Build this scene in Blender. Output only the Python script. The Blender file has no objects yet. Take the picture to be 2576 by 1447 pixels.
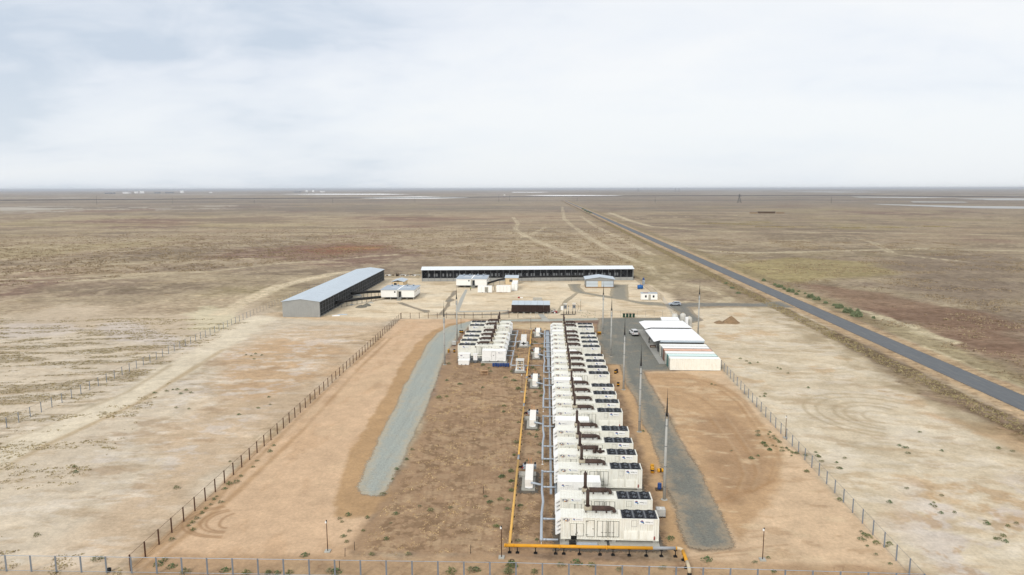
import bpy, bmesh, math, random
import numpy as np
from mathutils import Vector, Matrix, noise as mnoise
R = math.radians
random.seed(7)
scene = bpy.context.scene
C = scene.collection

# ------------------------------------------------------------------ camera
FPX, CW, CH = 1717.0, 2576.0, 1447.0           # focal length and frame of the photograph in working pixels
CAM_H = 43.9
YAW, PITCH, ROLL = R(2.9), math.atan((723.5 - 475.0) / FPX), R(0.12)
cf = Vector((-math.sin(YAW) * math.cos(PITCH), math.cos(YAW) * math.cos(PITCH), -math.sin(PITCH)))
cr = Vector((math.cos(YAW), math.sin(YAW), 0))
cu = cr.cross(cf)
cr2 = cr * math.cos(ROLL) - cu * math.sin(ROLL)
cu2 = cu * math.cos(ROLL) + cr * math.sin(ROLL)
cam = bpy.data.cameras.new('camera'); cam_o = bpy.data.objects.new('camera', cam); C.objects.link(cam_o)
cam.sensor_width = 36; cam.lens = FPX / CW * 36; cam.clip_start = 0.5; cam.clip_end = 200000
m = Matrix((cr2, cu2, -cf)).transposed().to_4x4(); m.translation = Vector((0, 0, CAM_H))
cam_o.matrix_world = m
scene.camera = cam_o

def at(px, py, z=0.0):
    """ground point (or point at height z) seen at a place of the photograph: a survey of the site plan"""
    d = cf + cr2 * ((px - CW / 2) / FPX) - cu2 * ((py - CH / 2) / FPX)
    t = (z - CAM_H) / min(d.z, -1e-5)
    return (d.x * t, d.y * t)

# ------------------------------------------------------------------ world, sun, exposure
scene.view_settings.view_transform = 'Standard'
scene.view_settings.look = 'None'
scene.view_settings.exposure = 0.42
scene.view_settings.gamma = 1.0
SUN_EL, SUN_AZ = R(34), R(207)                  # azimuth clockwise from +Y
world = bpy.data.worlds.new('World'); scene.world = world; world.use_nodes = True
wt = world.node_tree; wt.nodes.clear()
def wn(t): return wt.nodes.new(t)
def wl(a, b): wt.links.new(a, b)
wo = wn('ShaderNodeOutputWorld'); bg = wn('ShaderNodeBackground'); bg.inputs[1].default_value = 0.1
wl(bg.outputs[0], wo.inputs[0])
sky = wn('ShaderNodeTexSky'); sky.sky_type = 'NISHITA'; sky.sun_disc = False
sky.sun_elevation = SUN_EL; sky.sun_rotation = SUN_AZ; sky.air_density = 1.0; sky.dust_density = 2.0
tc = wn('ShaderNodeTexCoord'); sep = wn('ShaderNodeSeparateXYZ'); wl(tc.outputs['Generated'], sep.inputs[0])
def wmath(op, a, b=None):
    n = wn('ShaderNodeMath'); n.operation = op
    for i, v in enumerate((a, b)):
        if v is None: continue
        if isinstance(v, (int, float)): n.inputs[i].default_value = v
        else: wl(v, n.inputs[i])
    return n.outputs[0]
zc = wmath('MAXIMUM', sep.outputs[2], 0.0)
den = wmath('ADD', zc, 0.24)
comb = wn('ShaderNodeCombineXYZ')
wl(wmath('DIVIDE', sep.outputs[0], den), comb.inputs[0]); wl(wmath('DIVIDE', sep.outputs[1], den), comb.inputs[1])
comb.inputs[2].default_value = 3.7
def wnoise(scale, detail, rough, dist, off=(0, 0, 0)):
    mp = wn('ShaderNodeMapping'); mp.inputs['Location'].default_value = off
    mp.inputs['Scale'].default_value = (1.0, 1.35, 1)
    wl(comb.outputs[0], mp.inputs[0])
    n = wn('ShaderNodeTexNoise'); n.inputs['Scale'].default_value = scale; n.inputs['Detail'].default_value = detail
    n.inputs['Roughness'].default_value = rough; n.inputs['Distortion'].default_value = dist
    wl(mp.outputs[0], n.inputs['Vector']); return n.outputs[0]
def wramp(src, stops):
    r = wn('ShaderNodeValToRGB'); e = r.color_ramp.elements
    while len(e) > 1: e.remove(e[-1])
    e[0].position, e[0].color = stops[0][0], (*stops[0][1], 1)
    for p, c in stops[1:]:
        q = e.new(p); q.color = (*c, 1)
    wl(src, r.inputs[0]); return r.outputs[0]
def wmix(fac, a, b, mode='MIX'):
    n = wn('ShaderNodeMix'); n.data_type = 'RGBA'; n.blend_type = mode; n.clamp_factor = True
    if isinstance(fac, (int, float)): n.inputs[0].default_value = fac
    else: wl(fac, n.inputs[0])
    for i, v in ((6, a), (7, b)):
        if isinstance(v, tuple): n.inputs[i].default_value = (*v, 1)
        else: wl(v, n.inputs[i])
    return n.outputs[2]
# cloud deck: pale overcast with a few thinner blue-grey openings, brighter towards the front right
clouds = wnoise(0.8, 5, 0.5, 0.3, (4.4, 1.4, 0))
fine = wnoise(2.6, 7, 0.6, 0.5, (5.1, 2.2, 0))
grad = wmath('MULTIPLY', wmath('ADD', sep.outputs[0], 0.05), 0.20)          # brighter to the +X side
cl = wmath('ADD', wmath('ADD', wmath('MULTIPLY', clouds, 0.85), wmath('MULTIPLY', fine, 0.22)), grad)
deck = wramp(cl, [(0.34, (4.7, 5.3, 6.1)), (0.42, (6.05, 6.4, 6.95)), (0.51, (6.75, 6.98, 7.3)), (0.62, (7.2, 7.3, 7.4))])
horiz = wramp(zc, [(0.0, (1, 1, 1)), (0.06, (0.75, 0.75, 0.75)), (0.16, (0, 0, 0))])
deck = wmix(wmath('MULTIPLY', horiz, 0.55), deck, (6.5, 6.9, 7.25))
skyc = wmix(0.93, sky.outputs[0], deck)
wl(skyc, bg.inputs[0])
sun = bpy.data.lights.new('sun', 'SUN'); sun.energy = 1.5; sun.angle = R(18); sun.color = (1.0, 0.95, 0.87)
sun_o = bpy.data.objects.new('sun', sun); C.objects.link(sun_o)
sd = Vector((math.sin(SUN_AZ) * math.cos(SUN_EL), math.cos(SUN_AZ) * math.cos(SUN_EL), math.sin(SUN_EL)))
sun_o.rotation_euler = sd.to_track_quat('Z', 'Y').to_euler(); sun_o.location = (0, 0, 100)

# ------------------------------------------------------------------ materials
KALB = 0.74
def lin(v):
    v /= 255.0
    return v / 12.92 if v <= 0.04045 else ((v + 0.055) / 1.055) ** 2.4
def alb(r, g, b, k=None):
    k = KALB if k is None else k
    return (lin(r) * k, lin(g) * k, lin(b) * k)
def mat(name, col, rough=0.75, metal=0.0, var=0.08, scale=1.5, bump=0.0, bscale=20, spec=0.3, stain=None, stain_amt=0.0, stain_scale=(0.6, 0.6, 0.25)):
    mt = bpy.data.materials.new(name); mt.use_nodes = True
    nt = mt.node_tree; b = nt.nodes['Principled BSDF']
    b.inputs['Roughness'].default_value = rough; b.inputs['Metallic'].default_value = metal
    b.inputs['Specular IOR Level'].default_value = spec
    t = nt.nodes.new('ShaderNodeTexCoord')
    oi = nt.nodes.new('ShaderNodeObjectInfo')
    ad = nt.nodes.new('ShaderNodeVectorMath'); ad.operation = 'ADD'
    nt.links.new(t.outputs['Object'], ad.inputs[0]); nt.links.new(oi.outputs['Location'], ad.inputs[1])
    n = nt.nodes.new('ShaderNodeTexNoise'); n.inputs['Scale'].default_value = scale; n.inputs['Detail'].default_value = 5
    n.inputs['Roughness'].default_value = 0.65
    nt.links.new(ad.outputs[0], n.inputs['Vector'])
    mr = nt.nodes.new('ShaderNodeMapRange'); mr.inputs[1].default_value = 0.25; mr.inputs[2].default_value = 0.75
    mr.inputs[3].default_value = 1 - var; mr.inputs[4].default_value = 1 + var
    nt.links.new(n.outputs[0], mr.inputs[0])
    mx = nt.nodes.new('ShaderNodeMix'); mx.data_type = 'RGBA'; mx.blend_type = 'MULTIPLY'; mx.inputs[0].default_value = 1
    mx.inputs[6].default_value = (*col, 1); nt.links.new(mr.outputs[0], mx.inputs[7])
    rv = nt.nodes.new('ShaderNodeMapRange'); rv.inputs[3].default_value = 0.955; rv.inputs[4].default_value = 1.03; nt.links.new(oi.outputs['Random'], rv.inputs[0])
    mv = nt.nodes.new('ShaderNodeMix'); mv.data_type = 'RGBA'; mv.blend_type = 'MULTIPLY'; mv.inputs[0].default_value = 1
    nt.links.new(mx.outputs[2], mv.inputs[6]); nt.links.new(rv.outputs[0], mv.inputs[7])
    out = mv.outputs[2]
    if stain:
        mp = nt.nodes.new('ShaderNodeMapping'); mp.inputs['Scale'].default_value = stain_scale
        nt.links.new(ad.outputs[0], mp.inputs[0])
        n2 = nt.nodes.new('ShaderNodeTexNoise'); n2.inputs['Scale'].default_value = 4; n2.inputs['Detail'].default_value = 6
        n2.inputs['Roughness'].default_value = 0.7
        nt.links.new(mp.outputs[0], n2.inputs['Vector'])
        m2 = nt.nodes.new('ShaderNodeMapRange'); m2.inputs[1].default_value = 0.5; m2.inputs[2].default_value = 0.72
        m2.inputs[4].default_value = stain_amt
        nt.links.new(n2.outputs[0], m2.inputs[0])
        m3 = nt.nodes.new('ShaderNodeMix'); m3.data_type = 'RGBA'
        nt.links.new(m2.outputs[0], m3.inputs[0]); nt.links.new(out, m3.inputs[6]); m3.inputs[7].default_value = (*stain, 1)
        out = m3.outputs[2]
    nt.links.new(out, b.inputs['Base Color'])
    if bump:
        n3 = nt.nodes.new('ShaderNodeTexNoise'); n3.inputs['Scale'].default_value = bscale; n3.inputs['Detail'].default_value = 4
        nt.links.new(ad.outputs[0], n3.inputs['Vector'])
        bp = nt.nodes.new('ShaderNodeBump'); bp.inputs['Strength'].default_value = bump; bp.inputs['Distance'].default_value = 0.05
        nt.links.new(n3.outputs[0], bp.inputs['Height']); nt.links.new(bp.outputs[0], b.inputs['Normal'])
    return mt
M = {}
M['cream'] = mat('cream_paint', alb(240, 239, 229, 0.96), 0.55, var=0.05, stain=alb(208, 196, 168, .9), stain_amt=0.5, stain_scale=(0.9, 0.9, 0.12))
M['white'] = mat('white_paint', alb(247, 247, 244, 0.93), 0.5, var=0.03, stain=alb(236, 234, 228, .88), stain_amt=0.2)
M['fabric'] = mat('white_awning_sheet', alb(252, 253, 254, 0.9), 0.6, var=0.02)
M['trim'] = mat('grey_trim', alb(120, 120, 110), 0.6)
M['fan_dark'] = mat('dark_fan_frame', alb(42, 46, 56), 0.5, var=0.2, scale=3)
M['fan_ring'] = mat('black_fan_shroud', alb(26, 28, 32), 0.5, var=0.1)
M['fan_hub'] = mat('grey_fan_hub', alb(98, 104, 112), 0.5)
M['rust_dark'] = mat('dark_rusted_steel', alb(84, 68, 62), 0.8, var=0.28, scale=2.5, stain=alb(104, 78, 62), stain_amt=0.6)
M['bleached'] = mat('heat_bleached_steel', alb(196, 186, 164), 0.7, var=0.15, stain=alb(120, 92, 68), stain_amt=0.7)
M['black'] = mat('black_metal', alb(34, 34, 34), 0.6)
M['galv'] = mat('galvanised_steel', alb(196, 206, 216), 0.45, metal=0.15, var=0.1)
M['galv2'] = mat('galvanised_sheet', alb(172, 182, 192), 0.4, metal=0.2, var=0.14, scale=0.8)
M['yellow'] = mat('yellow_pipe_paint', alb(246, 176, 44), 0.6, var=0.12, scale=1.0, stain=alb(226, 176, 96), stain_amt=.6)
M['yellow_pale'] = mat('sun_faded_yellow_paint', alb(248, 196, 106), 0.6, var=0.1, scale=.8, stain=alb(222, 178, 110), stain_amt=.5)
M['grey_pipe'] = mat('grey_wrapped_pipe', alb(176, 180, 184), 0.5)
M['cream_pipe'] = mat('cream_pipe_wrap', alb(226, 208, 176), 0.6)
M['concrete'] = mat('pale_concrete', alb(198, 196, 186), 0.9, var=0.1, scale=1.2, stain=alb(160, 156, 146), stain_amt=0.4, stain_scale=(0.5, 0.5, 0.5))
M['concrete_dark'] = mat('grey_concrete', alb(184, 183, 176), 0.9, var=0.14, scale=0.9, stain=alb(126, 124, 116), stain_amt=0.6, stain_scale=(0.5, 0.5, 0.5))
M['pole'] = mat('cast_concrete_mast', alb(196, 196, 190), 0.85, var=0.08)
M['red'] = mat('red_paint', alb(168, 42, 32), 0.5)
M['glass'] = mat('dark_glass', alb(38, 44, 52), 0.12, var=0.05, spec=0.6)
M['brown_post'] = mat('brown_steel_post', alb(88, 58, 42), 0.8, var=0.2)
M['wire'] = mat('grey_fence_wire', alb(150, 148, 146), 0.7)
M['wire_brown'] = mat('brown_fence_wire', alb(110, 84, 66), 0.8)
M['grey_post'] = mat('blue_grey_steel_post', alb(142, 150, 160), 0.6)
M['roof_blue'] = mat('pale_blue_roof_sheet', alb(208, 220, 230, .8), 0.45, metal=0.05, var=0.04, scale=0.2)
M['roof_white'] = mat('white_roof_sheet', alb(240, 245, 250, .86), 0.5, var=0.03, scale=0.2)
M['clad'] = mat('grey_cladding', alb(176, 178, 176), 0.6, var=0.08, scale=0.5, stain=alb(150, 150, 146), stain_amt=0.5, stain_scale=(2, 2, 0.06))
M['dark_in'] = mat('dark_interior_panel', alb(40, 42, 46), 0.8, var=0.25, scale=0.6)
M['screen'] = mat('black_shade_mesh', alb(58, 59, 60), 0.85, var=0.25, scale=0.4)
M['mid_grey'] = mat('mid_grey_steel', alb(120, 124, 128), 0.6)
M['light_panel'] = mat('pale_vent_panel', alb(140, 144, 148), 0.6)
M['house_roof'] = mat('blue_grey_flat_roof', alb(184, 197, 210), 0.6, var=0.1, scale=0.5)
M['beige'] = mat('beige_panel', alb(238, 216, 178), 0.7, var=0.05)
M['rail_brown'] = mat('brown_corner_trim', alb(96, 66, 44), 0.7)
M['kiosk'] = mat('dark_brown_panel', alb(54, 36, 30), 0.6, var=0.15)
M['teal'] = mat('teal_paint', alb(84, 150, 146), 0.6, var=0.1)
M['teal_roof'] = mat('faded_teal_roof', alb(220, 239, 235, .92), 0.6, var=0.05, stain=alb(190, 222, 218, .9), stain_amt=0.4)
M['orange_roof'] = mat('faded_orange_roof', alb(234, 188, 162, .92), 0.6, var=0.1, scale=0.8, stain=alb(172, 160, 158), stain_amt=0.8, stain_scale=(0.12, 0.4, 1))
M['orange_side'] = mat('rust_orange_side', alb(164, 108, 86), 0.7, var=0.15)
M['blue'] = mat('blue_plastic', alb(44, 80, 146), 0.45, var=0.12)
M['blue_tank'] = mat('bright_blue_tank', alb(38, 110, 186), 0.4, var=0.06)
M['drum_yellow'] = mat('yellow_drum_paint', alb(236, 170, 30), 0.5, var=0.08)
M['green_bin'] = mat('dark_green_plastic', alb(32, 74, 52), 0.5)
M['tank_white'] = mat('white_tank_plastic', alb(226, 224, 216), 0.5, var=0.05, stain=alb(190, 184, 168), stain_amt=0.5)
M['wood'] = mat('bare_wood', alb(206, 172, 136), 0.85, var=0.15)
M['orange_rod'] = mat('orange_rod', alb(226, 150, 96), 0.6)
M['rubber'] = mat('black_rubber', alb(30, 30, 31), 0.8)
M['silver'] = mat('silver_car_paint', alb(190, 200, 212), 0.25, metal=0.3, var=0.02)
M['car_white'] = mat('white_car_paint', alb(244, 244, 244), 0.3, var=0.02)
M['rim'] = mat('alloy_rim', alb(170, 172, 176), 0.35, metal=0.5)
M['lamp_red'] = mat('red_lamp_lens', alb(150, 30, 26), 0.3)
M['skin'] = mat('skin', alb(196, 150, 122), 0.6)
M['cloth_black'] = mat('black_cloth', alb(28, 28, 30), 0.9)
M['cloth_navy'] = mat('navy_cloth', alb(46, 54, 86), 0.9)
M['cloth_hivis'] = mat('lime_vest_cloth', alb(196, 206, 70), 0.8)
M['logo_red'] = mat('maroon_logo', alb(122, 28, 34), 0.5)
M['logo_black'] = mat('black_lettering', alb(24, 22, 22), 0.5)
M['logo_white'] = mat('white_lettering', alb(250, 250, 250), 0.5)
M['logo_amber'] = mat('amber_triangle', alb(240, 170, 60), 0.5)
M['emblem_blue'] = mat('blue_swoosh', alb(74, 140, 200), 0.5)
M['emblem_red'] = mat('crimson_swoosh', alb(150, 50, 84), 0.5)
M['emblem_dark'] = mat('dark_green_swoosh', alb(44, 74, 74), 0.5)
M['emblem_grey'] = mat('grey_lettering', alb(128, 132, 138), 0.5)
M['lattice'] = mat('grey_lattice_steel', alb(96, 98, 102), 0.7)
M['leaf'] = mat('grey_green_leaf', alb(150, 136, 98, 1.0), 0.9, var=0.3, scale=3)
M['leaf2'] = mat('bush_leaf', alb(128, 138, 104, 1.0), 0.9, var=0.4, scale=2)
M['twig'] = mat('brown_twig', alb(104, 84, 62), 0.9)
M['scrub'] = mat('dry_olive_scrub', alb(158, 144, 108, 1.0), 1.0, var=0.35, scale=0.7)
M['steppe_scrub'] = mat('steppe_olive_scrub', alb(152, 135, 108, 1.0), 1.0, var=0.3, scale=0.3)
M['straw'] = mat('dry_straw', alb(206, 180, 138, 1.0), 1.0, var=0.3, scale=0.9)
M['far_white'] = mat('white_rendered_wall', alb(250, 250, 250, .95), 0.8)
M['far_grey'] = mat('grey_roof_sheet', alb(130, 134, 144), 0.8)
M['mound_grey'] = mat('grey_gravel_heap', alb(128, 124, 112), 1.0, var=0.2, bump=0.6)
M['mound_brown'] = mat('brown_earth_heap', alb(156, 130, 100), 1.0, var=0.25, bump=0.6)

# ------------------------------------------------------------------ mesh builder
SPLIT = {'support_block', 'divider_strip', 'bracket', 'hinge', 'flange', 'fork_pocket', 'corner_trim', 'leg', 'bearer', 'gauge', 'vent_rod', 'valve_box', 'cradle', 'insulator', 'stilt', 'support_leg', 'window', 'gate_panel', 'side_pipe', 'roof_seam'}
class MB:
    def __init__(s): s.v = []; s.f = []; s.sm = []; s.mi = []
    def face(s, idx, smooth=False, mi=0): s.f.append(tuple(idx)); s.sm.append(smooth); s.mi.append(mi)
    def box(s, x0, y0, z0, x1, y1, z1, mi=0):
        x0, x1 = min(x0, x1), max(x0, x1); y0, y1 = min(y0, y1), max(y0, y1); z0, z1 = min(z0, z1), max(z0, z1)
        n = len(s.v)
        s.v += [(x0, y0, z0), (x1, y0, z0), (x1, y1, z0), (x0, y1, z0), (x0, y0, z1), (x1, y0, z1), (x1, y1, z1), (x0, y1, z1)]
        for q in ((0, 3, 2, 1), (4, 5, 6, 7), (0, 1, 5, 4), (1, 2, 6, 5), (2, 3, 7, 6), (3, 0, 4, 7)): s.face([n + i for i in q], False, mi)
        return s
    def cyl(s, p0, p1, r0, r1=None, n=12, caps=True, mi=0):
        r1 = r0 if r1 is None else r1
        p0, p1 = Vector(p0), Vector(p1); d = (p1 - p0).normalized()
        a = d.orthogonal().normalized(); b = d.cross(a); k = len(s.v)
        for i in range(n):
            t = 2 * math.pi * i / n; w = a * math.cos(t) + b * math.sin(t)
            s.v.append(tuple(p0 + w * r0)); s.v.append(tuple(p1 + w * r1))
        for i in range(n):
            j = (i + 1) % n; s.face((k + 2 * i, k + 2 * j, k + 2 * j + 1, k + 2 * i + 1), True, mi)
        if caps:
            s.face([k + 2 * i for i in reversed(range(n))], False, mi); s.face([k + 2 * i + 1 for i in range(n)], False, mi)
        return s
    def tube(s, pts, r, n=8, caps=True):
        pts = [Vector(p) for p in pts]; k = len(s.v); up = None
        for i, p in enumerate(pts):
            d = (pts[min(i + 1, len(pts) - 1)] - pts[max(i - 1, 0)]).normalized()
            if up is None: up = d.orthogonal().normalized()
            a = (up - d * up.dot(d)).normalized(); up = a; b = d.cross(a)
            rr = r[i] if isinstance(r, (list, tuple)) else r
            for j in range(n):
                t = 2 * math.pi * j / n; s.v.append(tuple(p + (a * math.cos(t) + b * math.sin(t)) * rr))
        for i in range(len(pts) - 1):
            for j in range(n):
                l = (j + 1) % n; o = k + i * n
                s.face((o + j, o + l, o + n + l, o + n + j), True)
        if caps:
            s.face([k + j for j in reversed(range(n))]); s.face([k + (len(pts) - 1) * n + j for j in range(n)])
        return s
    def prism_xz(s, pts, y0, y1, mi=0):
        """outline in x,z extruded along y"""
        ar = sum(pts[i][0] * pts[(i + 1) % len(pts)][1] - pts[(i + 1) % len(pts)][0] * pts[i][1] for i in range(len(pts)))
        if ar < 0: pts = pts[::-1]
        k = len(s.v); n = len(pts)
        for x, z in pts: s.v.append((x, y0, z))
        for x, z in pts: s.v.append((x, y1, z))
        s.face([k + i for i in range(n)], False, mi); s.face([k + n + i for i in reversed(range(n))], False, mi)
        for i in range(n):
            j = (i + 1) % n; s.face((k + i, k + n + i, k + n + j, k + j), False, mi)
        return s
    def prism_yz(s, pts, x0, x1, mi=0):
        k = len(s.v); n = len(pts)
        ar = sum(pts[i][0] * pts[(i + 1) % n][1] - pts[(i + 1) % n][0] * pts[i][1] for i in range(n))
        if ar < 0: pts = pts[::-1]
        for y, z in pts: s.v.append((x0, y, z))
        for y, z in pts: s.v.append((x1, y, z))
        s.face([k + i for i in reversed(range(n))], False, mi); s.face([k + n + i for i in range(n)], False, mi)
        for i in range(n):
            j = (i + 1) % n; s.face((k + i, k + j, k + n + j, k + n + i), False, mi)
        return s
    def lathe(s, prof, n=16, cx=0, cy=0):
        k = len(s.v)
        for r, z in prof:
            for j in range(n):
                t = 2 * math.pi * j / n; s.v.append((cx + r * math.cos(t), cy + r * math.sin(t), z))
        for i in range(len(prof) - 1):
            for j in range(n):
                l = (j + 1) % n; o = k + i * n; s.face((o + j, o + l, o + n + l, o + n + j), True)
        s.face([k + j for j in reversed(range(n))]); s.face([k + (len(prof) - 1) * n + j for j in range(n)])
        return s
    def build(s, name, material, parent=None, loc=None, rz=0):
        if name in SPLIT and parent is not None:
            par = list(range(len(s.v)))
            def fd(i):
                while par[i] != i: par[i] = par[par[i]]; i = par[i]
                return i
            for f in s.f:
                for q in f[1:]: par[fd(q)] = fd(f[0])
            isl = {}
            for fi, f in enumerate(s.f): isl.setdefault(fd(f[0]), []).append(fi)
            if len(isl) > 1:
                first = None
                for fs in isl.values():
                    b = MB(); mp = {}
                    for fi in fs:
                        for q in s.f[fi]:
                            if q not in mp: mp[q] = len(b.v); b.v.append(s.v[q])
                        b.face([mp[q] for q in s.f[fi]], s.sm[fi], s.mi[fi])
                    o = b._build(name, material, parent, loc, rz); first = first or o
                return first
        return s._build(name, material, parent, loc, rz)
    def _build(s, name, material, parent=None, loc=None, rz=0):
        me = bpy.data.meshes.new(name); me.from_pydata(s.v, [], s.f)
        mats = material if isinstance(material, (list, tuple)) else [material]
        for q in mats: me.materials.append(M[q] if isinstance(q, str) else q)
        me.polygons.foreach_set('use_smooth', s.sm)
        if len(mats) > 1: me.polygons.foreach_set('material_index', s.mi)
        me.update()
        o = bpy.data.objects.new(name, me); C.objects.link(o)
        if parent: o.parent = parent
        if loc: o.location = loc
        o.rotation_euler.z = rz
        return o
def tag(o, label=None, cat=None, group=None, kind=None):
    if label: o['label'] = label
    if cat: o['category'] = cat
    if group: o['group'] = group
    if kind: o['kind'] = kind
    return o
def thing(name, label, cat, loc=(0, 0, 0), rz=0, group=None):
    o = bpy.data.objects.new(name, None); C.objects.link(o); o.location = loc; o.rotation_euler.z = rz
    o.empty_display_size = 0.3
    return tag(o, label, cat, group)
KIDS = {}
def copy_tree(o, parent=None):
    c = o.copy(); C.objects.link(c)
    if parent: c.parent = parent
    for ch in list(o.children): copy_tree(ch, c)
    return c
def place(proto, used, loc, rz=0, label=None, group=None):
    o = copy_tree(proto) if used[0] else proto
    used[0] = True
    o.location = loc; o.rotation_euler.z = rz
    if label: o['label'] = label
    if group: o['group'] = group
    return o
def text_mesh(body, size, name, material, parent, loc, rot=(R(90), 0, 0), bold=0.0, align='CENTER', depth=0.004):
    cu_ = bpy.data.curves.new(name, 'FONT'); cu_.body = body; cu_.size = size; cu_.align_x = align; cu_.align_y = 'CENTER'
    cu_.offset = bold; cu_.extrude = depth
    tmp = bpy.data.objects.new('tmp_text', cu_)
    C.objects.link(tmp)
    me = bpy.data.meshes.new_from_object(tmp.evaluated_get(bpy.context.evaluated_depsgraph_get()))
    C.objects.unlink(tmp); bpy.data.objects.remove(tmp); bpy.data.curves.remove(cu_)
    me.materials.clear(); me.materials.append(M[material])
    o = bpy.data.objects.new(name, me); C.objects.link(o); o.parent = parent; o.location = loc; o.rotation_euler = rot
    return o
ORD = 'first second third fourth fifth sixth seventh eighth ninth tenth eleventh twelfth thirteenth fourteenth fifteenth sixteenth seventeenth eighteenth nineteenth twentieth'.split()

# ================================================================== ground
def hsh(ix, iy, seed):
    h = (ix.astype(np.int64) * 374761393 + iy.astype(np.int64) * 668265263 + seed * 982451653) & 0xFFFFFFFF
    h = ((h ^ (h >> 13)) * 1274126177) & 0xFFFFFFFF
    h = (h ^ (h >> 16)) & 0xFFFF
    return h / 65535.0
def vnoise(x, y, seed):
    ix = np.floor(x); iy = np.floor(y); fx = x - ix; fy = y - iy
    fx = fx * fx * (3 - 2 * fx); fy = fy * fy * (3 - 2 * fy)
    a = hsh(ix, iy, seed); b = hsh(ix + 1, iy, seed); c = hsh(ix, iy + 1, seed); d = hsh(ix + 1, iy + 1, seed)
    return (a * (1 - fx) + b * fx) * (1 - fy) + (c * (1 - fx) + d * fx) * fy
def fbm(x, y, scale, seed, octv=4, gain=0.5, rot=0.5):
    v = 0; amp = 1; tot = 0; x = x / scale; y = y / scale
    for o in range(octv):
        v = v + amp * vnoise(x, y, seed + o * 17); tot += amp; amp *= gain
        x, y = (x * math.cos(rot) - y * math.sin(rot)) * 2.03 + 11.3, (x * math.sin(rot) + y * math.cos(rot)) * 2.03 + 5.7
    return v / tot
def sstep(a, b, x):
    t = np.clip((x - a) / (b - a), 0, 1); return t * t * (3 - 2 * t)
def sdist(X, Y, poly):
    """signed distance, positive inside"""
    P = np.array(poly, dtype=float); n = len(P)
    d2 = np.full(X.shape, 1e18); ins = np.zeros(X.shape, bool)
    for i in range(n):
        x0, y0 = P[i]; x1, y1 = P[(i + 1) % n]
        ex, ey = x1 - x0, y1 - y0
        t = np.clip(((X - x0) * ex + (Y - y0) * ey) / (ex * ex + ey * ey + 1e-12), 0, 1)
        dx = X - x0 - t * ex; dy = Y - y0 - t * ey
        d2 = np.minimum(d2, dx * dx + dy * dy)
        cond = ((y0 > Y) != (y1 > Y)) & (X < (x1 - x0) * (Y - y0) / ((y1 - y0) + 1e-12 * (1 if y1 >= y0 else -1)) + x0)
        ins ^= cond
    d = np.sqrt(d2)
    return np.where(ins, d, -d)
def ldist(X, Y, line):
    P = np.array(line, dtype=float); d2 = np.full(X.shape, 1e18)
    for i in range(len(P) - 1):
        x0, y0 = P[i]; ex, ey = P[i + 1] - P[i]
        t = np.clip(((X - x0) * ex + (Y - y0) * ey) / (ex * ex + ey * ey + 1e-12), 0, 1)
        dx = X - x0 - t * ex; dy = Y - y0 - t * ey
        d2 = np.minimum(d2, dx * dx + dy * dy)
    return np.sqrt(d2)
def W(*pts): return [at(*p) for p in pts]

NC, NR = 1250, 720
az = np.concatenate([np.linspace(-180, -56, 40)[:-1], np.linspace(-56, 56, NC), np.linspace(56, 180, 40)[1:-1]])
az = np.radians(az) - YAW
dep = np.radians(np.concatenate([np.geomspace(0.04, 0.5, 40)[:-1], np.linspace(0.5, 34, NR), np.linspace(34, 88, 40)[1:]]))
rad = CAM_H / np.tan(dep)
RR, AA = np.meshgrid(rad, az, indexing='ij')
GX = (RR * np.sin(AA)); GY = (RR * np.cos(AA))
X = GX.ravel(); Y = GY.ravel(); D = np.hypot(X, Y)

def arr(r, g, b): return np.array([lin(r), lin(g), lin(b)]) * KALB
col = np.zeros((X.size, 3)); veg = np.ones(X.size)
def blend(w, c):
    global col
    w = np.clip(w, 0, 1)[:, None]
    col = col * (1 - w) + (c if c.ndim == 2 else c[None, :]) * w
# --- steppe
n_big = fbm(X, Y, 260, 3, 5); n_mid = fbm(X, Y, 60, 9, 5, 0.55); n_sm = fbm(X, Y, 9, 21, 4, 0.6); n_ti = fbm(X, Y, 1.6, 31, 4, 0.65)
n_st = fbm(X * 0.35, Y, 42, 57, 5, 0.55)
col[:] = arr(182, 163, 135)
blend(sstep(0.44, 0.60, n_big) * 0.85, arr(156, 139, 118))
blend(sstep(0.50, 0.66, n_mid) * 0.7, arr(192, 175, 142))
blend(sstep(0.50, 0.64, n_st) * 0.65, arr(150, 135, 112))
blend(sstep(0.56, 0.70, fbm(X, Y, 120, 77, 4)) * 0.55, arr(184, 170, 128))
blend(sstep(0.60, 0.72, fbm(X, Y, 150, 83, 4)) * 0.6, arr(146, 116, 102))
blend(sstep(0.53, 0.62, n_sm) * 0.45 * (D < 700), arr(206, 190, 160))
blend(sstep(.52, .62, fbm(X * .3, Y, 24, 991, 4, .6)) * .55 * (D < 1500), arr(204, 188, 156))
col *= np.array([1.01, .99, 1.01])[None, :]
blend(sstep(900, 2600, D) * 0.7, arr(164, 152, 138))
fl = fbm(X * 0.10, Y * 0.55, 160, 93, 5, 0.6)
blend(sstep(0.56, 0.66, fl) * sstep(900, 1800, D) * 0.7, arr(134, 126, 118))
blend(sstep(0.60, 0.68, 1 - fl) * sstep(1500, 2600, D) * 0.6, arr(196, 190, 182))

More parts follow.
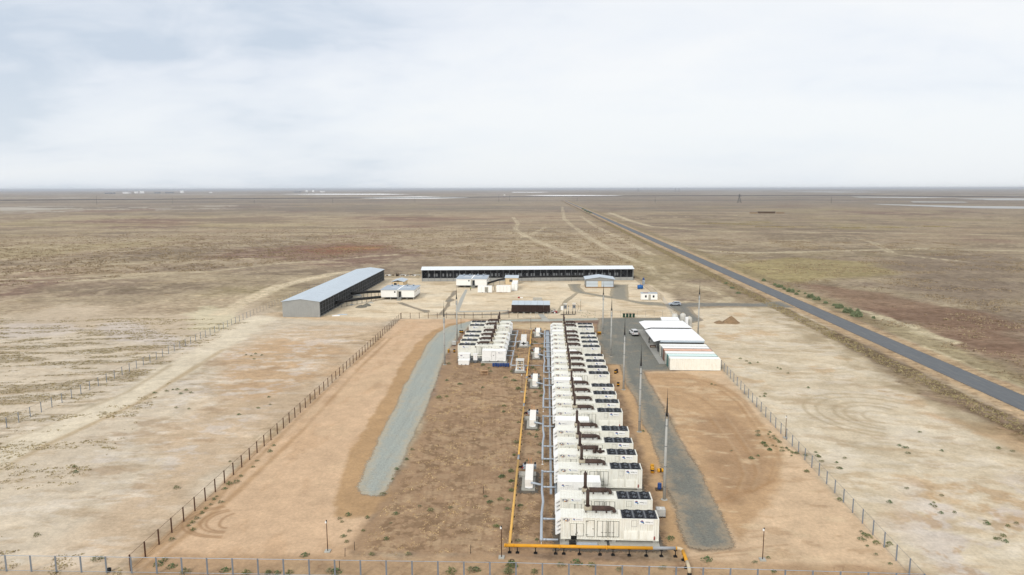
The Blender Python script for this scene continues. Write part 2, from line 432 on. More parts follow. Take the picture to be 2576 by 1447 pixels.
def region(px, c, feather, namp, nscale, strength=1.0, world=False, seed=5, v=None):
    global veg
    poly = px if world else W(*px)
    P = np.array(poly); mg = feather * 3 + namp * 2 + 2
    k = (X > P[:, 0].min() - mg) & (X < P[:, 0].max() + mg) & (Y > P[:, 1].min() - mg) & (Y < P[:, 1].max() + mg)
    if not k.any(): return
    xs, ys = X[k], Y[k]
    s = sdist(xs, ys, poly) + (fbm(xs, ys, nscale, seed, 4, 0.6) - 0.5) * 2 * namp
    w = np.zeros(X.size); w[k] = sstep(-feather, feather, s) * strength
    blend(w, np.array(c) if not callable(c) else c(w))
    if v is not None: veg = veg * (1 - w) + v * w
def track(px, c, width, strength=0.8, ruts=True, feather=0.5, world=False, seed=44, broken=0.25):
    line = px if world else W(*px)
    P = np.array(line); mg = width * 2 + 4
    k = (X > P[:, 0].min() - mg) & (X < P[:, 0].max() + mg) & (Y > P[:, 1].min() - mg) & (Y < P[:, 1].max() + mg)
    if not k.any(): return
    xs, ys = X[k], Y[k]
    d = ldist(xs, ys, line) + (fbm(xs, ys, 6, seed, 3) - 0.5) * width * 0.5
    ww = 1 - sstep(width / 2 - feather, width / 2 + feather, d)
    if ruts: ww = ww * (0.45 + 0.55 * sstep(width * 0.10, width * 0.22, np.abs(d)))
    ww = ww * (1 - broken + broken * 2 * sstep(0.35, 0.6, fbm(xs, ys, 14, seed + 3, 3)) )
    w = np.zeros(X.size); w[k] = np.clip(ww * strength, 0, 1)
    blend(w, np.array(c))
SAND = arr(230, 214, 190); TAN = arr(225, 192, 157); ORANGE = arr(196, 160, 118); BROWN = arr(178, 148, 117)
kq = np.clip(sdist(X, Y, W((-80, 516), (330, 518), (640, 515), (760, 520), (600, 528), (300, 536), (-80, 540))) / 120, 0, 1)
blend(kq * sstep(.50, .60, fbm(X * .35, Y, 45, 97, 5, .65)) * .75, arr(204, 194, 180))
# red and yellow vegetation patches, far
region([(690, 640), (760, 622), (860, 612), (960, 616), (985, 626), (900, 640), (780, 652)], arr(146, 112, 96), 14, 26, 40, 0.7)
region([(770, 630), (860, 618), (966, 620), (950, 632), (860, 640), (800, 644)], arr(156, 110, 84), 8, 18, 25, 0.65)
region([(830, 627), (900, 621), (960, 622), (900, 630)], arr(196, 152, 104), 5, 14, 18, 0.6)
region([(1830, 690), (1870, 660), (1980, 648), (2200, 660), (2250, 690), (2100, 705), (1990, 708)], arr(184, 168, 118), 6, 12, 20, 0.75)
region([(2010, 712), (2250, 740), (2420, 780), (2576, 820), (2576, 930), (2400, 850), (2200, 780)], arr(146, 112, 92), 6, 14, 25, 0.7)
region([(2250, 640), (2576, 640), (2576, 800), (2300, 740)], arr(152, 134, 116), 14, 24, 40, 0.7)
region([(2190, 790), (2330, 850), (2450, 900), (2576, 960), (2576, 975), (2380, 900), (2230, 835)], arr(222, 208, 174), 1.5, 4, 7, 0.95)
region([(2150, 775), (2240, 800), (2420, 862), (2400, 866), (2240, 815)], arr(222, 208, 174), 1.2, 3, 6, 0.8)
# left outside ground, pale and salty, with darker scrub bands
region([(0, 800), (160, 770), (420, 800), (620, 770), (700, 790), (1005, 800), (320, 1447), (-900, 1800), (-700, 900)], SAND, 9, 16, 22, 0.9, v=.15)
region([(0, 760), (300, 770), (560, 745), (700, 740), (640, 800), (420, 850), (0, 830)], arr(206, 185, 158), 8, 14, 20, 0.6)
region([(250, 815), (330, 808), (440, 850), (560, 890), (470, 880), (330, 862), (255, 850)], arr(222, 210, 200), 2, 5, 8, 0.7)
region([(0, 815), (160, 812), (230, 830), (150, 845), (0, 850)], arr(220, 208, 198), 2, 5, 8, 0.6)
region([(475, 790), (520, 770), (600, 780), (610, 800), (540, 835), (480, 826)], arr(228, 216, 184), 2.5, 6, 8, 0.8)
k0 = np.clip(sdist(X, Y, W((0, 800), (500, 850), (620, 960), (330, 1050), (0, 1180), (-800, 1200), (-500, 850))) / 10, 0, 1)
bandn = fbm(X * 0.17 + Y * 0.2, Y - X * 0.2, 2.4, 131, 4, 0.55)
blend(k0 * sstep(0.48, 0.60, bandn) * 0.62, arr(160, 144, 116))
region([(620, 850), (760, 820), (1000, 810), (640, 1150), (330, 1420), (200, 1400), (430, 1100), (560, 980)], arr(214, 182, 146), 6, 14, 14, 0.55)
region([(560, 905), (700, 850), (860, 860), (820, 930), (640, 1010), (560, 960)], arr(208, 170, 128), 4, 10, 12, 0.55)
wh = fbm(X * .6, Y, 4.5, 211, 5, 0.7)
k1 = np.clip(sdist(X, Y, W((430, 900), (900, 830), (950, 860), (560, 1150), (330, 1330), (40, 1330), (200, 1100))) / 6, 0, 1)
blend(k1 * sstep(0.58, 0.70, wh) * 0.5, arr(232, 222, 212))
blend(k1 * sstep(0.56, 0.70, 1 - wh) * 0.5, arr(182, 152, 120))
ko = np.clip(sdist(X, Y, W((-300, 850), (430, 850), (700, 800), (950, 830), (320, 1436), (-600, 1700))) / 8, 0, 1)
blend(ko * sstep(.54, .66, fbm(X * .35 + Y * .12, Y - X * .12, 2.6, 221, 5, .65)) * .55, arr(240, 228, 210))
blend(ko * sstep(.55, .67, fbm(X * .3 + Y * .1, Y - X * .1, 2.1, 231, 5, .65)) * .45, arr(196, 172, 140))
# compound behind (pale yellow sand)
region([(712, 800), (960, 700), (1060, 700), (1600, 700), (1720, 760), (1760, 800), (1700, 803), (1010, 803)], arr(240, 221, 190), 2, 4, 8, 0.95, v=0)
nn = fbm(X * 0.5, Y, 5, 301, 4, 0.6)
k2 = np.clip(sdist(X, Y, W((720, 798), (960, 705), (1600, 705), (1750, 800))) / 3, 0, 1)
blend(k2 * sstep(0.55, 0.7, nn) * 0.6, arr(250, 236, 210)); blend(k2 * sstep(0.56, 0.72, 1 - nn) * 0.5, arr(196, 168, 130))
# outside right, pale
region([(1700, 790), (1760, 776), (1985, 772), (2060, 820), (2230, 935), (2390, 1030), (2576, 1110), (3300, 1500), (3000, 2300), (2290, 1447), (1815, 930), (1760, 860)], arr(232, 215, 186), 2.5, 6, 12, 0.97, v=.08)
k3 = np.clip(sdist(X, Y, W((1700, 790), (1985, 772), (2390, 1030), (3300, 1500), (3000, 2300), (2290, 1447), (1815, 930))) / 4, 0, 1)
n5 = fbm(X, Y, 11, 331, 5, 0.62); n6 = fbm(X * 0.6 + Y * 0.3, Y, 5, 347, 5, 0.6)
blend(k3 * sstep(0.52, 0.66, n5) * 0.6, arr(208, 190, 160)); blend(k3 * sstep(0.55, 0.68, n6) * 0.6, arr(242, 229, 205))
blend(k3 * sstep(0.60, 0.70, 1 - n5) * 0.55, arr(212, 176, 132))
blend(k3 * sstep(.55, .67, fbm(X * .4 - Y * .1, Y + X * .1, 2.4, 241, 5, .65)) * .5, arr(198, 172, 138)); blend(k3 * sstep(.56, .68, fbm(X * .4 - Y * .1, Y + X * .1, 2.9, 251, 5, .65)) * .5, arr(242, 230, 210))
k4 = np.clip(sdist(X, Y, W((2250, 1200), (2576, 1170), (3300, 1700), (3000, 2300), (2290, 1447), (2180, 1310))) / 6, 0, 1)
blend(k4 * sstep(0.48, 0.62, fbm(X, Y, 6, 401, 5, 0.6)) * 0.65, arr(226, 214, 204)); blend(k4 * sstep(0.55, 0.64, fbm(X, Y, 4, 409, 5, 0.6)) * 0.6, arr(198, 164, 124))
region([(2330, 1040), (2576, 1085), (2700, 1130), (2700, 1190), (2576, 1140), (2440, 1090)], arr(206, 170, 130), 1.5, 3, 6, 0.7)
# inside the fences
region([(1008, 803), (1190, 803), (1150, 822), (1122, 860), (1085, 960), (1010, 1130), (965, 1250), (885, 1385), (880, 1410), (320, 1440)], TAN, 0.6, 0.8, 4, 1.0, v=0)
kl = np.clip(sdist(X, Y, W((1008, 803), (1190, 803), (1085, 960), (885, 1400), (320, 1440))) / 2, 0, 1)
blend(kl * sstep(0.5, 0.66, fbm(X, Y, 8, 501, 5, 0.6)) * 0.4, arr(224, 194, 158)); blend(kl * sstep(0.54, 0.68, fbm(X, Y * 0.35, 3, 509, 4, 0.6)) * 0.3, arr(198, 160, 122))
region([(845, 1300), (848, 1215), (880, 1140), (930, 1060), (975, 980), (1008, 920), (1045, 868), (1085, 832), (1130, 815), (1170, 808), (1160, 830), (1100, 890), (1030, 1040), (950, 1180), (1000, 1262), (930, 1300)], ORANGE, 0.5, 0.9, 3, 0.9)
region([(900, 1400), (880, 1378), (905, 1335), (945, 1290), (985, 1235), (1030, 1150), (1085, 1020), (1112, 925), (1160, 850), (1200, 815), (1500, 815), (1520, 900), (1580, 1000), (1660, 1200), (1710, 1380), (1640, 1385), (1400, 1392), (1000, 1398)], BROWN, 0.9, 1.6, 4, 1.0, v=0)
kb = np.clip(sdist(X, Y, W((900, 1400), (985, 1235), (1085, 1020), (1200, 815), (1500, 815), (1580, 1000), (1710, 1385), (1000, 1398))) / 1.5, 0, 1)
blend(kb * sstep(0.50, 0.60, fbm(X, Y, 1.4, 601, 4, 0.65)) * 0.6, arr(200, 172, 138)); blend(kb * sstep(0.52, 0.62, fbm(X, Y, 1.1, 611, 4, 0.65)) * 0.65, arr(136, 110, 84))
blend(kb * sstep(0.52, 0.70, fbm(X, Y, 14, 617, 3)) * 0.4, arr(160, 130, 102))
region([(1480, 805), (1500, 850), (1530, 915), (1558, 917), (1600, 1000), (1640, 1100), (1664, 1180), (1700, 1300), (1740, 1400), (1690, 1410), (1640, 1200), (1570, 1000), (1500, 870)], arr(206, 170, 128), 0.6, 1.0, 3, 0.95, v=0)
region([(1340, 812), (1400, 812), (1380, 832), (1345, 830), (1250, 822)], arr(226, 204, 170), 0.8, 1, 3, 0.9)
region([(1196, 810), (1380, 810), (1385, 822), (1290, 828), (1240, 822)], arr(216, 192, 156), 0.8, 1, 3, 0.7)
# right compound between track and fence
region([(1619, 934), (1815, 931), (2290, 1447), (1700, 1447), (1730, 1385), (1850, 1385), (1760, 1180)], arr(227, 197, 162), 0.8, 1.0, 4, 1.0, v=0)
region([(1622, 938), (1720, 940), (1800, 955), (1862, 990), (1905, 1050), (1950, 1110), (1972, 1160), (1958, 1210), (1915, 1290), (1860, 1360), (1818, 1300), (1766, 1192), (1713, 1100), (1660, 1004)], arr(202, 166, 126), 0.9, 2.2, 6, 0.85)
region([(1735, 1050), (1830, 1040), (1900, 1080), (1935, 1150), (1900, 1230), (1840, 1270), (1790, 1180)], arr(172, 140, 108), 1.6, 2.6, 5, 0.65)
kr = np.clip(sdist(X, Y, W((1619, 934), (1815, 931), (2290, 1447), (1730, 1400), (1850, 1385))) / 2, 0, 1)
blend(kr * sstep(0.56, 0.68, fbm(X * 0.4, Y, 2.2, 701, 4, 0.6)) * 0.5, arr(232, 206, 170)); blend(kr * sstep(0.56, 0.68, fbm(X * 0.4, Y, 1.7, 711, 4, 0.6)) * 0.4, arr(182, 148, 112))
# front strip before the fence: darker, with cracks
region([(330, 1434), (420, 1392), (880, 1393), (1300, 1400), (1700, 1415), (2290, 1425), (2500, 1500), (2500, 1900), (-200, 1900)], arr(192, 159, 124), 1.0, 1.3, 4, 0.8, v=0)
region([(-900, 1400), (330, 1432), (-200, 1900)], arr(200, 176, 146), 1.0, 2, 4, 0.8)
kf = np.clip(sdist(X, Y, W((330, 1440), (880, 1393), (2290, 1420), (2500, 1900), (-200, 1900))) / 1, 0, 1)
crk = np.abs(fbm(X, Y, 3.0, 801, 4, 0.55) - 0.5)
blend(kf * (1 - sstep(0.004, 0.022, crk)) * 0.45, arr(146, 112, 84)); blend(kf * sstep(0.54, 0.7, fbm(X, Y, 2, 811, 4)) * 0.4, arr(210, 180, 142))
# tyre tracks and earth tracks
PALE = arr(224, 208, 176)
for tr in ([(1533, 535), (1588, 556), (1638, 570), (1788, 581), (2038, 584), (2300, 587), (2576, 593)], [(1680, 612), (1728, 627), (1873, 637), (2038, 633), (2313, 626), (2576, 632), (2800, 636)]): track(tr, PALE, 8.0, 0.75, ruts=False, feather=2.5, broken=.2)
for tr in ([(1505, 668), (1440, 641), (1380, 618), (1322, 594), (1296, 577), (1303, 562), (1290, 546), (1264, 546)],
           [(1322, 594), (1300, 600), (1340, 588), (1372, 572)],
           [(1650, 690), (1638, 673), (1558, 640), (1488, 602), (1438, 567), (1419, 550), (1414, 520)],
           [(1640, 640), (1560, 600), (1500, 570), (1462, 545)],
           [(1533, 535), (1588, 556), (1638, 570), (1788, 581), (2038, 584), (2300, 587), (2576, 593)],
           [(1560, 552), (1740, 545), (1850, 542)],
           [(1680, 612), (1728, 627), (1873, 637), (2038, 633), (2313, 626), (2576, 632), (2800, 636)],
           [(2440, 660), (2250, 640), (2200, 612), (2160, 600), (1960, 606)],
           [(2576, 600), (2300, 598), (2100, 592)],
           [(-100, 706), (110, 700), (260, 692), (520, 684), (700, 664), (1000, 640)],
           [(0, 712), (200, 706), (420, 694)], [(0, 690), (200, 668), (360, 662), (640, 650)],
           [(1640, 690), (1720, 712), (1810, 735), (1835, 752), (1800, 766), (1730, 760)]):
    track(tr, PALE, 4.6, 0.6, feather=1.2, broken=.45)
track([(-60, 1180), (100, 1100), (330, 1000), (440, 932), (520, 885), (600, 838), (660, 800)], arr(240, 226, 200), 9.0, 0.9, ruts=False, feather=1.6, broken=0.1)
track([(-80, 1150), (90, 1082), (320, 986), (430, 918)], arr(190, 170, 138), 1.2, 0.5, ruts=False, feather=.6)
track([(-40, 1205), (115, 1120), (345, 1014), (455, 946), (560, 880)], arr(196, 172, 136), 1.6, 0.6, ruts=False, feather=.6)
track([(560, 790), (630, 752), (690, 724), (770, 703), (835, 690), (870, 684)], arr(236, 218, 186), 7.5, 0.85, ruts=False, feather=1.6, broken=.1)
track([(700, 790), (800, 800), (950, 806)], arr(226, 196, 158), 8, 0.6, ruts=False, feather=2)
for off in (0, 14, 40): track([(330 + off, 1425), (520 + off * 1.3, 1260), (700 + off * 1.6, 1080), (860 + off, 930), (960 + off * .6, 850)], arr(184, 148, 108), 0.9, 0.5, ruts=False, feather=0.4)
def arc(cx, cy, rx, ry, a0, a1, n=26, tilt=0.0):
    return [(cx + rx * math.cos(R(a)) * math.cos(tilt) - ry * math.sin(R(a)) * math.sin(tilt), cy + rx * math.cos(R(a)) * math.sin(tilt) + ry * math.sin(R(a)) * math.cos(tilt)) for a in np.linspace(a0, a1, n)]
cx, cy = at(2150, 1040)
for q in (0, 2.2, 5.2, 7.0, 10): track(arc(cx + 4, cy - q * .2, 13 - q, 13.5 - q, 40, 250), arr(192, 172, 140), 0.75, 0.45, ruts=False, feather=0.35, world=True)
cx, cy = at(1990, 905)
for q in (0, 2.4, 5): track(arc(cx, cy, 19 - q, 13 - q, -100, 120), arr(196, 178, 146), 0.9, 0.45, ruts=False, feather=0.4, world=True)
lp = [(1640, 950), (1760, 955), (1820, 975), (1868, 1010), (1905, 1062), (1945, 1120), (1962, 1165), (1945, 1210), (1895, 1235), (1830, 1235)]
for dx, dy in ((0, 0), (-12, 3), (6, -2), (-58, 26), (-92, 30)):
    track([(x + dx, y + dy) for x, y in lp], arr(180, 143, 104), 0.6, 0.42, ruts=False, feather=0.35, seed=int(900 + dx), broken=.5)
    track([(x + dx + 7, y + dy - 5) for x, y in lp[2:8]], arr(228, 204, 168), 0.4, 0.1, ruts=False, feather=0.3, broken=.6)
cx, cy = at(640, 1310)
for q in (0, 0.7, 2.4, 3.2, 5): track(arc(cx - 3, cy, 6.5 - q, 4.6 - q * .5, 120, 275), arr(176, 140, 104), 0.35, 0.6, ruts=False, feather=0.2, world=True)
for ox, oy in ((1700, 1415), (1720, 1405), (1800, 1392)): track([(ox, oy), (ox + 90, oy - 14), (ox + 180, oy - 22)], arr(174, 138, 102), 0.35, 0.5, ruts=False, feather=0.2)
for i in range(16):      # plough-like vehicle lines across the brown ground
    x0 = 1010 + i * 17
    track([(x0 + 10 * math.sin(i), 1370), (x0 + 36, 1200), (x0 * .5 + 1225 * .5 + 22, 930)], arr(134, 108, 84), 0.22, 0.22, ruts=False, feather=0.2, seed=900 + i, broken=0.5)
# road verges: pale shoulder, then a dry dark ditch
RC = [at(*p) for p in ((2576, 1003), (2408, 947), (2262, 881), (2116, 813), (1970, 745), (1824, 683), (1748, 651), (1668, 618), (1568, 572), (1488, 540), (1419, 506))]
dr = np.array(RC[0]) - np.array(RC[1]); RC = [tuple(np.array(RC[0]) + dr * 6)] + RC
# straighten: one line through the surveyed centre points
A_ = np.array(RC[1:7]); pf = np.polyfit(A_[:, 1], A_[:, 0], 1)
road_line = [(pf[0] * y + pf[1], y) for y in np.concatenate([np.linspace(-120, 420, 28), np.geomspace(440, 2500, 28)])]
sgn = (X - (pf[0] * Y + pf[1])) / math.hypot(1, pf[0])      # + = right of the road
wob = (fbm(X, Y, 7, 951, 4) - 0.5)
rr_ = (Y < 2500) & (Y > -130)
right_ = sstep(0, 60, X - (pf[0] * Y + pf[1])) * (Y > 60); col *= (1 - .13 * right_)[:, None]
blend(rr_ * (1 - sstep(5.5, 8.5, np.abs(sgn) + wob * 2.5)) * 0.85, arr(204, 176, 140))
blend(rr_ * sstep(-15.5, -12.5, sgn + wob * 3) * (1 - sstep(-8.6, -7.2, sgn + wob * 2)) * 0.9 * (0.55 + 0.45 * sstep(.35, .6, fbm(X, Y, 3, 961, 4))), arr(124, 105, 82))
blend(rr_ * sstep(-24, -19, sgn + wob * 8) * (1 - sstep(-15, -12.5, sgn + wob * 3)) * 0.6 * (.4 + .6 * sstep(.4, .6, fbm(X, Y, 5, 971, 4))), arr(164, 145, 112))
blend(rr_ * sstep(7, 9, sgn + wob * 3) * (1 - sstep(13, 19, sgn + wob * 6)) * 0.7, arr(158, 142, 108))
# overall fine variation
col *= (0.93 + 0.14 * n_sm)[:, None]
col *= (0.90 + 0.20 * n_ti)[:, None]

nr, nc = GX.shape
idx = np.arange(nr * nc).reshape(nr, nc)
a = idx[:-1, :]; b = idx[1:, :]
a2 = np.roll(a, -1, 1); b2 = np.roll(b, -1, 1)
quads = np.stack([a.ravel(), a2.ravel(), b2.ravel(), b.ravel()], 1)
Z = ((n_sm - 0.5) * 0.03 + (n_ti - 0.5) * 0.008) * (1 - sstep(200, 400, D))
# keep it below the flat sheets
Z = Z - 0.025
far = sstep(60, 300, D)
Z = Z * (1 - far) - 0.03 * far
co = np.stack([X, Y, Z], 1).astype(np.float32)
tri_c = np.array([[0, 0, -0.03]], np.float32)
co = np.vstack([co, tri_c])
me = bpy.data.meshes.new('ground')
nq = quads.shape[0]; fan = np.stack([idx[-1, :], np.roll(idx[-1, :], -1), np.full(nc, nr * nc)], 1)
me.vertices.add(len(co)); me.vertices.foreach_set('co', co.ravel())
me.loops.add(nq * 4 + nc * 3)
me.loops.foreach_set('vertex_index', np.concatenate([quads.ravel(), fan.ravel()]).astype(np.int32))
me.polygons.add(nq + nc)
me.polygons.foreach_set('loop_start', np.concatenate([np.arange(nq) * 4, nq * 4 + np.arange(nc) * 3]).astype(np.int32))
try: me.polygons.foreach_set('loop_total', np.concatenate([np.full(nq, 4), np.full(nc, 3)]).astype(np.int32))
except Exception: pass
at_ = me.attributes.new('soil', 'FLOAT_COLOR', 'POINT')
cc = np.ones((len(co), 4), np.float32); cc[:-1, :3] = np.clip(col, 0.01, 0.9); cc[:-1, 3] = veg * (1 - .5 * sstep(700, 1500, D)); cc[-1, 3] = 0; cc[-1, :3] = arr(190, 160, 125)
at_.data.foreach_set('color', cc.ravel())
me.polygons.foreach_set('use_smooth', np.ones(nq + nc, bool))
me.update(calc_edges=True); me.validate()
gm = bpy.data.materials.new('steppe_soil'); gm.use_nodes = True
nt = gm.node_tree; pb = nt.nodes['Principled BSDF']; pb.inputs['Roughness'].default_value = 0.95; pb.inputs['Specular IOR Level'].default_value = 0.1
an = nt.nodes.new('ShaderNodeAttribute'); an.attribute_name = 'soil'
tcn = nt.nodes.new('ShaderNodeTexCoord')
def gnoise(scale, lo, hi, mapscale=(1, 1, 1)):
    mp = nt.nodes.new('ShaderNodeMapping'); mp.inputs['Scale'].default_value = mapscale
    nt.links.new(tcn.outputs['Object'], mp.inputs[0])
    n = nt.nodes.new('ShaderNodeTexNoise'); n.inputs['Scale'].default_value = scale; n.inputs['Detail'].default_value = 6; n.inputs['Roughness'].default_value = 0.7
    nt.links.new(mp.outputs[0], n.inputs['Vector'])
    r_ = nt.nodes.new('ShaderNodeMapRange'); r_.inputs[1].default_value = 0.3; r_.inputs[2].default_value = 0.7
    r_.inputs[3].default_value = lo; r_.inputs[4].default_value = hi
    nt.links.new(n.outputs[0], r_.inputs[0]); return n, r_.outputs[0]
def gmul(a_, b_):
    x_ = nt.nodes.new('ShaderNodeMix'); x_.data_type = 'RGBA'; x_.blend_type = 'MULTIPLY'; x_.inputs[0].default_value = 1
    nt.links.new(a_, x_.inputs[6]); nt.links.new(b_, x_.inputs[7]); return x_.outputs[2]
n1, f1 = gnoise(2.2, 0.85, 1.14); n2, f2 = gnoise(0.35, 0.88, 1.12); n3, f3 = gnoise(0.05, 0.9, 1.1, (0.5, 1, 1))
base_ = gmul(gmul(gmul(an.outputs['Color'], f1), f2), f3)
def speck(scale, lo, hi, colr, amt, mapscale=(.7, 1, 1)):
    global base_
    n_, r_ = gnoise(scale, 0, 1, mapscale); r2 = r_.node; r2.inputs[1].default_value = lo; r2.inputs[2].default_value = hi
    n_.inputs['Detail'].default_value = 3
    mm = nt.nodes.new('ShaderNodeMath'); mm.operation = 'MULTIPLY'; nt.links.new(r_, mm.inputs[0]); nt.links.new(an.outputs['Alpha'], mm.inputs[1])
    m2 = nt.nodes.new('ShaderNodeMath'); m2.operation = 'MULTIPLY'; nt.links.new(mm.outputs[0], m2.inputs[0]); m2.inputs[1].default_value = amt
    x_ = nt.nodes.new('ShaderNodeMix'); x_.data_type = 'RGBA'; x_.blend_type = 'MULTIPLY'; nt.links.new(m2.outputs[0], x_.inputs[0]); nt.links.new(base_, x_.inputs[6]); x_.inputs[7].default_value = (*colr, 1); base_ = x_.outputs[2]
speck(0.5, .50, .60, (.66, .63, .58), .8); speck(0.16, .52, .62, (.72, .70, .66), .6, (.6, .7, 1)); speck(0.3, .56, .64, (1.32, 1.31, 1.28), .8)
nt.links.new(base_, pb.inputs['Base Color'])
bp = nt.nodes.new('ShaderNodeBump'); bp.inputs['Strength'].default_value = 0.5; bp.inputs['Distance'].default_value = 0.12
nt.links.new(n1.outputs[0], bp.inputs['Height']); nt.links.new(bp.outputs[0], pb.inputs['Normal'])
me.materials.append(gm)
ground = bpy.data.objects.new('ground', me); C.objects.link(ground); tag(ground, 'wide dry sandy steppe with scrub, salt patches and tyre tracks', 'ground', kind='structure')

# ---- sheets lying on the ground
def jitter_poly(poly, amp, step, seed):
    out = []; n = len(poly)
    for i in range(n):
        x0, y0 = poly[i]; x1, y1 = poly[(i + 1) % n]; L = math.hypot(x1 - x0, y1 - y0); k = max(1, min(400, int(L / step)))
        for j in range(k):
            t = j / k; x = x0 + (x1 - x0) * t; y = y0 + (y1 - y0) * t
            a_ = amp
            out.append((x + a_ * mnoise.noise(Vector((x * .35, y * .35, seed))) * 1.2 + a_ * .5 * mnoise.noise(Vector((x * 1.3, y * 1.3, seed + 9))),
                        y + a_ * mnoise.noise(Vector((x * .35, y * .35, seed + 31))) * 1.2 + a_ * .5 * mnoise.noise(Vector((x * 1.3, y * 1.3, seed + 40)))))
    return out
def sheet(name, poly, z, material, amp=0.4, step=0.8, seed=1.0, label=None, kind='structure', cat=None):
    """flat sheet of ground cover; loose edges are broken up pebble by pebble from the distance to the outline"""
    material = M[material] if isinstance(material, str) else material
    if not amp or material.get('soft') is None:
        p = jitter_poly(poly, amp, step, seed) if amp else poly
        me = bpy.data.meshes.new(name); me.from_pydata([(x, y, z) for x, y in p], [], [tuple(range(len(p)))])
        me.update()
        if me.polygons[0].normal.z < 0: me.flip_normals()
    else:
        P_ = np.array(poly); lo, hi = P_.min(0) - 1.5, P_.max(0) + 1.5; st_ = .5
        gx, gy = np.meshgrid(np.arange(lo[0], hi[0] + st_, st_), np.arange(lo[1], hi[1] + st_, st_), indexing='ij')
        sd_ = sdist(gx.ravel(), gy.ravel(), poly); ny = gx.shape[1]; nx = gx.shape[0]
        sd_ = sd_ + (fbm(gx.ravel(), gy.ravel(), 7, int(seed), 3) - .5) * 2.2 * amp
        ids = np.arange(nx * ny).reshape(nx, ny); q = np.stack([ids[:-1, :-1].ravel(), ids[1:, :-1].ravel(), ids[1:, 1:].ravel(), ids[:-1, 1:].ravel()], 1)
        q = q[(sd_[q] > -1.0).any(1)]; used, inv = np.unique(q, return_inverse=True); q = inv.reshape(-1, 4)
        me = bpy.data.meshes.new(name); me.from_pydata(np.stack([gx.ravel()[used], gy.ravel()[used], np.full(len(used), z)], 1).tolist(), [], q.tolist())
        a_ = me.attributes.new('edge', 'FLOAT', 'POINT'); a_.data.foreach_set('value', sd_[used].astype(np.float32)); me.update()
    me.materials.append(material)
    o = bpy.data.objects.new(name, me); C.objects.link(o); tag(o, label, cat, None, kind); return o
def soft_edge(g, amp):
    nt = g.node_tree; pb = nt.nodes['Principled BSDF']; t = nt.nodes.new('ShaderNodeTexCoord')
    ea = nt.nodes.new('ShaderNodeAttribute'); ea.attribute_name = 'edge'
    en = nt.nodes.new('ShaderNodeTexNoise'); en.inputs['Scale'].default_value = 2.6; en.inputs['Detail'].default_value = 6; en.inputs['Roughness'].default_value = .75; nt.links.new(t.outputs['Object'], en.inputs['Vector'])
    e1 = nt.nodes.new('ShaderNodeMath'); e1.operation = 'MULTIPLY_ADD'; nt.links.new(en.outputs[0], e1.inputs[0]); e1.inputs[1].default_value = amp; e1.inputs[2].default_value = -amp * .5
    e2 = nt.nodes.new('ShaderNodeMath'); e2.operation = 'ADD'; nt.links.new(ea.outputs['Fac'], e2.inputs[0]); nt.links.new(e1.outputs[0], e2.inputs[1])
    e3 = nt.nodes.new('ShaderNodeMapRange'); e3.inputs[1].default_value = -.12; e3.inputs[2].default_value = .3; nt.links.new(e2.outputs[0], e3.inputs[0])
    nt.links.new(e3.outputs[0], pb.inputs['Alpha']); g['soft'] = 1
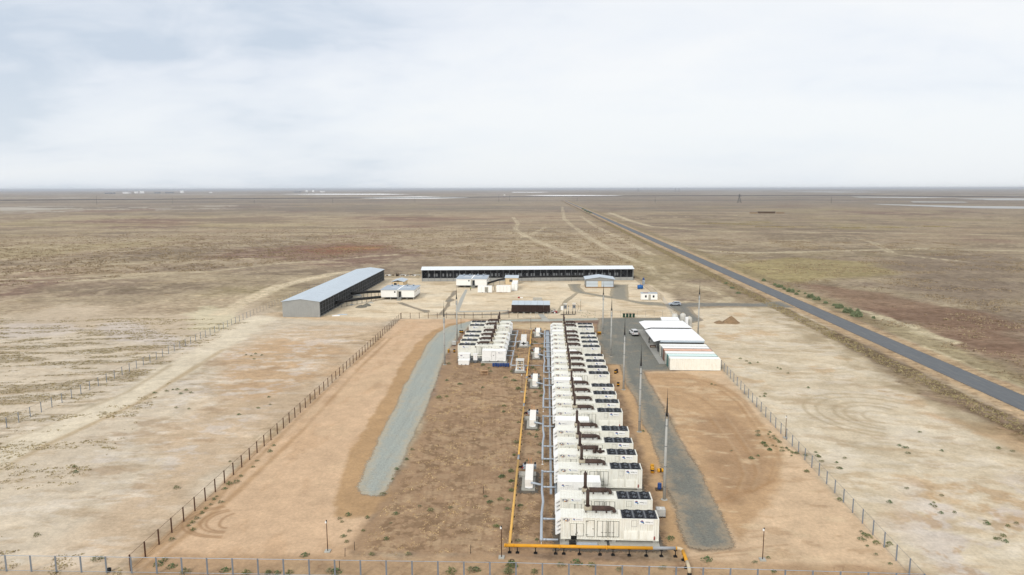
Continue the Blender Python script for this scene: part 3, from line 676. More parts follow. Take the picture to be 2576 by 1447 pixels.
def gravel_mat(name, c1, c2, dust, dust_amt):
    g = mat(name, c1, 0.95, var=0.16, scale=9, stain=dust, stain_amt=dust_amt, stain_scale=(0.07, 0.05, 0.1), bump=0.7, bscale=14)
    nt = g.node_tree; pb = nt.nodes['Principled BSDF']; src = pb.inputs['Base Color'].links[0].from_socket
    v = nt.nodes.new('ShaderNodeTexVoronoi'); v.inputs['Scale'].default_value = 5.0
    t = nt.nodes.new('ShaderNodeTexCoord'); nt.links.new(t.outputs['Object'], v.inputs['Vector'])
    x = nt.nodes.new('ShaderNodeMix'); x.data_type = 'RGBA'
    r = nt.nodes.new('ShaderNodeMapRange'); r.inputs[1].default_value = 0.3; r.inputs[2].default_value = 1.0; r.inputs[4].default_value = 0.8
    nt.links.new(v.outputs['Color'], r.inputs[0]); nt.links.new(r.outputs[0], x.inputs[0]); nt.links.new(src, x.inputs[6]); x.inputs[7].default_value = (*c2, 1)
    # wheel-worn streaks along the track and broad tone changes
    mp2 = nt.nodes.new('ShaderNodeMapping'); mp2.inputs['Scale'].default_value = (1.1, .05, 1); nt.links.new(t.outputs['Object'], mp2.inputs[0])
    ns = nt.nodes.new('ShaderNodeTexNoise'); ns.inputs['Scale'].default_value = 1.2; ns.inputs['Detail'].default_value = 4; nt.links.new(mp2.outputs[0], ns.inputs['Vector'])
    rs = nt.nodes.new('ShaderNodeMapRange'); rs.inputs[1].default_value = .3; rs.inputs[2].default_value = .7; rs.inputs[3].default_value = .93; rs.inputs[4].default_value = 1.06; nt.links.new(ns.outputs[0], rs.inputs[0])
    n7 = nt.nodes.new('ShaderNodeTexNoise'); n7.inputs['Scale'].default_value = 3.2; n7.inputs['Detail'].default_value = 5; n7.inputs['Roughness'].default_value = .8; nt.links.new(t.outputs['Object'], n7.inputs['Vector'])
    r7 = nt.nodes.new('ShaderNodeMapRange'); r7.inputs[1].default_value = .35; r7.inputs[2].default_value = .65; r7.inputs[3].default_value = .78; r7.inputs[4].default_value = 1.2; nt.links.new(n7.outputs[0], r7.inputs[0])
    o_ = x.outputs[2]
    for w_ in (rs.outputs[0], r7.outputs[0]):
        y_ = nt.nodes.new('ShaderNodeMix'); y_.data_type = 'RGBA'; y_.blend_type = 'MULTIPLY'; y_.inputs[0].default_value = 1; nt.links.new(o_, y_.inputs[6]); nt.links.new(w_, y_.inputs[7]); o_ = y_.outputs[2]
    nt.links.new(o_, pb.inputs['Base Color'])
    soft_edge(g, 2.8)
    eb = nt.nodes.new('ShaderNodeAttribute'); eb.attribute_name = 'edge'
    nd = nt.nodes.new('ShaderNodeTexNoise'); nd.inputs['Scale'].default_value = .7; nd.inputs['Detail'].default_value = 6; nd.inputs['Roughness'].default_value = .7; nt.links.new(t.outputs['Object'], nd.inputs['Vector'])
    ma = nt.nodes.new('ShaderNodeMath'); ma.operation = 'MULTIPLY_ADD'; nt.links.new(nd.outputs[0], ma.inputs[0]); ma.inputs[1].default_value = 5.0; ma.inputs[2].default_value = -2.6
    mb_ = nt.nodes.new('ShaderNodeMath'); mb_.operation = 'ADD'; nt.links.new(ma.outputs[0], mb_.inputs[0]); nt.links.new(eb.outputs['Fac'], mb_.inputs[1])
    mr_ = nt.nodes.new('ShaderNodeMapRange'); mr_.inputs[1].default_value = .2; mr_.inputs[2].default_value = 1.6; mr_.inputs[3].default_value = .75; mr_.inputs[4].default_value = 0; nt.links.new(mb_.outputs[0], mr_.inputs[0])
    ym = nt.nodes.new('ShaderNodeMix'); ym.data_type = 'RGBA'; nt.links.new(mr_.outputs[0], ym.inputs[0]); nt.links.new(pb.inputs['Base Color'].links[0].from_socket, ym.inputs[6]); ym.inputs[7].default_value = (*dust, 1)
    nt.links.new(ym.outputs[2], pb.inputs['Base Color'])
    return g
G_left = gravel_mat('pale_blue_gravel', alb(176, 181, 173), alb(190, 194, 184), alb(200, 186, 160), 0.6)
G_right = gravel_mat('grey_green_gravel', alb(128, 128, 120), alb(146, 146, 136), alb(184, 164, 136), 0.75)
G_yard = gravel_mat('dark_yard_gravel', alb(132, 130, 122), alb(146, 144, 134), alb(182, 164, 138), 0.7)
G_dark = gravel_mat('dark_blue_gravel', alb(92, 96, 98), alb(110, 112, 112), alb(130, 116, 98), 0.4)
G_path = gravel_mat('grey_path_gravel', alb(164, 158, 142), alb(150, 146, 132), alb(196, 180, 150), 0.5)
asph = mat('asphalt', alb(114, 118, 122), 0.9, var=0.12, scale=0.5, stain=alb(146, 144, 138), stain_amt=0.7, stain_scale=(0.45, 0.02, 1), bump=0.2)
sheet('gravel_track', W((905, 1246), (893, 1226), (912, 1180), (948, 1115), (985, 1038), (1012, 982), (1045, 920), (1073, 868), (1098, 838), (1130, 820), (1180, 808), (1300, 803), (1510, 800), (1510, 806), (1400, 809), (1240, 810), (1188, 818), (1162, 838), (1140, 862), (1118, 905), (1097, 958), (1080, 1010), (1052, 1070), (1020, 1150), (992, 1213), (966, 1246), (935, 1249)),
      0.004, G_left, 0.5, 0.7, 3.0, 'pale blue-grey gravel track curving round the short generator row', cat='track')
sheet('gravel_yard', W((1505, 800), (1596, 799), (1690, 799), (1740, 812), (1690, 934), (1619, 934), (1660, 1004), (1686, 1061), (1713, 1102), (1735, 1142), (1766, 1192), (1819, 1306), (1851, 1374), (1830, 1384), (1764, 1384), (1730, 1376), (1721, 1352), (1707, 1318), (1697, 1266), (1671, 1212), (1660, 1172), (1640, 1126), (1634, 1098), (1616, 1067), (1596, 1000), (1573, 968), (1558, 918), (1526, 916), (1500, 860)),
      0.008, G_right, 0.45, 0.7, 7.0, 'grey gravel yard and track beside the long generator row', cat='yard')
sheet('gravel_road', W((1668, 765), (1707, 762), (1790, 761), (1900, 763), (1962, 757), (2004, 775), (1930, 772), (1800, 771), (1735, 773), (1750, 790), (1770, 806), (1740, 813), (1690, 803), (1706, 788), (1690, 778)),
      0.012, G_yard, 0.5, 0.8, 11.0, 'grey gravel access road from the asphalt road to the gate', cat='road')
def zz(pts, ox, oy, s): return W(*[((ox + x / s) / 1.5901, (oy + y / s) / 1.5901) for x, y in pts])
sheet('gravel_path', zz([(1100, 400), (1335, 398), (1342, 620), (1500, 648), (1830, 662), (1910, 700), (1900, 722), (1600, 702), (1400, 665), (1250, 628), (1000, 592), (700, 542), (560, 520), (490, 480), (440, 392), (640, 388), (630, 440), (690, 503), (900, 545), (1060, 566)], 2150, 1030, 3.68), 0.004, G_path, 0.35, 0.8, 13.0, 'grey gravel path and square yard beside the small hangar', cat='path')
sheet('gravel_path', zz([(560, 522), (602, 528), (440, 655), (395, 740), (300, 830), (268, 822), (330, 720), (400, 632)], 2150, 1030, 3.68), 0.008, G_path, 0.3, 0.8, 15.0, 'grey gravel path running down past the switchgear', cat='path')
sheet('gravel_path', zz([(1560, 580), (1640, 578), (1760, 625), (1890, 668), (1990, 680), (1995, 705), (1930, 712), (1830, 672), (1700, 630)], 1100, 1030, 3.22), 0.004, G_yard, 0.35, 0.8, 17.0, 'dark gravel path from the steps of the near white house', cat='path')
sheet('gravel_path', zz([(690, 575), (752, 570), (745, 640), (650, 700), (720, 730), (640, 770), (640, 830), (590, 870), (540, 960), (430, 1000), (470, 950), (570, 850), (600, 770), (560, 755), (640, 660)], 1650, 1030, 4.293), 0.004, G_yard, 0.5, 0.7, 19.0, 'broken dark gravel path with pale patches', cat='path')
sheet('gravel_path', zz([(300, 990), (560, 965), (1000, 975), (1500, 960), (1640, 925), (1700, 935), (1640, 975), (1500, 985), (1000, 998), (600, 990)], 1650, 1030, 4.293), 0.008, G_yard, 0.3, 0.7, 23.0, 'thin dark gravel strip along the brown fence', cat='path')
sheet('concrete_path', zz([(905, 552), (948, 552), (885, 705), (800, 920), (735, 920), (815, 712)], 1650, 1030, 4.293), 0.012, M['concrete'], 0.0, 1, 1, 'pale concrete walkway leading to the far white house', cat='path')
sheet('concrete_path', zz([(800, 920), (1660, 908), (1660, 922), (735, 940)], 1650, 1030, 4.293), 0.016, M['concrete'], 0.0, 1, 1, 'narrow concrete walkway along the brown fence', cat='path')
# dark gravel under the machines
sheet('gravel_bed', [(1.0, 78.3), (14.9, 78.6), (14.7, 84), (14.5, 206), (1.2, 206), (1.3, 92)], 0.004, G_dark, 0.35, 0.6, 29.0, 'dark gravel bed under the long generator row', cat='gravel bed')
sheet('gravel_bed', [(-22.6, 168.9), (-15.5, 168.6), (-9.6, 169.2), (-9.4, 208), (-22.8, 208)], 0.012, G_dark, 0.35, 0.6, 31.0, 'dark gravel bed under the short generator row', cat='gravel bed')
# asphalt road
soft_edge(asph, 1.7)
an_ = math.atan(pf[0]); offs = [-4.3, -3.5, -1.8, 0, 1.8, 3.5, 4.3]; mb = MB()
for x, y in road_line:
    for o_ in offs: mb.v.append((x + o_ * math.cos(an_), y - o_ * math.sin(an_), 0.02))
no = len(offs)
for i in range(len(road_line) - 1):
    for k in range(no - 1): a_ = i * no + k; mb.face((a_, a_ + 1, a_ + no + 1, a_ + no))
ro_ = mb.build('asphalt_road', asph); ea_ = ro_.data.attributes.new('edge', 'FLOAT', 'POINT'); ea_.data.foreach_set('value', np.tile(np.array([3.7 - abs(o_) for o_ in offs], np.float32), len(road_line)))
tag(ro_, 'straight grey asphalt road crossing the steppe', 'road', kind='structure')
salt = mat('salt_crust', alb(198, 198, 196), 0.8, var=0.1, scale=0.01)
salt2 = mat('bright_salt_crust', alb(244, 244, 242, .95), 0.8, var=0.05, scale=0.01)
clay = mat('pale_dry_clay', alb(196, 187, 172), 0.9, var=0.15, scale=0.02)
for pts in ([(700, 489), (800, 487.6), (960, 487.6), (1040, 489.2), (960, 490.2), (800, 490)], [(840, 498), (960, 496.2), (1060, 494.6), (1180, 497.6), (1090, 500), (950, 500)],
            [(1288, 483.2), (1383, 483.4), (1360, 484.6), (1288, 484.8)], [(1318, 491.4), (1450, 490.8), (1570, 492), (1500, 494), (1380, 493.4)],
            [(1933, 481.4), (2100, 482.2), (2250, 484), (2100, 484.2)], [(2180, 513), (2290, 515.5), (2420, 518.5), (2700, 521), (2700, 526.5), (2450, 524.5), (2330, 520), (2240, 516.5)],
            [(2290, 507), (2420, 508), (2440, 510), (2300, 509.4)], [(2400, 500), (2540, 499), (2700, 501), (2700, 505), (2500, 504)], [(2140, 495), (2300, 496), (2420, 497), (2300, 498.6), (2160, 497)],
            ):
    p = W(*pts)
    sheet('salt_flat', p, 0.3, salt2 if pts[0][0] < 1400 else salt, 14, 40, random.random() * 50, 'white salt flat far out on the steppe', cat='salt flat')
sheet('clay_flat', W((-80, 522), (60, 522.5), (190, 526), (110, 529), (0, 531), (-80, 532)), 0.3, clay, 14, 40, 9.0, 'pale clay pan at the far edge of the steppe', cat='clay flat')

# ================================================================== generator containers
L40, W40, Z0, Z1 = 12.19, 2.44, 0.42, 3.3
def corrugated(mb, x0, x1, z0, z1, y, out, pitch=0.28, dep=0.035):
    """ribbed side sheet facing out (-1 towards -y, +1 towards +y)"""
    n = max(2, int((x1 - x0) / pitch)); p = (x1 - x0) / n; pts = []
    for i in range(n):
        a = x0 + i * p
        pts += [(a, 0), (a + p * .32, 0), (a + p * .5, dep), (a + p * .82, dep)]
    pts.append((x1, 0)); k = len(mb.v)
    for x, d in pts: mb.v += [(x, y - out * d, z0), (x, y - out * d, z1)]
    for i in range(len(pts) - 1):
        q = (k + 2 * i, k + 2 * i + 2, k + 2 * i + 3, k + 2 * i + 1)
        mb.face(q if out < 0 else q[::-1])
def ribbed_roof(mb, x0, x1, y0, y1, z, pitch=0.34, dep=0.03):
    n = max(2, int((x1 - x0) / pitch)); p = (x1 - x0) / n; pts = []
    for i in range(n):
        a = x0 + i * p
        pts += [(a, 0), (a + p * .4, 0), (a + p * .5, -dep), (a + p * .9, -dep)]
    pts.append((x1, 0)); k = len(mb.v)
    for x, d in pts: mb.v += [(x, y0, z + d), (x, y1, z + d)]
    for i in range(len(pts) - 1): mb.face((k + 2 * i, k + 2 * i + 2, k + 2 * i + 3, k + 2 * i + 1))
def container_shell(mb, x0, x1, w, z0, z1, roof=True, ribs=True):
    fr = 0.10
    for xa in (x0, x1 - fr):
        for ya in (0, w - fr): mb.box(xa, ya, z0, xa + fr, ya + fr, z1)
    for ya in (0, w - fr):
        mb.box(x0 + fr, ya, z0, x1 - fr, ya + fr, z0 + 0.14); mb.box(x0 + fr, ya, z1 - 0.1, x1 - fr, ya + fr, z1)
    for xa in (x0, x1 - fr):
        mb.box(xa, fr, z0, xa + fr, w - fr, z0 + 0.14); mb.box(xa, fr, z1 - 0.1, xa + fr, w - fr, z1)
    if ribs:
        corrugated(mb, x0 + fr, x1 - fr, z0 + .14, z1 - .1, 0.018, -1); corrugated(mb, x0 + fr, x1 - fr, z0 + .14, z1 - .1, w - 0.018, 1)
    else:
        mb.box(x0 + fr, 0.02, z0 + .14, x1 - fr, 0.06, z1 - .1); mb.box(x0 + fr, w - 0.06, z0 + .14, x1 - fr, w - 0.02, z1 - .1)
    mb.box(x0 + 0.02, fr, z0 + .14, x0 + 0.06, w - fr, z1 - .1); mb.box(x1 - 0.06, fr, z0 + .14, x1 - 0.02, w - fr, z1 - .1)
    mb.box(x0 + fr, fr, z0 + 0.02, x1 - fr, w - fr, z0 + 0.06)
    if roof: ribbed_roof(mb, x0 + fr, x1 - fr, fr, w - fr, z1 - 0.02)
    for xa in (x0 - .004, x1 - 0.17 + .004):
        for ya in (-.004, w - 0.16 + .004):
            for za in (z0 - .004, z1 - 0.11 + .004): mb.box(xa, ya, za, xa + 0.17, ya + 0.16, za + 0.11)

def sign_board(parent, x0, x1, z0, z1, y, grey='white'):
    sgn = MB().box(x0, y - 0.02, z0, x1, y, z1).build('sign_board', grey, parent)
    h = z1 - z0; ex = x0 + h * 0.62; ez = (z0 + z1) / 2; s_ = h * 0.36
    def blob(pts, m_, nm): MB().prism_xz([(ex + px * s_, ez + pz * s_) for px, pz in pts], y - 0.03, y - 0.021).build(nm, m_, sgn)
    blob([(-1.2, .25), (-.6, .75), (0, .95), (.5, .6), (.75, .15), (.1, .3), (-.5, .4)], 'emblem_red', 'emblem')
    blob([(-1.2, .2), (-.5, .34), (.2, .22), (.8, -.1), (.95, -.45), (.2, -.55), (-.6, -.3)], 'emblem_blue', 'emblem')
    blob([(.2, -.6), (.95, -.5), (1.1, -.75), (.8, -1), (.45, -.95)], 'emblem_dark', 'emblem')
    tw = x1 - x0 - h * 1.5
    mb = MB(); xa = x0 + h * 1.25; z_ = ez - .015
    for k, wd in enumerate((.10, .05, .11, .09, .07, .10)):
        mb.box(xa, y - .028, z_ - h * .06, xa + tw * wd, y - .021, z_ + h * .07); xa += tw * (wd + .012)
    mb.build('lettering', 'emblem_grey', sgn)
    text_mesh('group', h * 0.32, 'lettering', 'emblem_grey', sgn, (x0 + h * 1.25 + tw * .78, y - .025, z_ - .01))
    return sgn
def cat_logo(parent, x0, z0, wd, ht, y):
    """machine maker's badge: white letters, amber triangle, maroon hexagon corner"""
    hx = MB().prism_xz([(x0 + wd * .30, z0 + ht * .05), (x0 + wd * .42, z0 - ht * .25), (x0 + wd * .85, z0 - ht * .25), (x0 + wd * 1.08, z0 + ht * .35), (x0 + wd * .85, z0 + ht * .98), (x0 + wd * .2, z0 + ht * .98)], y - 0.012, y).build('maker_badge', 'logo_red', parent)
    MB().box(x0 - .02, y - .016, z0 - .02, x0 + wd * .82, y - .0125, z0 + ht * 1.0).build('plate', 'logo_black', hx)
    text_mesh('CAT', ht * 1.28, 'lettering', 'logo_white', hx, (x0 + wd * .40, y - .022, z0 + ht * .48), bold=0.022)
    MB().prism_xz([(x0 + wd * .22, z0 - .03), (x0 + wd * .58, z0 - .03), (x0 + wd * .40, z0 + ht * .42)], y - .034, y - .028).build('triangle', 'logo_amber', hx)

def make_genset(mir=False, broken=False):
    root = thing('generator_container', 'white generator container', 'generator')
    mx = (lambda x: L40 - x) if mir else (lambda x: x)
    def bx(mb, xa, y0, z0, xb, y1, z1, mi=0): return mb.box(mx(xa), y0, z0, mx(xb), y1, z1, mi)
    mb = MB(); container_shell(mb, 0, L40, W40, Z0, Z1)
    bx(mb, 3.18, .1, Z1 - .02, 3.24, W40 - .1, Z1 + .012); bx(mb, 5.2, .1, Z1 - .02, 5.26, W40 - .1, Z1 + .012); bx(mb, 7.3, .1, Z1 - .02, 7.5, W40 - .1, Z1 + .02)
    mb.build('container_body', 'cream', root)
    mb = MB()
    for xa in (0.0, 4.9, 6.3, 11.4):
        for ya in (0.05, W40 - 0.55): bx(mb, xa + .1, ya, 0.1, xa + .6, ya + .5, Z0 - .004)
    mb.build('support_block', 'concrete_dark', root)
    # intake hoods on the end
    for z0 in (2.78, 2.22, 1.66, 1.10):
        pts = [(0, z0), (-.64, z0 - .52), (-.64, z0 - .60), (-.5, z0 - .60), (0, z0 - .30)]
        MB().prism_xz([(mx(px), pz + Z0) for px, pz in pts], 0.12, W40 - 0.12).build('air_hood', 'white', root)
    # radiator fans
    bank = bx(MB(), 7.62, .14, Z1 - .01, 11.98, W40 - .12, Z1 + .06).build('radiator_bank', 'fan_dark', root)
    for i in range(3):
        for j in range(2):
            fx = mx(7.62 + 4.36 * (i + .5) / 3); fy = .14 + (W40 - .26) * (j + .5) / 2
            f = MB(); n = 18; k = len(f.v)
            prof = [(.50, .06), (.53, .14), (.47, .14), (.44, .065)]
            for r, z in prof:
                for q in range(n): f.v.append((fx + r * math.cos(2 * math.pi * q / n), fy + r * math.sin(2 * math.pi * q / n), Z1 + z))
            for a_ in range(3):
                for q in range(n):
                    l = (q + 1) % n; f.face((a_ * n + q, a_ * n + l, (a_ + 1) * n + l, (a_ + 1) * n + q), True)
            f.cyl((fx, fy, Z1 + .062), (fx, fy, Z1 + .068), .44, n=n)
            fo = f.build('fan', 'fan_ring', bank)
            h = MB().cyl((fx, fy, Z1 + .07), (fx, fy, Z1 + .125), .17, .13, n=12)
            for q in range(6):
                t = q * math.pi / 3 + .2; c_, s_ = math.cos(t), math.sin(t); k = len(h.v)
                for r, w_ in ((.13, .05), (.42, .085)):
                    for sg in (-1, 1): h.v.append((fx + r * c_ - sg * w_ * s_, fy + r * s_ + sg * w_ * c_, Z1 + .085 + .02 * sg))
                h.face((k, k + 1, k + 3, k + 2))
            h.build('fan_hub', 'fan_hub', fo)
    mb = MB()
    for i in (1, 2): bx(mb, 7.62 + 4.36 * i / 3 - .09, .16, Z1 + .06, 7.62 + 4.36 * i / 3 + .09, W40 - .14, Z1 + .085)
    mb.build('divider_strip', 'mid_grey', bank)
    # exhaust
    yx, zx, r = 1.62, Z1 + .52, .33
    sil = MB(); sil.cyl((mx(3.95), yx, zx), (mx(6.2), yx, zx), r, n=18); sil.cyl((mx(6.2), yx, zx), (mx(6.32), yx, zx), r, .24, n=18)
    so = sil.build('silencer', 'rust_dark', root)
    MB().cyl((mx(3.0), yx, zx), (mx(3.95), yx, zx), r - .004, n=18).build('end_section', 'bleached', so)
    mb = MB()
    for xa in (3.2, 4.5, 5.8): bx(mb, xa - .07, yx - .22, Z1 + .002, xa + .07, yx + .22, Z1 + .22)
    mb.build('bracket', 'rust_dark', so)
    if not broken:
        el = MB(); n = 7; pts = [(mx(6.32), yx, zx)]
        for q in range(n + 1):
            t = q / n * math.pi / 2; pts.append((mx(6.45 + .33 * math.sin(t)), yx, zx - .33 + .33 * math.cos(t)))
        pts.append((mx(6.78), yx, Z1 + .05)); el.tube(pts, .23, 12)
        el.cyl((mx(6.33), yx, zx), (mx(6.40), yx, zx), .29, n=14)
        el.build('elbow', 'rust_dark', so)
        bx(MB(), 6.42, yx - .42, Z1 + .0, 7.2, yx + .42, Z1 + .05).build('roof_plate', 'concrete', so)
    else:
        el = MB(); el.cyl((mx(5.5), .75, Z1 + .36), (mx(5.8), .55, Z1 + .36), .33, n=16, caps=False); el.cyl((mx(5.52), .74, Z1 + .36), (mx(5.72), .6, Z1 + .36), .2, n=14)
        el.tube([(mx(5.9), 1.0, Z1 + .3), (mx(6.1), .9, Z1 + .3), (mx(6.3), .7, Z1 + .24)], .2, 12)
        el.build('loose_elbow', 'rust_dark', so)
        MB().cyl((mx(6.55), .8, Z1 + .02), (mx(6.55), .8, Z1 + .75), .2, n=14).cyl((mx(6.55), .8, Z1 + .02), (mx(6.55), .8, Z1 + .08), .3, n=14).cyl((mx(6.7), 1.0, Z1 + .18), (mx(7.2), 1.1, Z1 + .18), .17, n=12).build('stub_pipe', 'rust_dark', so)
    st = MB().cyl((mx(3.42), yx, zx + .3), (mx(3.42), yx, zx + 2.35), .215, n=14)
    sto = st.build('exhaust_stack', 'rust_dark', root)
    MB().cyl((mx(3.42), yx, zx + .3), (mx(3.42), yx, zx + .38), .32, n=14).cyl((mx(3.42), yx, zx + 2.22), (mx(3.42), yx, zx + 2.28), .245, n=14).build('flange', 'rust_dark', sto)
    MB().prism_xz([(mx(3.3), zx + 2.3), (mx(3.62), zx + 2.3), (mx(3.36), zx + 2.66)], yx + .19, yx + .22).build('rain_flap', 'rust_dark', sto)
    # front face fittings
    F = 0.0
    def panel(name, xa, xb, za, zb, mat_='cream', pr_=0.035, par=root):
        return bx(MB(), xa, F - pr_, za + Z0, xb, F + .03, zb + Z0).build(name, mat_, par)
    def outline(xa, xb, za, zb, w_, y, par, nm='door_frame', m_='trim'):
        mb = MB(); bx(mb, xa, y - .02, za + Z0, xb, y, za + w_ + Z0); bx(mb, xa, y - .02, zb - w_ + Z0, xb, y, zb + Z0)
        bx(mb, xa, y - .02, za + w_ + Z0, xa + w_, y, zb - w_ + Z0); bx(mb, xb - w_, y - .02, za + w_ + Z0, xb, y, zb - w_ + Z0); return mb.build(nm, m_, par)
    d = panel('service_door', 1.2, 1.95, .48, 2.15); bx(MB(), 1.84, -.055, .98, 1.89, -.035, 1.22).build('handle', 'black', d); outline(1.2, 1.95, .48, 2.15, .03, -.035, d)
    d = panel('service_door', 2.0, 2.85, .48, 2.15); bx(MB(), 2.05, -.055, 1.2, 2.1, -.035, 1.44).build('handle', 'black', d); outline(2.0, 2.85, .48, 2.15, .03, -.035, d)
    MB().box(min(mx(1.28), mx(2.0)), -.035, Z0 - .02, max(mx(1.28), mx(2.0)), .02, Z0 + .44).build('cable_opening', 'black', root)
    d = panel('access_door', 3.2, 4.2, .42, 2.62); outline(3.2, 4.2, .42, 2.62, .045, -.035, d); bx(MB(), 3.95, -.07, 1.85, 4.1, -.035, 1.93).build('handle', 'trim', d)
    mb = MB()
    for zh in (.62, 2.38): bx(mb, 3.12, -.06, zh + Z0, 3.45, -.036, zh + .07 + Z0)
    mb.build('hinge', 'trim', d)
    for xa, xb in ((4.53, 5.85), (5.93, 7.25)):
        d = panel('cargo_door', xa, xb, .45, 2.56); outline(xa, xb, .45, 2.56, .05, -.035, d)
        for t in (.52, .85) if xa < 5 else (.15, .48):
            mb = MB(); xc = xa + (xb - xa) * t; mb.cyl((mx(xc), -.075, .38 + Z0), (mx(xc), -.075, 2.6 + Z0), .024, n=6)
            bx(mb, xc - .2, -.07, 1.0 + Z0, xc + .1, -.05, 1.05 + Z0); mb.build('lock_bar', 'trim', d)
    outline(8.77, 9.46, 1.88, 2.66, .022, 0.0, root, 'hatch', 'concrete_dark')
    for xa, xb in ((7.85, 9.63), (9.8, 11.6)):
        lo = panel('louvre_panel', xa, xb, .16, 1.34, 'cream', .02)
        mb = MB()
        for q in range(9):
            z_ = Z0 + .2 + q * .125; k = len(mb.v); x0, x1 = sorted((mx(xa + .05), mx(xb - .05)))
            mb.v += [(x0, -.022, z_ + .10), (x1, -.022, z_ + .10), (x1, -.07, z_), (x0, -.07, z_), (x0, -.022, z_), (x1, -.022, z_)]
            mb.face((k + 3, k + 2, k + 1, k)); mb.face((k + 4, k + 5, k + 2, k + 3))
        mb.build('louvre', 'cream', lo)
    MB().cyl((mx(11.62), -.09, Z0 + .18), (mx(11.62), -.09, Z0 + .58), .075, n=10).cyl((mx(11.62), -.09, Z0 + .58), (mx(11.62), -.09, Z0 + .68), .035, n=8).build('fire_extinguisher', 'red', root)
    if mir:
        cat_logo(root, L40 - 1.15, Z0 + 2.46, .66, .34, -.02); sign_board(root, 1.2, 2.9, Z0 + 2.16, Z0 + 2.8, -.02)
        bx(MB(), 7.35, -.06, Z0 + 2.35, 7.65, -.0, Z0 + 2.65).build('junction_box', 'rust_dark', root)
    else:
        cat_logo(root, .38, Z0 + 2.46, .66, .34, -.02); sign_board(root, 1.43, 2.82, Z0 + 2.48, Z0 + 2.86, -.02); sign_board(root, 9.7, 11.5, Z0 + 2.2, Z0 + 2.84, -.02)
    return root
GY_ = [80.4, 85.75, 95.5, 100.95, 106.0, 111.5, 121.25, 126.7, 132.15, 137.45, 147.2, 152.4, 158.0, 163.6, 173.15, 178.4, 183.5, 188.95, 198.3, 203.0]
X0R = 1.96
proto = make_genset(); usedp = [False]
GG = 'generator containers in the long row'
for i, y in enumerate(GY_):
    lab = 'white generator container, %s from the front yellow pipe in the long row' % ORD[i]
    if i == 3:
        o = make_genset(broken=True); o.location = (X0R, y, 0)
        tag(o, 'white generator container whose exhaust elbow lies loose on its roof', 'generator', GG)
    else: place(proto, usedp, (X0R, y, 0), 0, lab, GG)
pm = make_genset(mir=True); usedm = [False]
for i, y in enumerate([174.0, 179.2, 184.6, 190.1, 199.6, 205.1]):
    place(pm, usedm, (-23.1, y, 0), 0, 'white generator container, %s from the blue drums in the short row' % ORD[i], 'generator containers in the short row')
# concrete pads
for i, y in enumerate(GY_):
    for xa, xb in ((0.0, 5.75), (6.2, 12.25)):
        MBp = MB().box(X0R + xa - .1, y - .75, -.05, X0R + xb, y + W40 + .1, .10)
        tag(MBp.build('concrete_pad', 'concrete'), 'pale concrete pad under a generator container', 'pad', 'concrete pads under the generators', 'structure')
for i, y in enumerate([174.0, 179.2, 184.6, 190.1, 199.6, 205.1]):
    tag(MB().box(-23.2, y - .5, -.05, -10.8, y + W40 + .1, .10).build('concrete_pad', 'concrete'), 'pale concrete pad under a generator container', 'pad', 'concrete pads under the generators', 'structure')

# ---- short switchgear containers between the generators
def make_switch(L=6.06, zt=3.0, door=False):
    root = thing('switchgear_container', 'white switchgear container', 'container')
    mb = MB(); container_shell(mb, 0, L, W40, .3, zt); mb.build('container_body', 'white', root)
    mb = MB()
    for xa in (.1, L - .6):
        for ya in (.05, W40 - .55): mb.box(xa, ya, .0, xa + .5, ya + .5, .296)
    mb.build('support_block', 'concrete_dark', root)
    return root
sw = make_switch(); 
sgb = sign_board(sw, .45, 2.05, 2.2, 2.72, -.02)
d = MB().box(2.9, -.03, .6, 4.3, .03, 2.3).build('vent_panel', 'white', sw)
mb = MB()
for q in range(8): mb.box(2.95, -.045, .7 + q * .19, 4.25, -.03, .78 + q * .19)
mb.build('louvre', 'trim', d)
us = [False]
for i, y in enumerate((95.5, 121.25, 147.2, 173.15, 198.3)):
    place(sw, us, (1.75, y - 3.95, 0), 0, 'short white switchgear container, %s gap from the front between long-row generators' % ORD[i], 'switchgear containers between generators')
c0 = make_switch(); c0['label'] = 'white container with a narrow door, standing behind the row of blue drums'
d = MB().box(2.5, -.035, .42, 3.5, .03, 2.75).build('door', 'white', c0)
mb = MB().box(2.46, -.05, .42, 2.5, -.0, 2.79).box(3.5, -.05, .42, 3.54, -.0, 2.79).box(2.5, -.05, 2.75, 3.5, -.0, 2.79); mb.build('door_frame', 'trim', d)
MB().box(2.86, -.05, 1.7, 3.06, -.036, 1.9).build('window', 'glass', d); MB().box(2.3, -.07, 1.62, 2.6, -.04, 1.68).build('handle', 'trim', d)
for xa in (.5, 3.95):
    v_ = MB().box(xa, -.02, .55, xa + 1.5, .03, 1.15).build('vent_panel', 'white', c0)
    MB().box(xa, -.032, 1.12, xa + 1.5, -.021, 1.15).box(xa, -.032, .55, xa + 1.5, -.021, .58).build('frame', 'trim', v_)
sign_board(c0, 4.1, 5.3, 2.3, 2.72, -.02)
mb = MB()
for xa in (1.8, 3.9): mb.box(xa, -.02, .3, xa + .36, .02, .40)
mb.build('fork_pocket', 'black', c0)
c0.location = (-16.3, 169.45, 0)
tag(MB().box(-16.5, 168.5, -.05, -9.9, 172.2, .10).build('concrete_pad', 'concrete'), 'pale concrete pad under the white container by the blue drums', 'pad', None, 'structure')
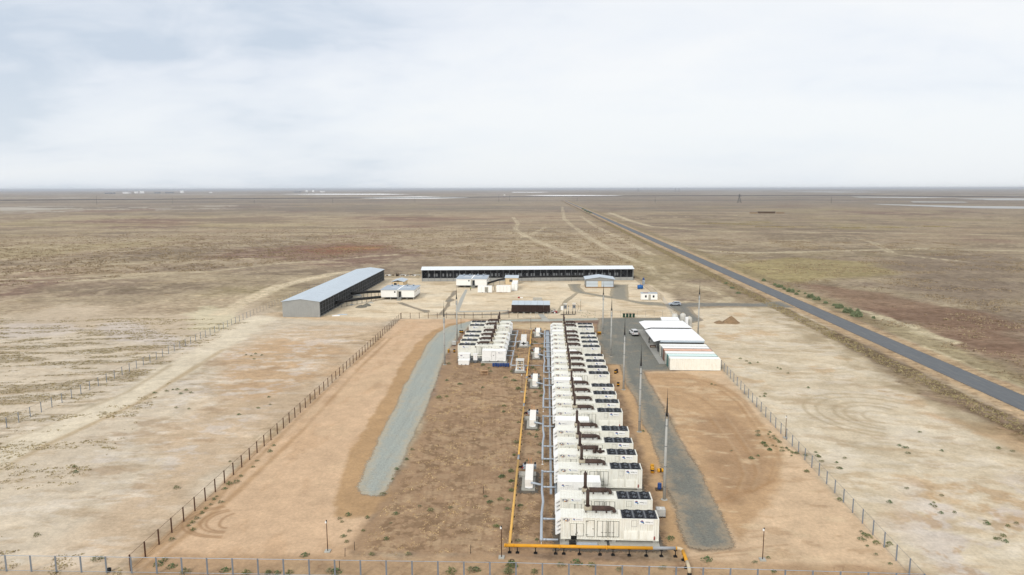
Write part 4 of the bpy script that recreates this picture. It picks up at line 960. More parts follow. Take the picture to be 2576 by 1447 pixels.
# transformer kiosks and cabinet in front of the short row
t = thing('transformer_kiosk', 'white transformer kiosk with a small purple badge beside the short generator row', 'transformer', (-22.4, 170.0, 0))
mb = MB().box(0, 0, .12, 2.9, 1.5, 1.95); mb.build('cabinet', 'white', t); MB().box(-.06, -.06, 1.95, 2.96, 1.56, 2.03).build('roof', 'white', t)
MB().box(.5, -.02, 1.45, .68, -.001, 1.65).box(.75, -.02, 1.42, .95, -.001, 1.68).build('badge', mat('purple_badge', alb(70, 40, 120), .5), t)
MB().box(2.9, .2, .3, 2.98, 1.3, 1.8).build('cooling_fin', 'grey_post', t); MB().box(.1, .1, 0, 2.8, 1.4, .12).build('base_frame', 'black', t)
mb = MB().cyl((1.35, -.05, 1.05), (1.35, 0, 1.05), .07, n=8); mb.build('lock', 'black', t)
t = thing('transformer_kiosk', 'low white metal chest standing in front of the purple-badged kiosk', 'transformer', (-22.0, 166.4, 0))
MB().box(0, 0, .18, 2.7, 1.5, 1.15).build('cabinet', 'white', t); MB().prism_yz([(-.1, 1.15), (1.6, 1.15), (1.5, 1.3), (0, 1.3)], -.1, 2.8).build('lid', 'white', t)
MB().box(.05, .05, 0, 2.65, 1.45, .18).build('base_frame', 'white', t); MB().box(.7, -.01, .03, .95, .06, .14).box(1.75, -.01, .03, 2.0, .06, .14).build('fork_pocket', 'black', t)
t = thing('electrical_cabinet', 'tall narrow white electrical cabinet with grey base beside the white container', 'cabinet', (-18.45, 168.6, 0))
MB().box(0, 0, .72, 1.0, .8, 2.25).build('cabinet', 'white', t); MB().box(-.05, -.05, 2.25, 1.05, .85, 2.32).build('roof', 'white', t)
MB().box(.12, -.05, .1, .88, .7, .718).build('base', 'mid_grey', t); MB().prism_xz([(.4, 1.55), (.6, 1.55), (.5, 1.75)], -.012, -.001).build('warning_sign', 'drum_yellow', t)

# ---- drums
def make_drum(body, band=None):
    root = thing('drum', 'drum', 'drum')
    m_ = MB(); m_.lathe([(.27, 0), (.29, .01), (.29, .29), (.305, .30), (.29, .31), (.29, .58), (.305, .59), (.29, .60), (.29, .87), (.30, .88), (.28, .88)], 14)
    m_.build('shell', body, root)
    if band: MB().lathe([(.296, .33), (.298, .34), (.298, .56), (.296, .57)], 14).build('band', band, root)
    MB().lathe([(.262, .872), (.255, .878)], 14).build('lid', body, root)
    return root
bd = make_drum('blue'); ub = [False]
for i in range(7):
    place(bd, ub, (-13.0 + i * .61, 164.9 + .12 * math.sin(i * 2.1), 0.1), i, 'blue drum in the row in front of the white container', 'blue drums in a row')
bd_c = copy_tree(bd); bd_c.location = (14.75 + 2.05, 96.15, 0.12); tag(bd_c, 'lone blue drum on a wooden pallet beside the lightning mast', 'drum'); del bd_c['group']
t = thing('pallet', 'long low wooden pallet under the blue drums', 'pallet', (-13.45, 164.45, 0))
mb = MB()
for q in range(6): mb.box(0, q * .17, .07, 4.5, q * .17 + .12, .1)
mb.build('deck', 'wood', t); mb = MB()
for q in range(6): mb.box(q * .88, 0, 0, q * .88 + .1, .97, .07)
mb.build('bearer', 'wood', t)
t = thing('pallet', 'small dark pallet under the lone blue drum', 'pallet', (16.2, 95.7, 0)); mb = MB()
for q in range(5): mb.box(0, q * .2, .07, 1.2, q * .2 + .13, .118)
mb.build('deck', 'twig', t); MB().box(0, 0, 0, .1, .95, .07).box(.55, 0, 0, .65, .95, .07).box(1.1, 0, 0, 1.2, .95, .07).build('bearer', 'twig', t)
yd = make_drum('drum_yellow', 'black'); uy = [False]
def hang(o): return o
def zpos(fn, x, y): return fn(x, y)
def dz(ox, oy, s): return lambda x, y: at((ox + x / s) / 1.5901, (oy + y / s) / 1.5901)
q1 = dz(1900, 1850, 2.576); q4 = dz(1750, 1230, 3.4347); q3 = dz(1950, 1350, 3.4347)
for (p, rx, lab) in ((q1(1825, 75), 0, 'yellow drum with a black band standing at the gravel edge, in front of its twin'), (q1(1828, 106), 0, 'yellow drum with a black band standing nearest the lightning mast'),):
    o = place(yd, uy, (*p, 0), 0.3, lab, 'yellow drums at the track edge')
o = place(yd, uy, (*q1(1880, 100), .3), 0, 'yellow drum with a black band lying on its side at the gravel edge', 'yellow drums at the track edge'); o.rotation_euler = (0, R(90), R(8))
o = place(yd, uy, (14.35, 86.6, 0), 0, 'yellow drum tucked between a generator and the caged tank', 'yellow drums at the track edge')
kd = make_drum('black', 'drum_yellow'); uk = [False]
KD = 'black drums with yellow bands'
for p, lab in ((q3(1757, 495), 'black drum with a broad yellow band beside a plain rusty drum'), (q3(1795, 668), 'black drum with a yellow band standing alone on sand by the mast'),
               (q4(232, 618), 'black and yellow drum beside the white caged tank of the short row')):
    place(kd, uk, (*p, 0), .5, lab, KD)
place(kd, uk, (*q4(313, 352), 0), 0, 'black and yellow drum at the foot of the rod lamp, one of two', 'pair of drums by the rod lamp'); place(kd, uk, (q4(313, 352)[0] + .62, q4(313, 352)[1] + .05, 0), 0, 'black and yellow drum at the foot of the rod lamp, one of two', 'pair of drums by the rod lamp')
o = place(yd, uy, (*q4(153, 618), 0), 0, 'yellow drum standing on the gravel track edge by the short row', 'yellow drums at the track edge')
rd = make_drum('rust_dark'); rd['label'] = 'rusty brown drum behind the black and yellow drum'; rd.location = (q3(1780, 487)[0], q3(1780, 487)[1] + .25, 0)
for k_, (x, y) in enumerate(((2210, 372), (2237, 372))):
    place(yd, uy, (*q4(x, y), 0), k_, 'yellow drum in the pair beside the far end of the long row', 'yellow drums side by side at the far row end')
# caged tanks
def make_ibc():
    root = thing('caged_tank', 'white caged liquid tank', 'tank')
    MB().box(.03, .03, .16, 1.17, .97, 1.12).build('tank', 'tank_white', root)
    mb = MB()
    for z in (.2, .42, .64, .86, 1.1):
        mb.box(0, 0, z, 1.2, .02, z + .02); mb.box(0, .98, z, 1.2, 1, z + .02); mb.box(0, .02, z, .02, .98, z + .02); mb.box(1.18, .02, z, 1.2, .98, z + .02)
    for q in range(7):
        x = q * .19 + .02; mb.box(x, -.012, .14, x + .02, -.001, 1.14); mb.box(x, 1.001, .14, x + .02, 1.012, 1.14)
    for q in range(6):
        y = q * .18 + .03; mb.box(-.012, y, .14, -.001, y + .02, 1.14); mb.box(1.201, y, .14, 1.212, y + .02, 1.14)
    mb.build('cage', 'galv', root)
    mb = MB().box(0, 0, .1, 1.2, 1, .13)
    for q in (0, .53, 1.06): mb.box(q, 0, 0, q + .14, 1, .1)
    mb.build('pallet_base', 'black', root); MB().cyl((.6, .5, 1.12), (.6, .5, 1.18), .12, n=10).build('cap', 'white', root)
    return root
ib = make_ibc(); ui = [False]
place(ib, ui, (15.0, 87.4, 0), 0, 'white caged liquid tank at the end of a near generator container', 'caged liquid tanks')
place(ib, ui, (-26.65, 187.9, 0), 0, 'white caged liquid tank at the gravel track by the short row', 'caged liquid tanks')

# ================================================================== pipes
def gas_main():
    root = thing('gas_pipeline', 'yellow gas pipeline on short black posts, running between the generator rows and along the front', 'pipeline', (0, 0, 0))
    zc = .95
    mb = MB().cyl((-4.95, 77.6, zc), (13.0, 77.75, zc), .2, n=14)
    for x in (-4.9, -3.9, 1.7, 7.4): mb.cyl((x, 77.6, zc), (x + .12, 77.6, zc), .24, n=14)
    mb.build('pipe_run', 'yellow', root)
    MB().cyl((13.0, 77.75, zc), (15.75, 77.85, zc), .19, n=14).build('pipe_run', 'grey_pipe', root)
    MB().tube([(15.75, 77.85, zc), (15.9, 77.86, zc)], .21, 12).build('joint', 'yellow', root)
    MB().tube([(15.9, 77.86, zc), (16.2, 77.8, zc), (16.42, 77.6, zc), (16.5, 77.3, zc)], .2, 12).build('elbow', 'cream_pipe', root)
    MB().tube([(16.5, 77.3, zc), (16.5, 74.9, zc)], .2, 12).build('pipe_run', 'yellow', root)
    MB().tube([(16.5, 74.9, zc), (16.5, 73.9, zc - .02), (16.5, 73.5, zc - .2), (16.5, 73.35, zc - .5)], .21, 12).build('elbow', 'cream_pipe', root)
    MB().cyl((16.5, 73.35, zc - .5), (16.5, 73.3, -.05), .25, n=12).build('riser_sleeve', 'black', root)
    segs = [(77.8, 104, 'yellow_pale'), (104, 106, 'grey_pipe'), (106, 131, 'yellow_pale'), (131, 133, 'grey_pipe'), (133, 151.3, 'yellow_pale'), (153, 183, 'yellow_pale'), (183, 185.5, 'grey_pipe'), (185.5, 206, 'yellow_pale')]
    for a_, b_, m_ in segs:
        mb = MB().cyl((-4.3 - (a_ - 78) * .0012, a_, zc), (-4.3 - (b_ - 78) * .0012, b_, zc), .165, n=12)
        if m_ != 'grey_pipe':
            y = a_ + 3
            while y < b_: mb.cyl((-4.32, y, zc), (-4.32, y + .12, zc), .2, n=12); y += 6.4
        mb.build('pipe_run', m_, root)
    MB().tube([(-4.38, 151.3, zc), (-4.5, 151.7, zc), (-4.25, 152.5, zc), (-4.38, 153, zc)], .16, 10).build('bend', 'grey_pipe', root)
    sm = MB().cyl((0, 0, .0), (0, 0, zc - .17), .06, n=8).box(-.22, -.22, -.04, .22, .22, .04).prism_xz([(-.2, .04), (.2, .04), (.07, .22), (-.07, .22)], -.02, .02).box(-.2, -.06, zc - .24, .2, .06, zc - .17)
    s0 = sm.build('support_post', 'black', root); first = True
    pts = [(x, 77.66) for x in (-4.29, -3.34, -1.13, 1.31, 2.29, 4.19, 6.67, 8.23, 10.18, 12.22, 14.03, 15.7)] + [(16.5, 76.9), (16.5, 75.2)]
    y = 80.2
    while y < 206: pts.append((-4.33, y)); y += 3.3
    for p in pts:
        o = s0 if first else s0.copy()
        if not first: C.objects.link(o)
        o.location = (*p, 0); first = False
    MB().cyl((-4.42, 206, zc), (-4.42, 206.6, zc), .05, n=8).box(-5.6, 206.3, .4, -4.0, 206.5, .55).build('end_valve', 'twig', root)
gas_main()
def make_manifold(sx, ys, xm, xe, rid, feed=None, y_low=None, label=''):
    root = thing('pipe_manifold', label, 'pipework')
    z = .92; ya, yb = ys[0] - .0, ys[-1]
    if feed is not None: ya, yb = min(ya, feed[1]), max(yb, feed[1]) if False else yb
    mb = MB().tube([(xm, ya, z), (xm, (ya * 2 + yb) / 3, z), (xm + .18 * sx, (ya + yb) / 2, z + .02), (xm, (ya + 2 * yb) / 3, z), (xm, yb, z)], .175, 12)
    for y in (ya, yb): mb.cyl((xm, y, z - .2), (xm, y, z + .2), .178, n=12)
    mb.build('main_pipe', rid, root)
    for y in ys:
        MB().cyl((xm, y, z), (xe, y, z), .13, n=10).cyl((xm + (xe - xm) * .12, y, z), (xm + (xe - xm) * .3, y, z), .155, n=10).build('branch_pipe', rid, root)
    for y in (ya, yb): MB().cyl((xm, y, -.03), (xm, y, z - .17), .045, n=8).box(xm - .15, y - .15, -.03, xm + .15, y + .15, .03).build('support_leg', 'white', root)
    if feed:
        fx, fy = feed
        MB().tube([(fx, fy, 1.2), (fx + (xm - fx) * .35, fy - .1, 1.18), (fx + (xm - fx) * .7, fy - .05, 1.0), (xm, fy, z)], .16, 10).build('feed_pipe', rid, root)
    return root
groups = [(79.25, 84.6, 94.3, 99.75), (104.75, 110.2, 120.0, 125.5), (130.9, 136.35, 146.3, 151.7), (157.0, 162.5, 172.3, 177.9), (182.9, 188.4, 198.6, 204.2)]
for i, g in enumerate(groups):
    make_manifold(1, g, -.45, 1.62, 'galv', (-2.1, [95.0, 121.2, 147.3, 173.5, 199.9][i]), label='silver pipe ladder feeding the long row, %s from the front pipe' % ORD[i])
make_manifold(-1, (173.0, 178.3), -8.6, -10.5, 'galv', None, label='silver pipe ladder feeding the near end of the short row')
make_manifold(-1, (183.6, 189.1, 198.6, 204.0), -8.6, -10.5, 'galv', (-6.6, 189.1), label='silver pipe ladder feeding the far end of the short row')
t = thing('pipe', 'short silver pipe joining the open white skid to the short row pipe ladder', 'pipe', (0, 0, 0)); MB().tube([(-8.6, 173.0, .92), (-8.62, 163.5, .92), (-8.4, 163.1, .92), (-7.0, 163.0, 1.0)], .16, 10).build('pipe_run', 'galv', t); MB().cyl((-8.6, 163.3, -.03), (-8.6, 163.3, .78), .045, n=8).build('support_leg', 'white', t)
# cable tray
t = thing('cable_tray', 'long galvanised cable tray beside the intake ends of the long row', 'cable tray', (0, 0, 0))
segs = [(92.5, 101), (101, 114), (114, 127), (127, 140), (140, 152), (152, 160)]
for a_, b_ in segs: MB().box(.66, a_ + .02, .62, 1.0, b_, .76).build('tray_section', 'galv2', t)
for a_, b_, x0 in ((160, 171, .35), (171, 182, .15), (182, 194, .0), (194, 205, -.1)): MB().box(x0, a_ + .02, .62, 1.0, b_, .76).build('tray_section', 'galv2', t)
for y in range(94, 205, 5): MB().box(.7, y, -.02, .76, y + .06, .62).box(.92, y, -.02, .98, y + .06, .62).build('support_leg', 'galv2', t)
MB().box(-.12, 205.2, .3, 1.02, 206.2, .95).build('end_box', 'rust_dark', t)
t = thing('cable_tray', 'wide galvanised tray end leaning by the nearest switchgear container', 'cable tray', (0, 0, 0)); MB().box(1.38, 92.6, .35, 1.7, 97.6, .5).build('tray_section', 'galv2', t); MB().box(1.42, 92.8, -.02, 1.5, 92.9, .35).box(1.6, 97.3, -.02, 1.68, 97.4, .35).build('support_leg', 'galv2', t)
t = thing('cable_tray', 'broad low galvanised cable tray lying in front of the nearest generator', 'cable tray', (0, 0, 0))
MB().box(2.6, 79.2, .1, 6.4, 79.75, .2).build('tray_section', 'galv2', t); MB().box(3.9, 79.1, .2, 6.5, 79.85, .34).build('lid', 'galv', t); MB().box(3.0, 79.2, .24, 3.85, 79.95, .52).build('cable_bundle', 'black', t)
for y_, lab in ((165.6, 'pale conduit crossing the ground past the open white skid'), (189.9, 'pale conduit crossing the ground past the far skid')):
    t = thing('conduit', lab, 'conduit', (0, 0, 0)); MB().cyl((-5.0, y_, .35), (-.9, y_, .35), .06, n=8).build('sleeve', 'galv', t); MB().cyl((-7.5, y_, .33), (-5.0, y_, .33), .045, n=8).cyl((-.9, y_, .33), (.6, y_, .33), .045, n=8).build('cable', 'black', t)
    MB().cyl((-6, y_, -.02), (-6, y_, .33), .03, n=6).cyl((-3, y_, -.02), (-3, y_, .33), .03, n=6).cyl((-.6, y_, -.02), (-.6, y_, .33), .03, n=6).build('support_leg', 'black', t)
# gas skids
def make_skid():
    root = thing('gas_skid', 'white gas skid', 'gas skid')
    m_ = mat('rust_streaked_white', alb(246, 243, 236, .93), .6, var=.04, stain=alb(214, 184, 148, .93), stain_amt=.35, stain_scale=(2.2, .9, .5))
    hb = MB().prism_yz([(0, .3), (5.6, .3), (5.6, 1.5), (.12, 1.5), (0, 1.4)], -.58, .58)
    for q in range(8): hb.box(-.55, .5 + q * .64, 1.5, .55, .56 + q * .64, 1.53)
    hb.build('housing', m_, root)
    MB().prism_xz([(-.58, .3), (.58, .3), (.52, .12), (.0, .06), (-.5, .16)], -.06, -.005).build('end_skirt', 'fabric', root)
    mb = MB().box(-.5, .4, .0, .5, 5.3, .296); mb.build('base_frame', 'black', root)
    mb = MB()
    mb.box(-1.1, 6.7, .2, -.6, 7.3, .85); mb.box(.6, 6.7, .2, 1.0, 7.2, .9); mb.box(-1.0, 6.5, .7, 1.0, 6.62, .8); mb.build('valve_box', 'galv', root)
    mb = MB().cyl((-1.5, 6.8, .3), (-.75, 7.0, .95), .13, n=8).cyl((-.75, 7.0, .85), (-.75, 7.0, 1.2), .16, n=8).cyl((.8, 7.0, .9), (.8, 7.0, 1.2), .15, n=8).cyl((-1.7, 6.9, .5), (-1.1, 6.9, .5), .14, n=8); mb.build('valve', 'black', root)
    MB().cyl((-1.25, 6.8, .25), (-1.0, 6.8, .5), .12, n=8).build('red_valve', 'red', root)
    for x in (-.22, .2): MB().cyl((x, 5.8, .2), (x, 5.8, 2.4), .03, n=6).build('vent_rod', 'orange_rod', root)
    return root
sk = make_skid(); uk2 = [False]
for i, y in enumerate((93.4, 119.6, 145.7, 171.9, 198.3)):
    place(sk, uk2, (-2.4, y + 1.85, .16), 0, 'white covered gas skid beside the yellow pipeline, %s from the front pipe' % ORD[i], 'covered gas skids')
    tag(MB().box(-3.5, y + 1.5, -.03, -1.5, y + 6.0, .16).build('concrete_slab', 'concrete'), 'pale concrete slab under a gas skid', 'slab', 'slabs under gas skids', 'structure')
    tag(MB().box(-4.05, y + 8.0 - 1.9, -.03, -1.42, y + 8.0 - .4, .36).build('concrete_slab', 'concrete'), 'raised cross slab under the valves of a gas skid', 'slab', 'slabs under gas skids', 'structure')
    sheet('gravel_bed', [(-4.1, y + .6), (-.9, y + .6), (-.9, y + 8.2), (-4.3, y + 8.0)], 0.006, G_dark, .25, .4, 50 + i, 'dark gravel round a gas skid', cat='gravel bed')
def open_skid(y, lab, covered):
    root = thing('gas_skid', lab, 'gas skid', (-6.25, y, .3))
    if not covered:
        mb = MB()
        for x in (-.95, .85):
            for yy in (.3, 2.4): mb.box(x, yy, .14, x + .1, yy + .1, 2.5)
        mb.box(-1.0, .25, 2.5, 1.0, 2.55, 2.58); mb.box(-.95, .3, 1.5, .95, .4, 1.6); mb.box(-.95, .3, .9, .95, .4, 1.0); mb.box(-1.1, .1, .1, 1.1, 2.9, .22)
        mb.box(-.95, 2.4, 1.2, .95, 2.46, 2.4)
        mb.build('frame', 'white', root)
        mb = MB()
        for q in range(5): mb.box(-.98, .35 + q * .45, 2.582, .98, .42 + q * .45, 2.62)
        mb.build('roof_rib', 'concrete', root)
        for x, z in ((-.45, 2.0), (.45, 2.0), (-.45, 1.3), (.45, 1.3), (-.45, .65), (.45, .65)): MB().cyl((x, .5, z), (x, 2.2, z), .2, n=12).build('filter_vessel', 'cream_pipe', root)
        MB().cyl((-.5, .35, .6), (-.5, .5, .6), .13, n=10).cyl((.5, .35, .62), (.5, .5, .62), .13, n=10).build('gauge', 'drum_yellow', root)
        MB().box(-.12, .3, .3, .12, .5, .62).cyl((-.3, .32, 1.72), (.3, .32, 1.72), .05, n=8).build('valve', 'black', root)
        MB().cyl((1.2, 1.0, .2), (1.2, 1.0, 1.4), .1, n=8).cyl((1.2, 1.0, 1.1), (2.0, 1.0, 1.1), .08, n=8).build('side_pipe', 'galv', root)
        MB().cyl((1.5, .5, .06), (1.5, .5, .5), .15, n=8).build('red_valve', 'red', root)
    else:
        MB().prism_yz([(1.3, .6), (4.6, .6), (4.6, 2.4), (1.3, 2.4)], -.75, .75).build('housing', 'white', root)
        mb = MB()
        for q in range(5): mb.box(-.7, 1.5 + q * .62, 2.4, .7, 1.56 + q * .62, 2.43)
        mb.build('roof_rib', 'concrete', root)
        MB().box(-1.1, .1, .1, 1.1, 5.0, .22).build('base_frame', 'white', root)
        mb = MB()
        for x in (-.95, .0, .95): mb.cyl((x, .2, .22), (x, .2, 1.0), .035, n=6)
        mb.cyl((-.95, .2, .95), (.95, .2, .95), .03, n=6).cyl((-.95, .2, .6), (.95, .2, .6), .03, n=6); mb.build('guard_rail', 'black', root)
        MB().cyl((0, .7, .22), (0, .7, 1.0), .18, n=10).cyl((-.6, .8, .6), (.6, .8, .6), .1, n=8).build('valve', 'black', root)
    for x in (-.45, .4): MB().cyl((x, 5.6 if covered else 4.0, -.3), (x, 5.6 if covered else 4.0, 3.3), .03, n=6).build('vent_rod', 'yellow_pale', root)
    return root
open_skid(160.0, 'open white frame skid with yellow gauges beside the yellow pipeline', False); open_skid(186.6, 'white covered skid with a black guard rail, across the pipeline from the others', True)
for y, a_ in ((159.7, 3.2), (186.4, 5.5)):
    tag(MB().box(-7.5, y, -.03, -4.8, y + a_, .3).build('concrete_slab', 'concrete'), 'raised concrete slab under a skid on the short row side', 'slab', 'slabs on the short row side', 'structure')
    sheet('gravel_bed', [(-8.1, y - .5), (-4.4, y - .5), (-4.4, y + a_ + .6), (-8.2, y + a_ + .6)], 0.006, G_dark, .25, .4, 60 + y, 'dark gravel round a skid', cat='gravel bed')
t = thing('wooden_crate', 'broken wooden crate standing on brown ground in front of the blue drums', 'crate', (*at(1218, 943), 0)); MB().box(-.9, .5, .0, .9, .58, 1.0).box(-.9, -.3, .9, .9, .5, .98).build('panel', 'wood', t); MB().box(.8, -.3, 0, .9, .5, .9).box(-.55, -.3, 0, -.45, -.2, .9).box(-.9, -.28, 1.0, .9, -.2, 1.1).build('leg', 'wood', t)

# ================================================================== masts and rod lamps
def make_mast(hc=11.9, hn=16.4):
    root = thing('lightning_mast', 'mast', 'mast')
    MB().cyl((0, 0, 0), (0, 0, hc), .24, .15, n=10).build('concrete_pole', 'pole', root)
    mb = MB()
    for q in range(4): mb.cyl((0, 0, 1.9 + q * 3.0), (0, 0, 2.0 + q * 3.0), .245 - .023 * q, n=10)
    mb.build('band', 'mid_grey', root)
    br = MB()
    for s in (-1, 1): br.box(s * .2 - .035, -.04, hc - 1.3, s * .2 + .035, .04, hc + .9)
    br.box(-.23, -.03, hc + .82, .23, .03, hc + .9); br.build('mounting_bracket', 'mid_grey', root)
    MB().cyl((0, 0, hc + .4), (0, 0, hc + 3.1), .14, .05, n=8).cyl((0, 0, hc + 3.1), (0, 0, hn), .03, .012, n=6).build('lightning_rod', 'black', root)
    MB().lathe([(.5, -.02), (.42, .03), (.3, .06)], 12).build('footing', 'concrete', root)
    return root
ms = make_mast(); um = [False]
LM = ['tall concrete lightning mast nearest the front, beside the grey gravel track', 'tall concrete lightning mast second from the front along the gravel track', 'tall concrete lightning mast at the sand edge opposite the storage containers',
      'tall concrete lightning mast opposite the white awnings', 'tall concrete lightning mast by the two yellow drums at the far row end', 'tall concrete lightning mast behind the awnings, on pale sand', 'tall concrete lightning mast on the pale gravel track by the white kiosk', 'tall concrete lightning mast behind the caged tank of the short row']
for (x, y), l in zip(((16.97, 93.0), (17.1, 120.5), (17.15, 146.85), (17.15, 177.1), (17.2, 204), (46.1, 205.6), (-25.5, 166.7), (-25.9, 193.8)), LM): place(ms, um, (x, y, 0), 0, l, 'concrete lightning masts')
def make_rod(h=4.05):
    root = thing('rod_lamp', 'lamp', 'lamp post'); MB().cyl((0, 0, .1), (0, 0, h), .055, .045, n=8).build('post', 'brown_post', root)
    MB().box(-.35, -.35, -.03, .35, .35, .12).build('footing', 'concrete', root); MB().box(-.16, -.1, h - .35, .02, .06, h - .12).build('lamp', 'white', root); MB().cyl((0, 0, h - .3), (0, 0, h + .02), .075, n=8).build('cap', 'black', root); return root
rp = make_rod(); ur = [False]
for (x, y), l in zip(((-26.55, 76.84), (-5.2, 76.42), (25.95, 77.38), (-5.15, 144.1), (42.57, 118.5), (-4.8, 211.9), (-26.85, 211), (12.5, 245.4)),
    ('thin brown lamp post on the sand beside the brown fence corner', 'thin brown lamp post at the end of the front yellow pipe', 'thin brown lamp post standing alone on sand near the front fence', 'thin dark lamp post in front of the open white skid', 'thin brown lamp post at the grey side fence', 'thin tan lamp post behind the far end of the yellow pipeline', 'thin brown lamp post above two black and yellow drums', 'thin brown lamp post beside the switchgear poles')):
    place(rp, ur, (x, y, 0), 0, l, 'thin lamp posts')
for (px, py), l in zip(((1416, 2 + 2190 / 1.5901), (1188, 1379), (1880, 1380)), ()): pass
for i, p in enumerate(((1000 + 980 / 2.342, 1750 + 1055 / 2.342), (1000 + 2066 / 2.342, 1750 + 1085 / 2.342), (1000 + 2187 / 2.342, 1750 + 525 / 2.342), (1000 + 890 / 2.342, 1750 + 1115 / 2.342), (1000 + 840 / 2.342, 1750 + 1235 / 2.342))):
    x, y = at(p[0] / 1.5901, p[1] / 1.5901)
    tag(MB().cyl((0, 0, -.03), (.05 * (i % 2), 0, 1.1), .035, n=6).build('stake', 'black', None, (x, y, 0)), 'short dark survey stake in the brown ground', 'stake', 'short survey stakes')

# ================================================================== fences
def fence(name, label, pts, spacing, h, post, wire, pw=.05, group=None, double=False, off=0.0):
    root = thing(name, label, 'fence', (0, 0, 0), 0, group)
    me_o = None; rails = MB()
    total = 0; first = True
    for (x0, y0), (x1, y1) in zip(pts[:-1], pts[1:]):
        L = math.hypot(x1 - x0, y1 - y0); n = max(1, round(L / spacing)); ang = math.atan2(y1 - y0, x1 - x0)
        for i in range(n + 1):
            if not first and i == 0: continue
            first = False
            x = x0 + (x1 - x0) * i / n; y = y0 + (y1 - y0) * i / n
            if me_o is None:
                mb = MB()
                if double: mb.box(-pw * 2, -pw * .8, -.03, -pw * .2, pw * .8, h); mb.box(pw * .2, -pw * .8, -.03, pw * 2, pw * .8, h); mb.box(-pw * .2, -pw * .3, -.03, pw * .2, pw * .3, h - .05)
                else: mb.box(-pw, -pw, -.03, pw, pw, h)
                me_o = mb.build('post', post, root); o = me_o
            else: o = me_o.copy(); C.objects.link(o)
            o.location = (x, y, 0); o.rotation_euler.z = ang
        t = .035 if double else .022
        for z, rr in ((h - .04, t), (.12, t * .7)): rails.cyl((x0, y0, z), (x1, y1, z), rr, n=5)
    rails.build('rail', wire, root)
    return root
fence('post_fence', 'brown post fence along the sandy track, running from the front up to the left shed', [at(329, 1436), at(1008, 802.3)], 3.0, 2.0, 'brown_post', 'wire_brown', .065)
fence('post_fence', 'brown post fence behind the short generator row', [at(1009.5, 801.5), at(1303, 799.5)], 3.0, 2.0, 'brown_post', 'wire_brown', .075)
fp = [at(1316, 800), at(1378, 799.5), at(1497, 795.5), at(1688, 797)]
fence('wire_fence', 'thin grey wire fence behind the gravel yard and the green bins', [fp[2], fp[3]], 3.05, 2.0, 'wire', 'wire', .035)
fence('wire_fence', 'short grey posts of the gateway in front of the dark brown kiosk', [fp[0], fp[1]], 3.6, 2.1, 'pole', 'wire_brown', .05)
ol = [at(-330, 1222), at(17.5, 1077), at(630, 796), at(692, 768)]
fence('wire_fence', 'long blue-grey wire fence crossing the scrubland outside the brown fence', ol[:3], 3.0, 2.05, 'grey_post', 'wire', .055)
fence('wire_fence', 'thin dark wire fence running along the long left shed', [ol[2], ol[3], at(866, 694)], 3.0, 2.0, 'wire', 'wire', .04)
fence('wire_fence', 'thin wire fence between the two long sheds', [at(968, 695), at(1052, 693)], 3.0, 2.0, 'wire', 'wire', .04)
y_f0 = at(12, 1437)
ft = at(2326, 1443.7, 2.0); fl_ = at(1298, 1415.0, 2.0) 
fa = at(12, 1396.8, 2.0)
fence('front_fence', 'grey steel fence with paired posts across the very front', [(fa[0] - 3 * 3.02 * 4, fa[1] - .02 * 36), fa, fl_, ft], 3.02, 2.0, 'grey_post', 'galv', .043, double=True)
fence('side_fence', 'blue-grey post fence running from the white storage container to the front', [at(1814, 926), at(2287, 1446), at(2420, 1592)], 3.0, 2.0, 'grey_post', 'wire', .06)
fence('wire_fence', 'dense brown-grey fence between the back shed and the white cabin', [at(1744 / 1 - 0, 0) if False else at((2150 + 1425 / 3.68) / 1.5901, (1030 + 320 / 3.68) / 1.5901), at((2150 + 1845 / 3.68) / 1.5901, (1030 + 640 / 3.68) / 1.5901)], 2.4, 2.2, 'rail_brown', 'wire_brown', .05)
fence('wire_fence', 'pale wire fence from the gate past the silver car to the water tanks', [at((2150 + 1850 / 3.68) / 1.5901, (1030 + 660 / 3.68) / 1.5901), at((2150 + 2008 / 3.68) / 1.5901, (1030 + 862 / 3.68) / 1.5901)], 3.0, 2.0, 'galv', 'galv', .04)
fence('wire_fence', 'thin fence hidden partly behind the awnings and storage containers', [at((2150 + 2008 / 3.68) / 1.5901, (1030 + 862 / 3.68) / 1.5901), at(1814, 926)], 3.0, 2.0, 'grey_post', 'wire', .05)

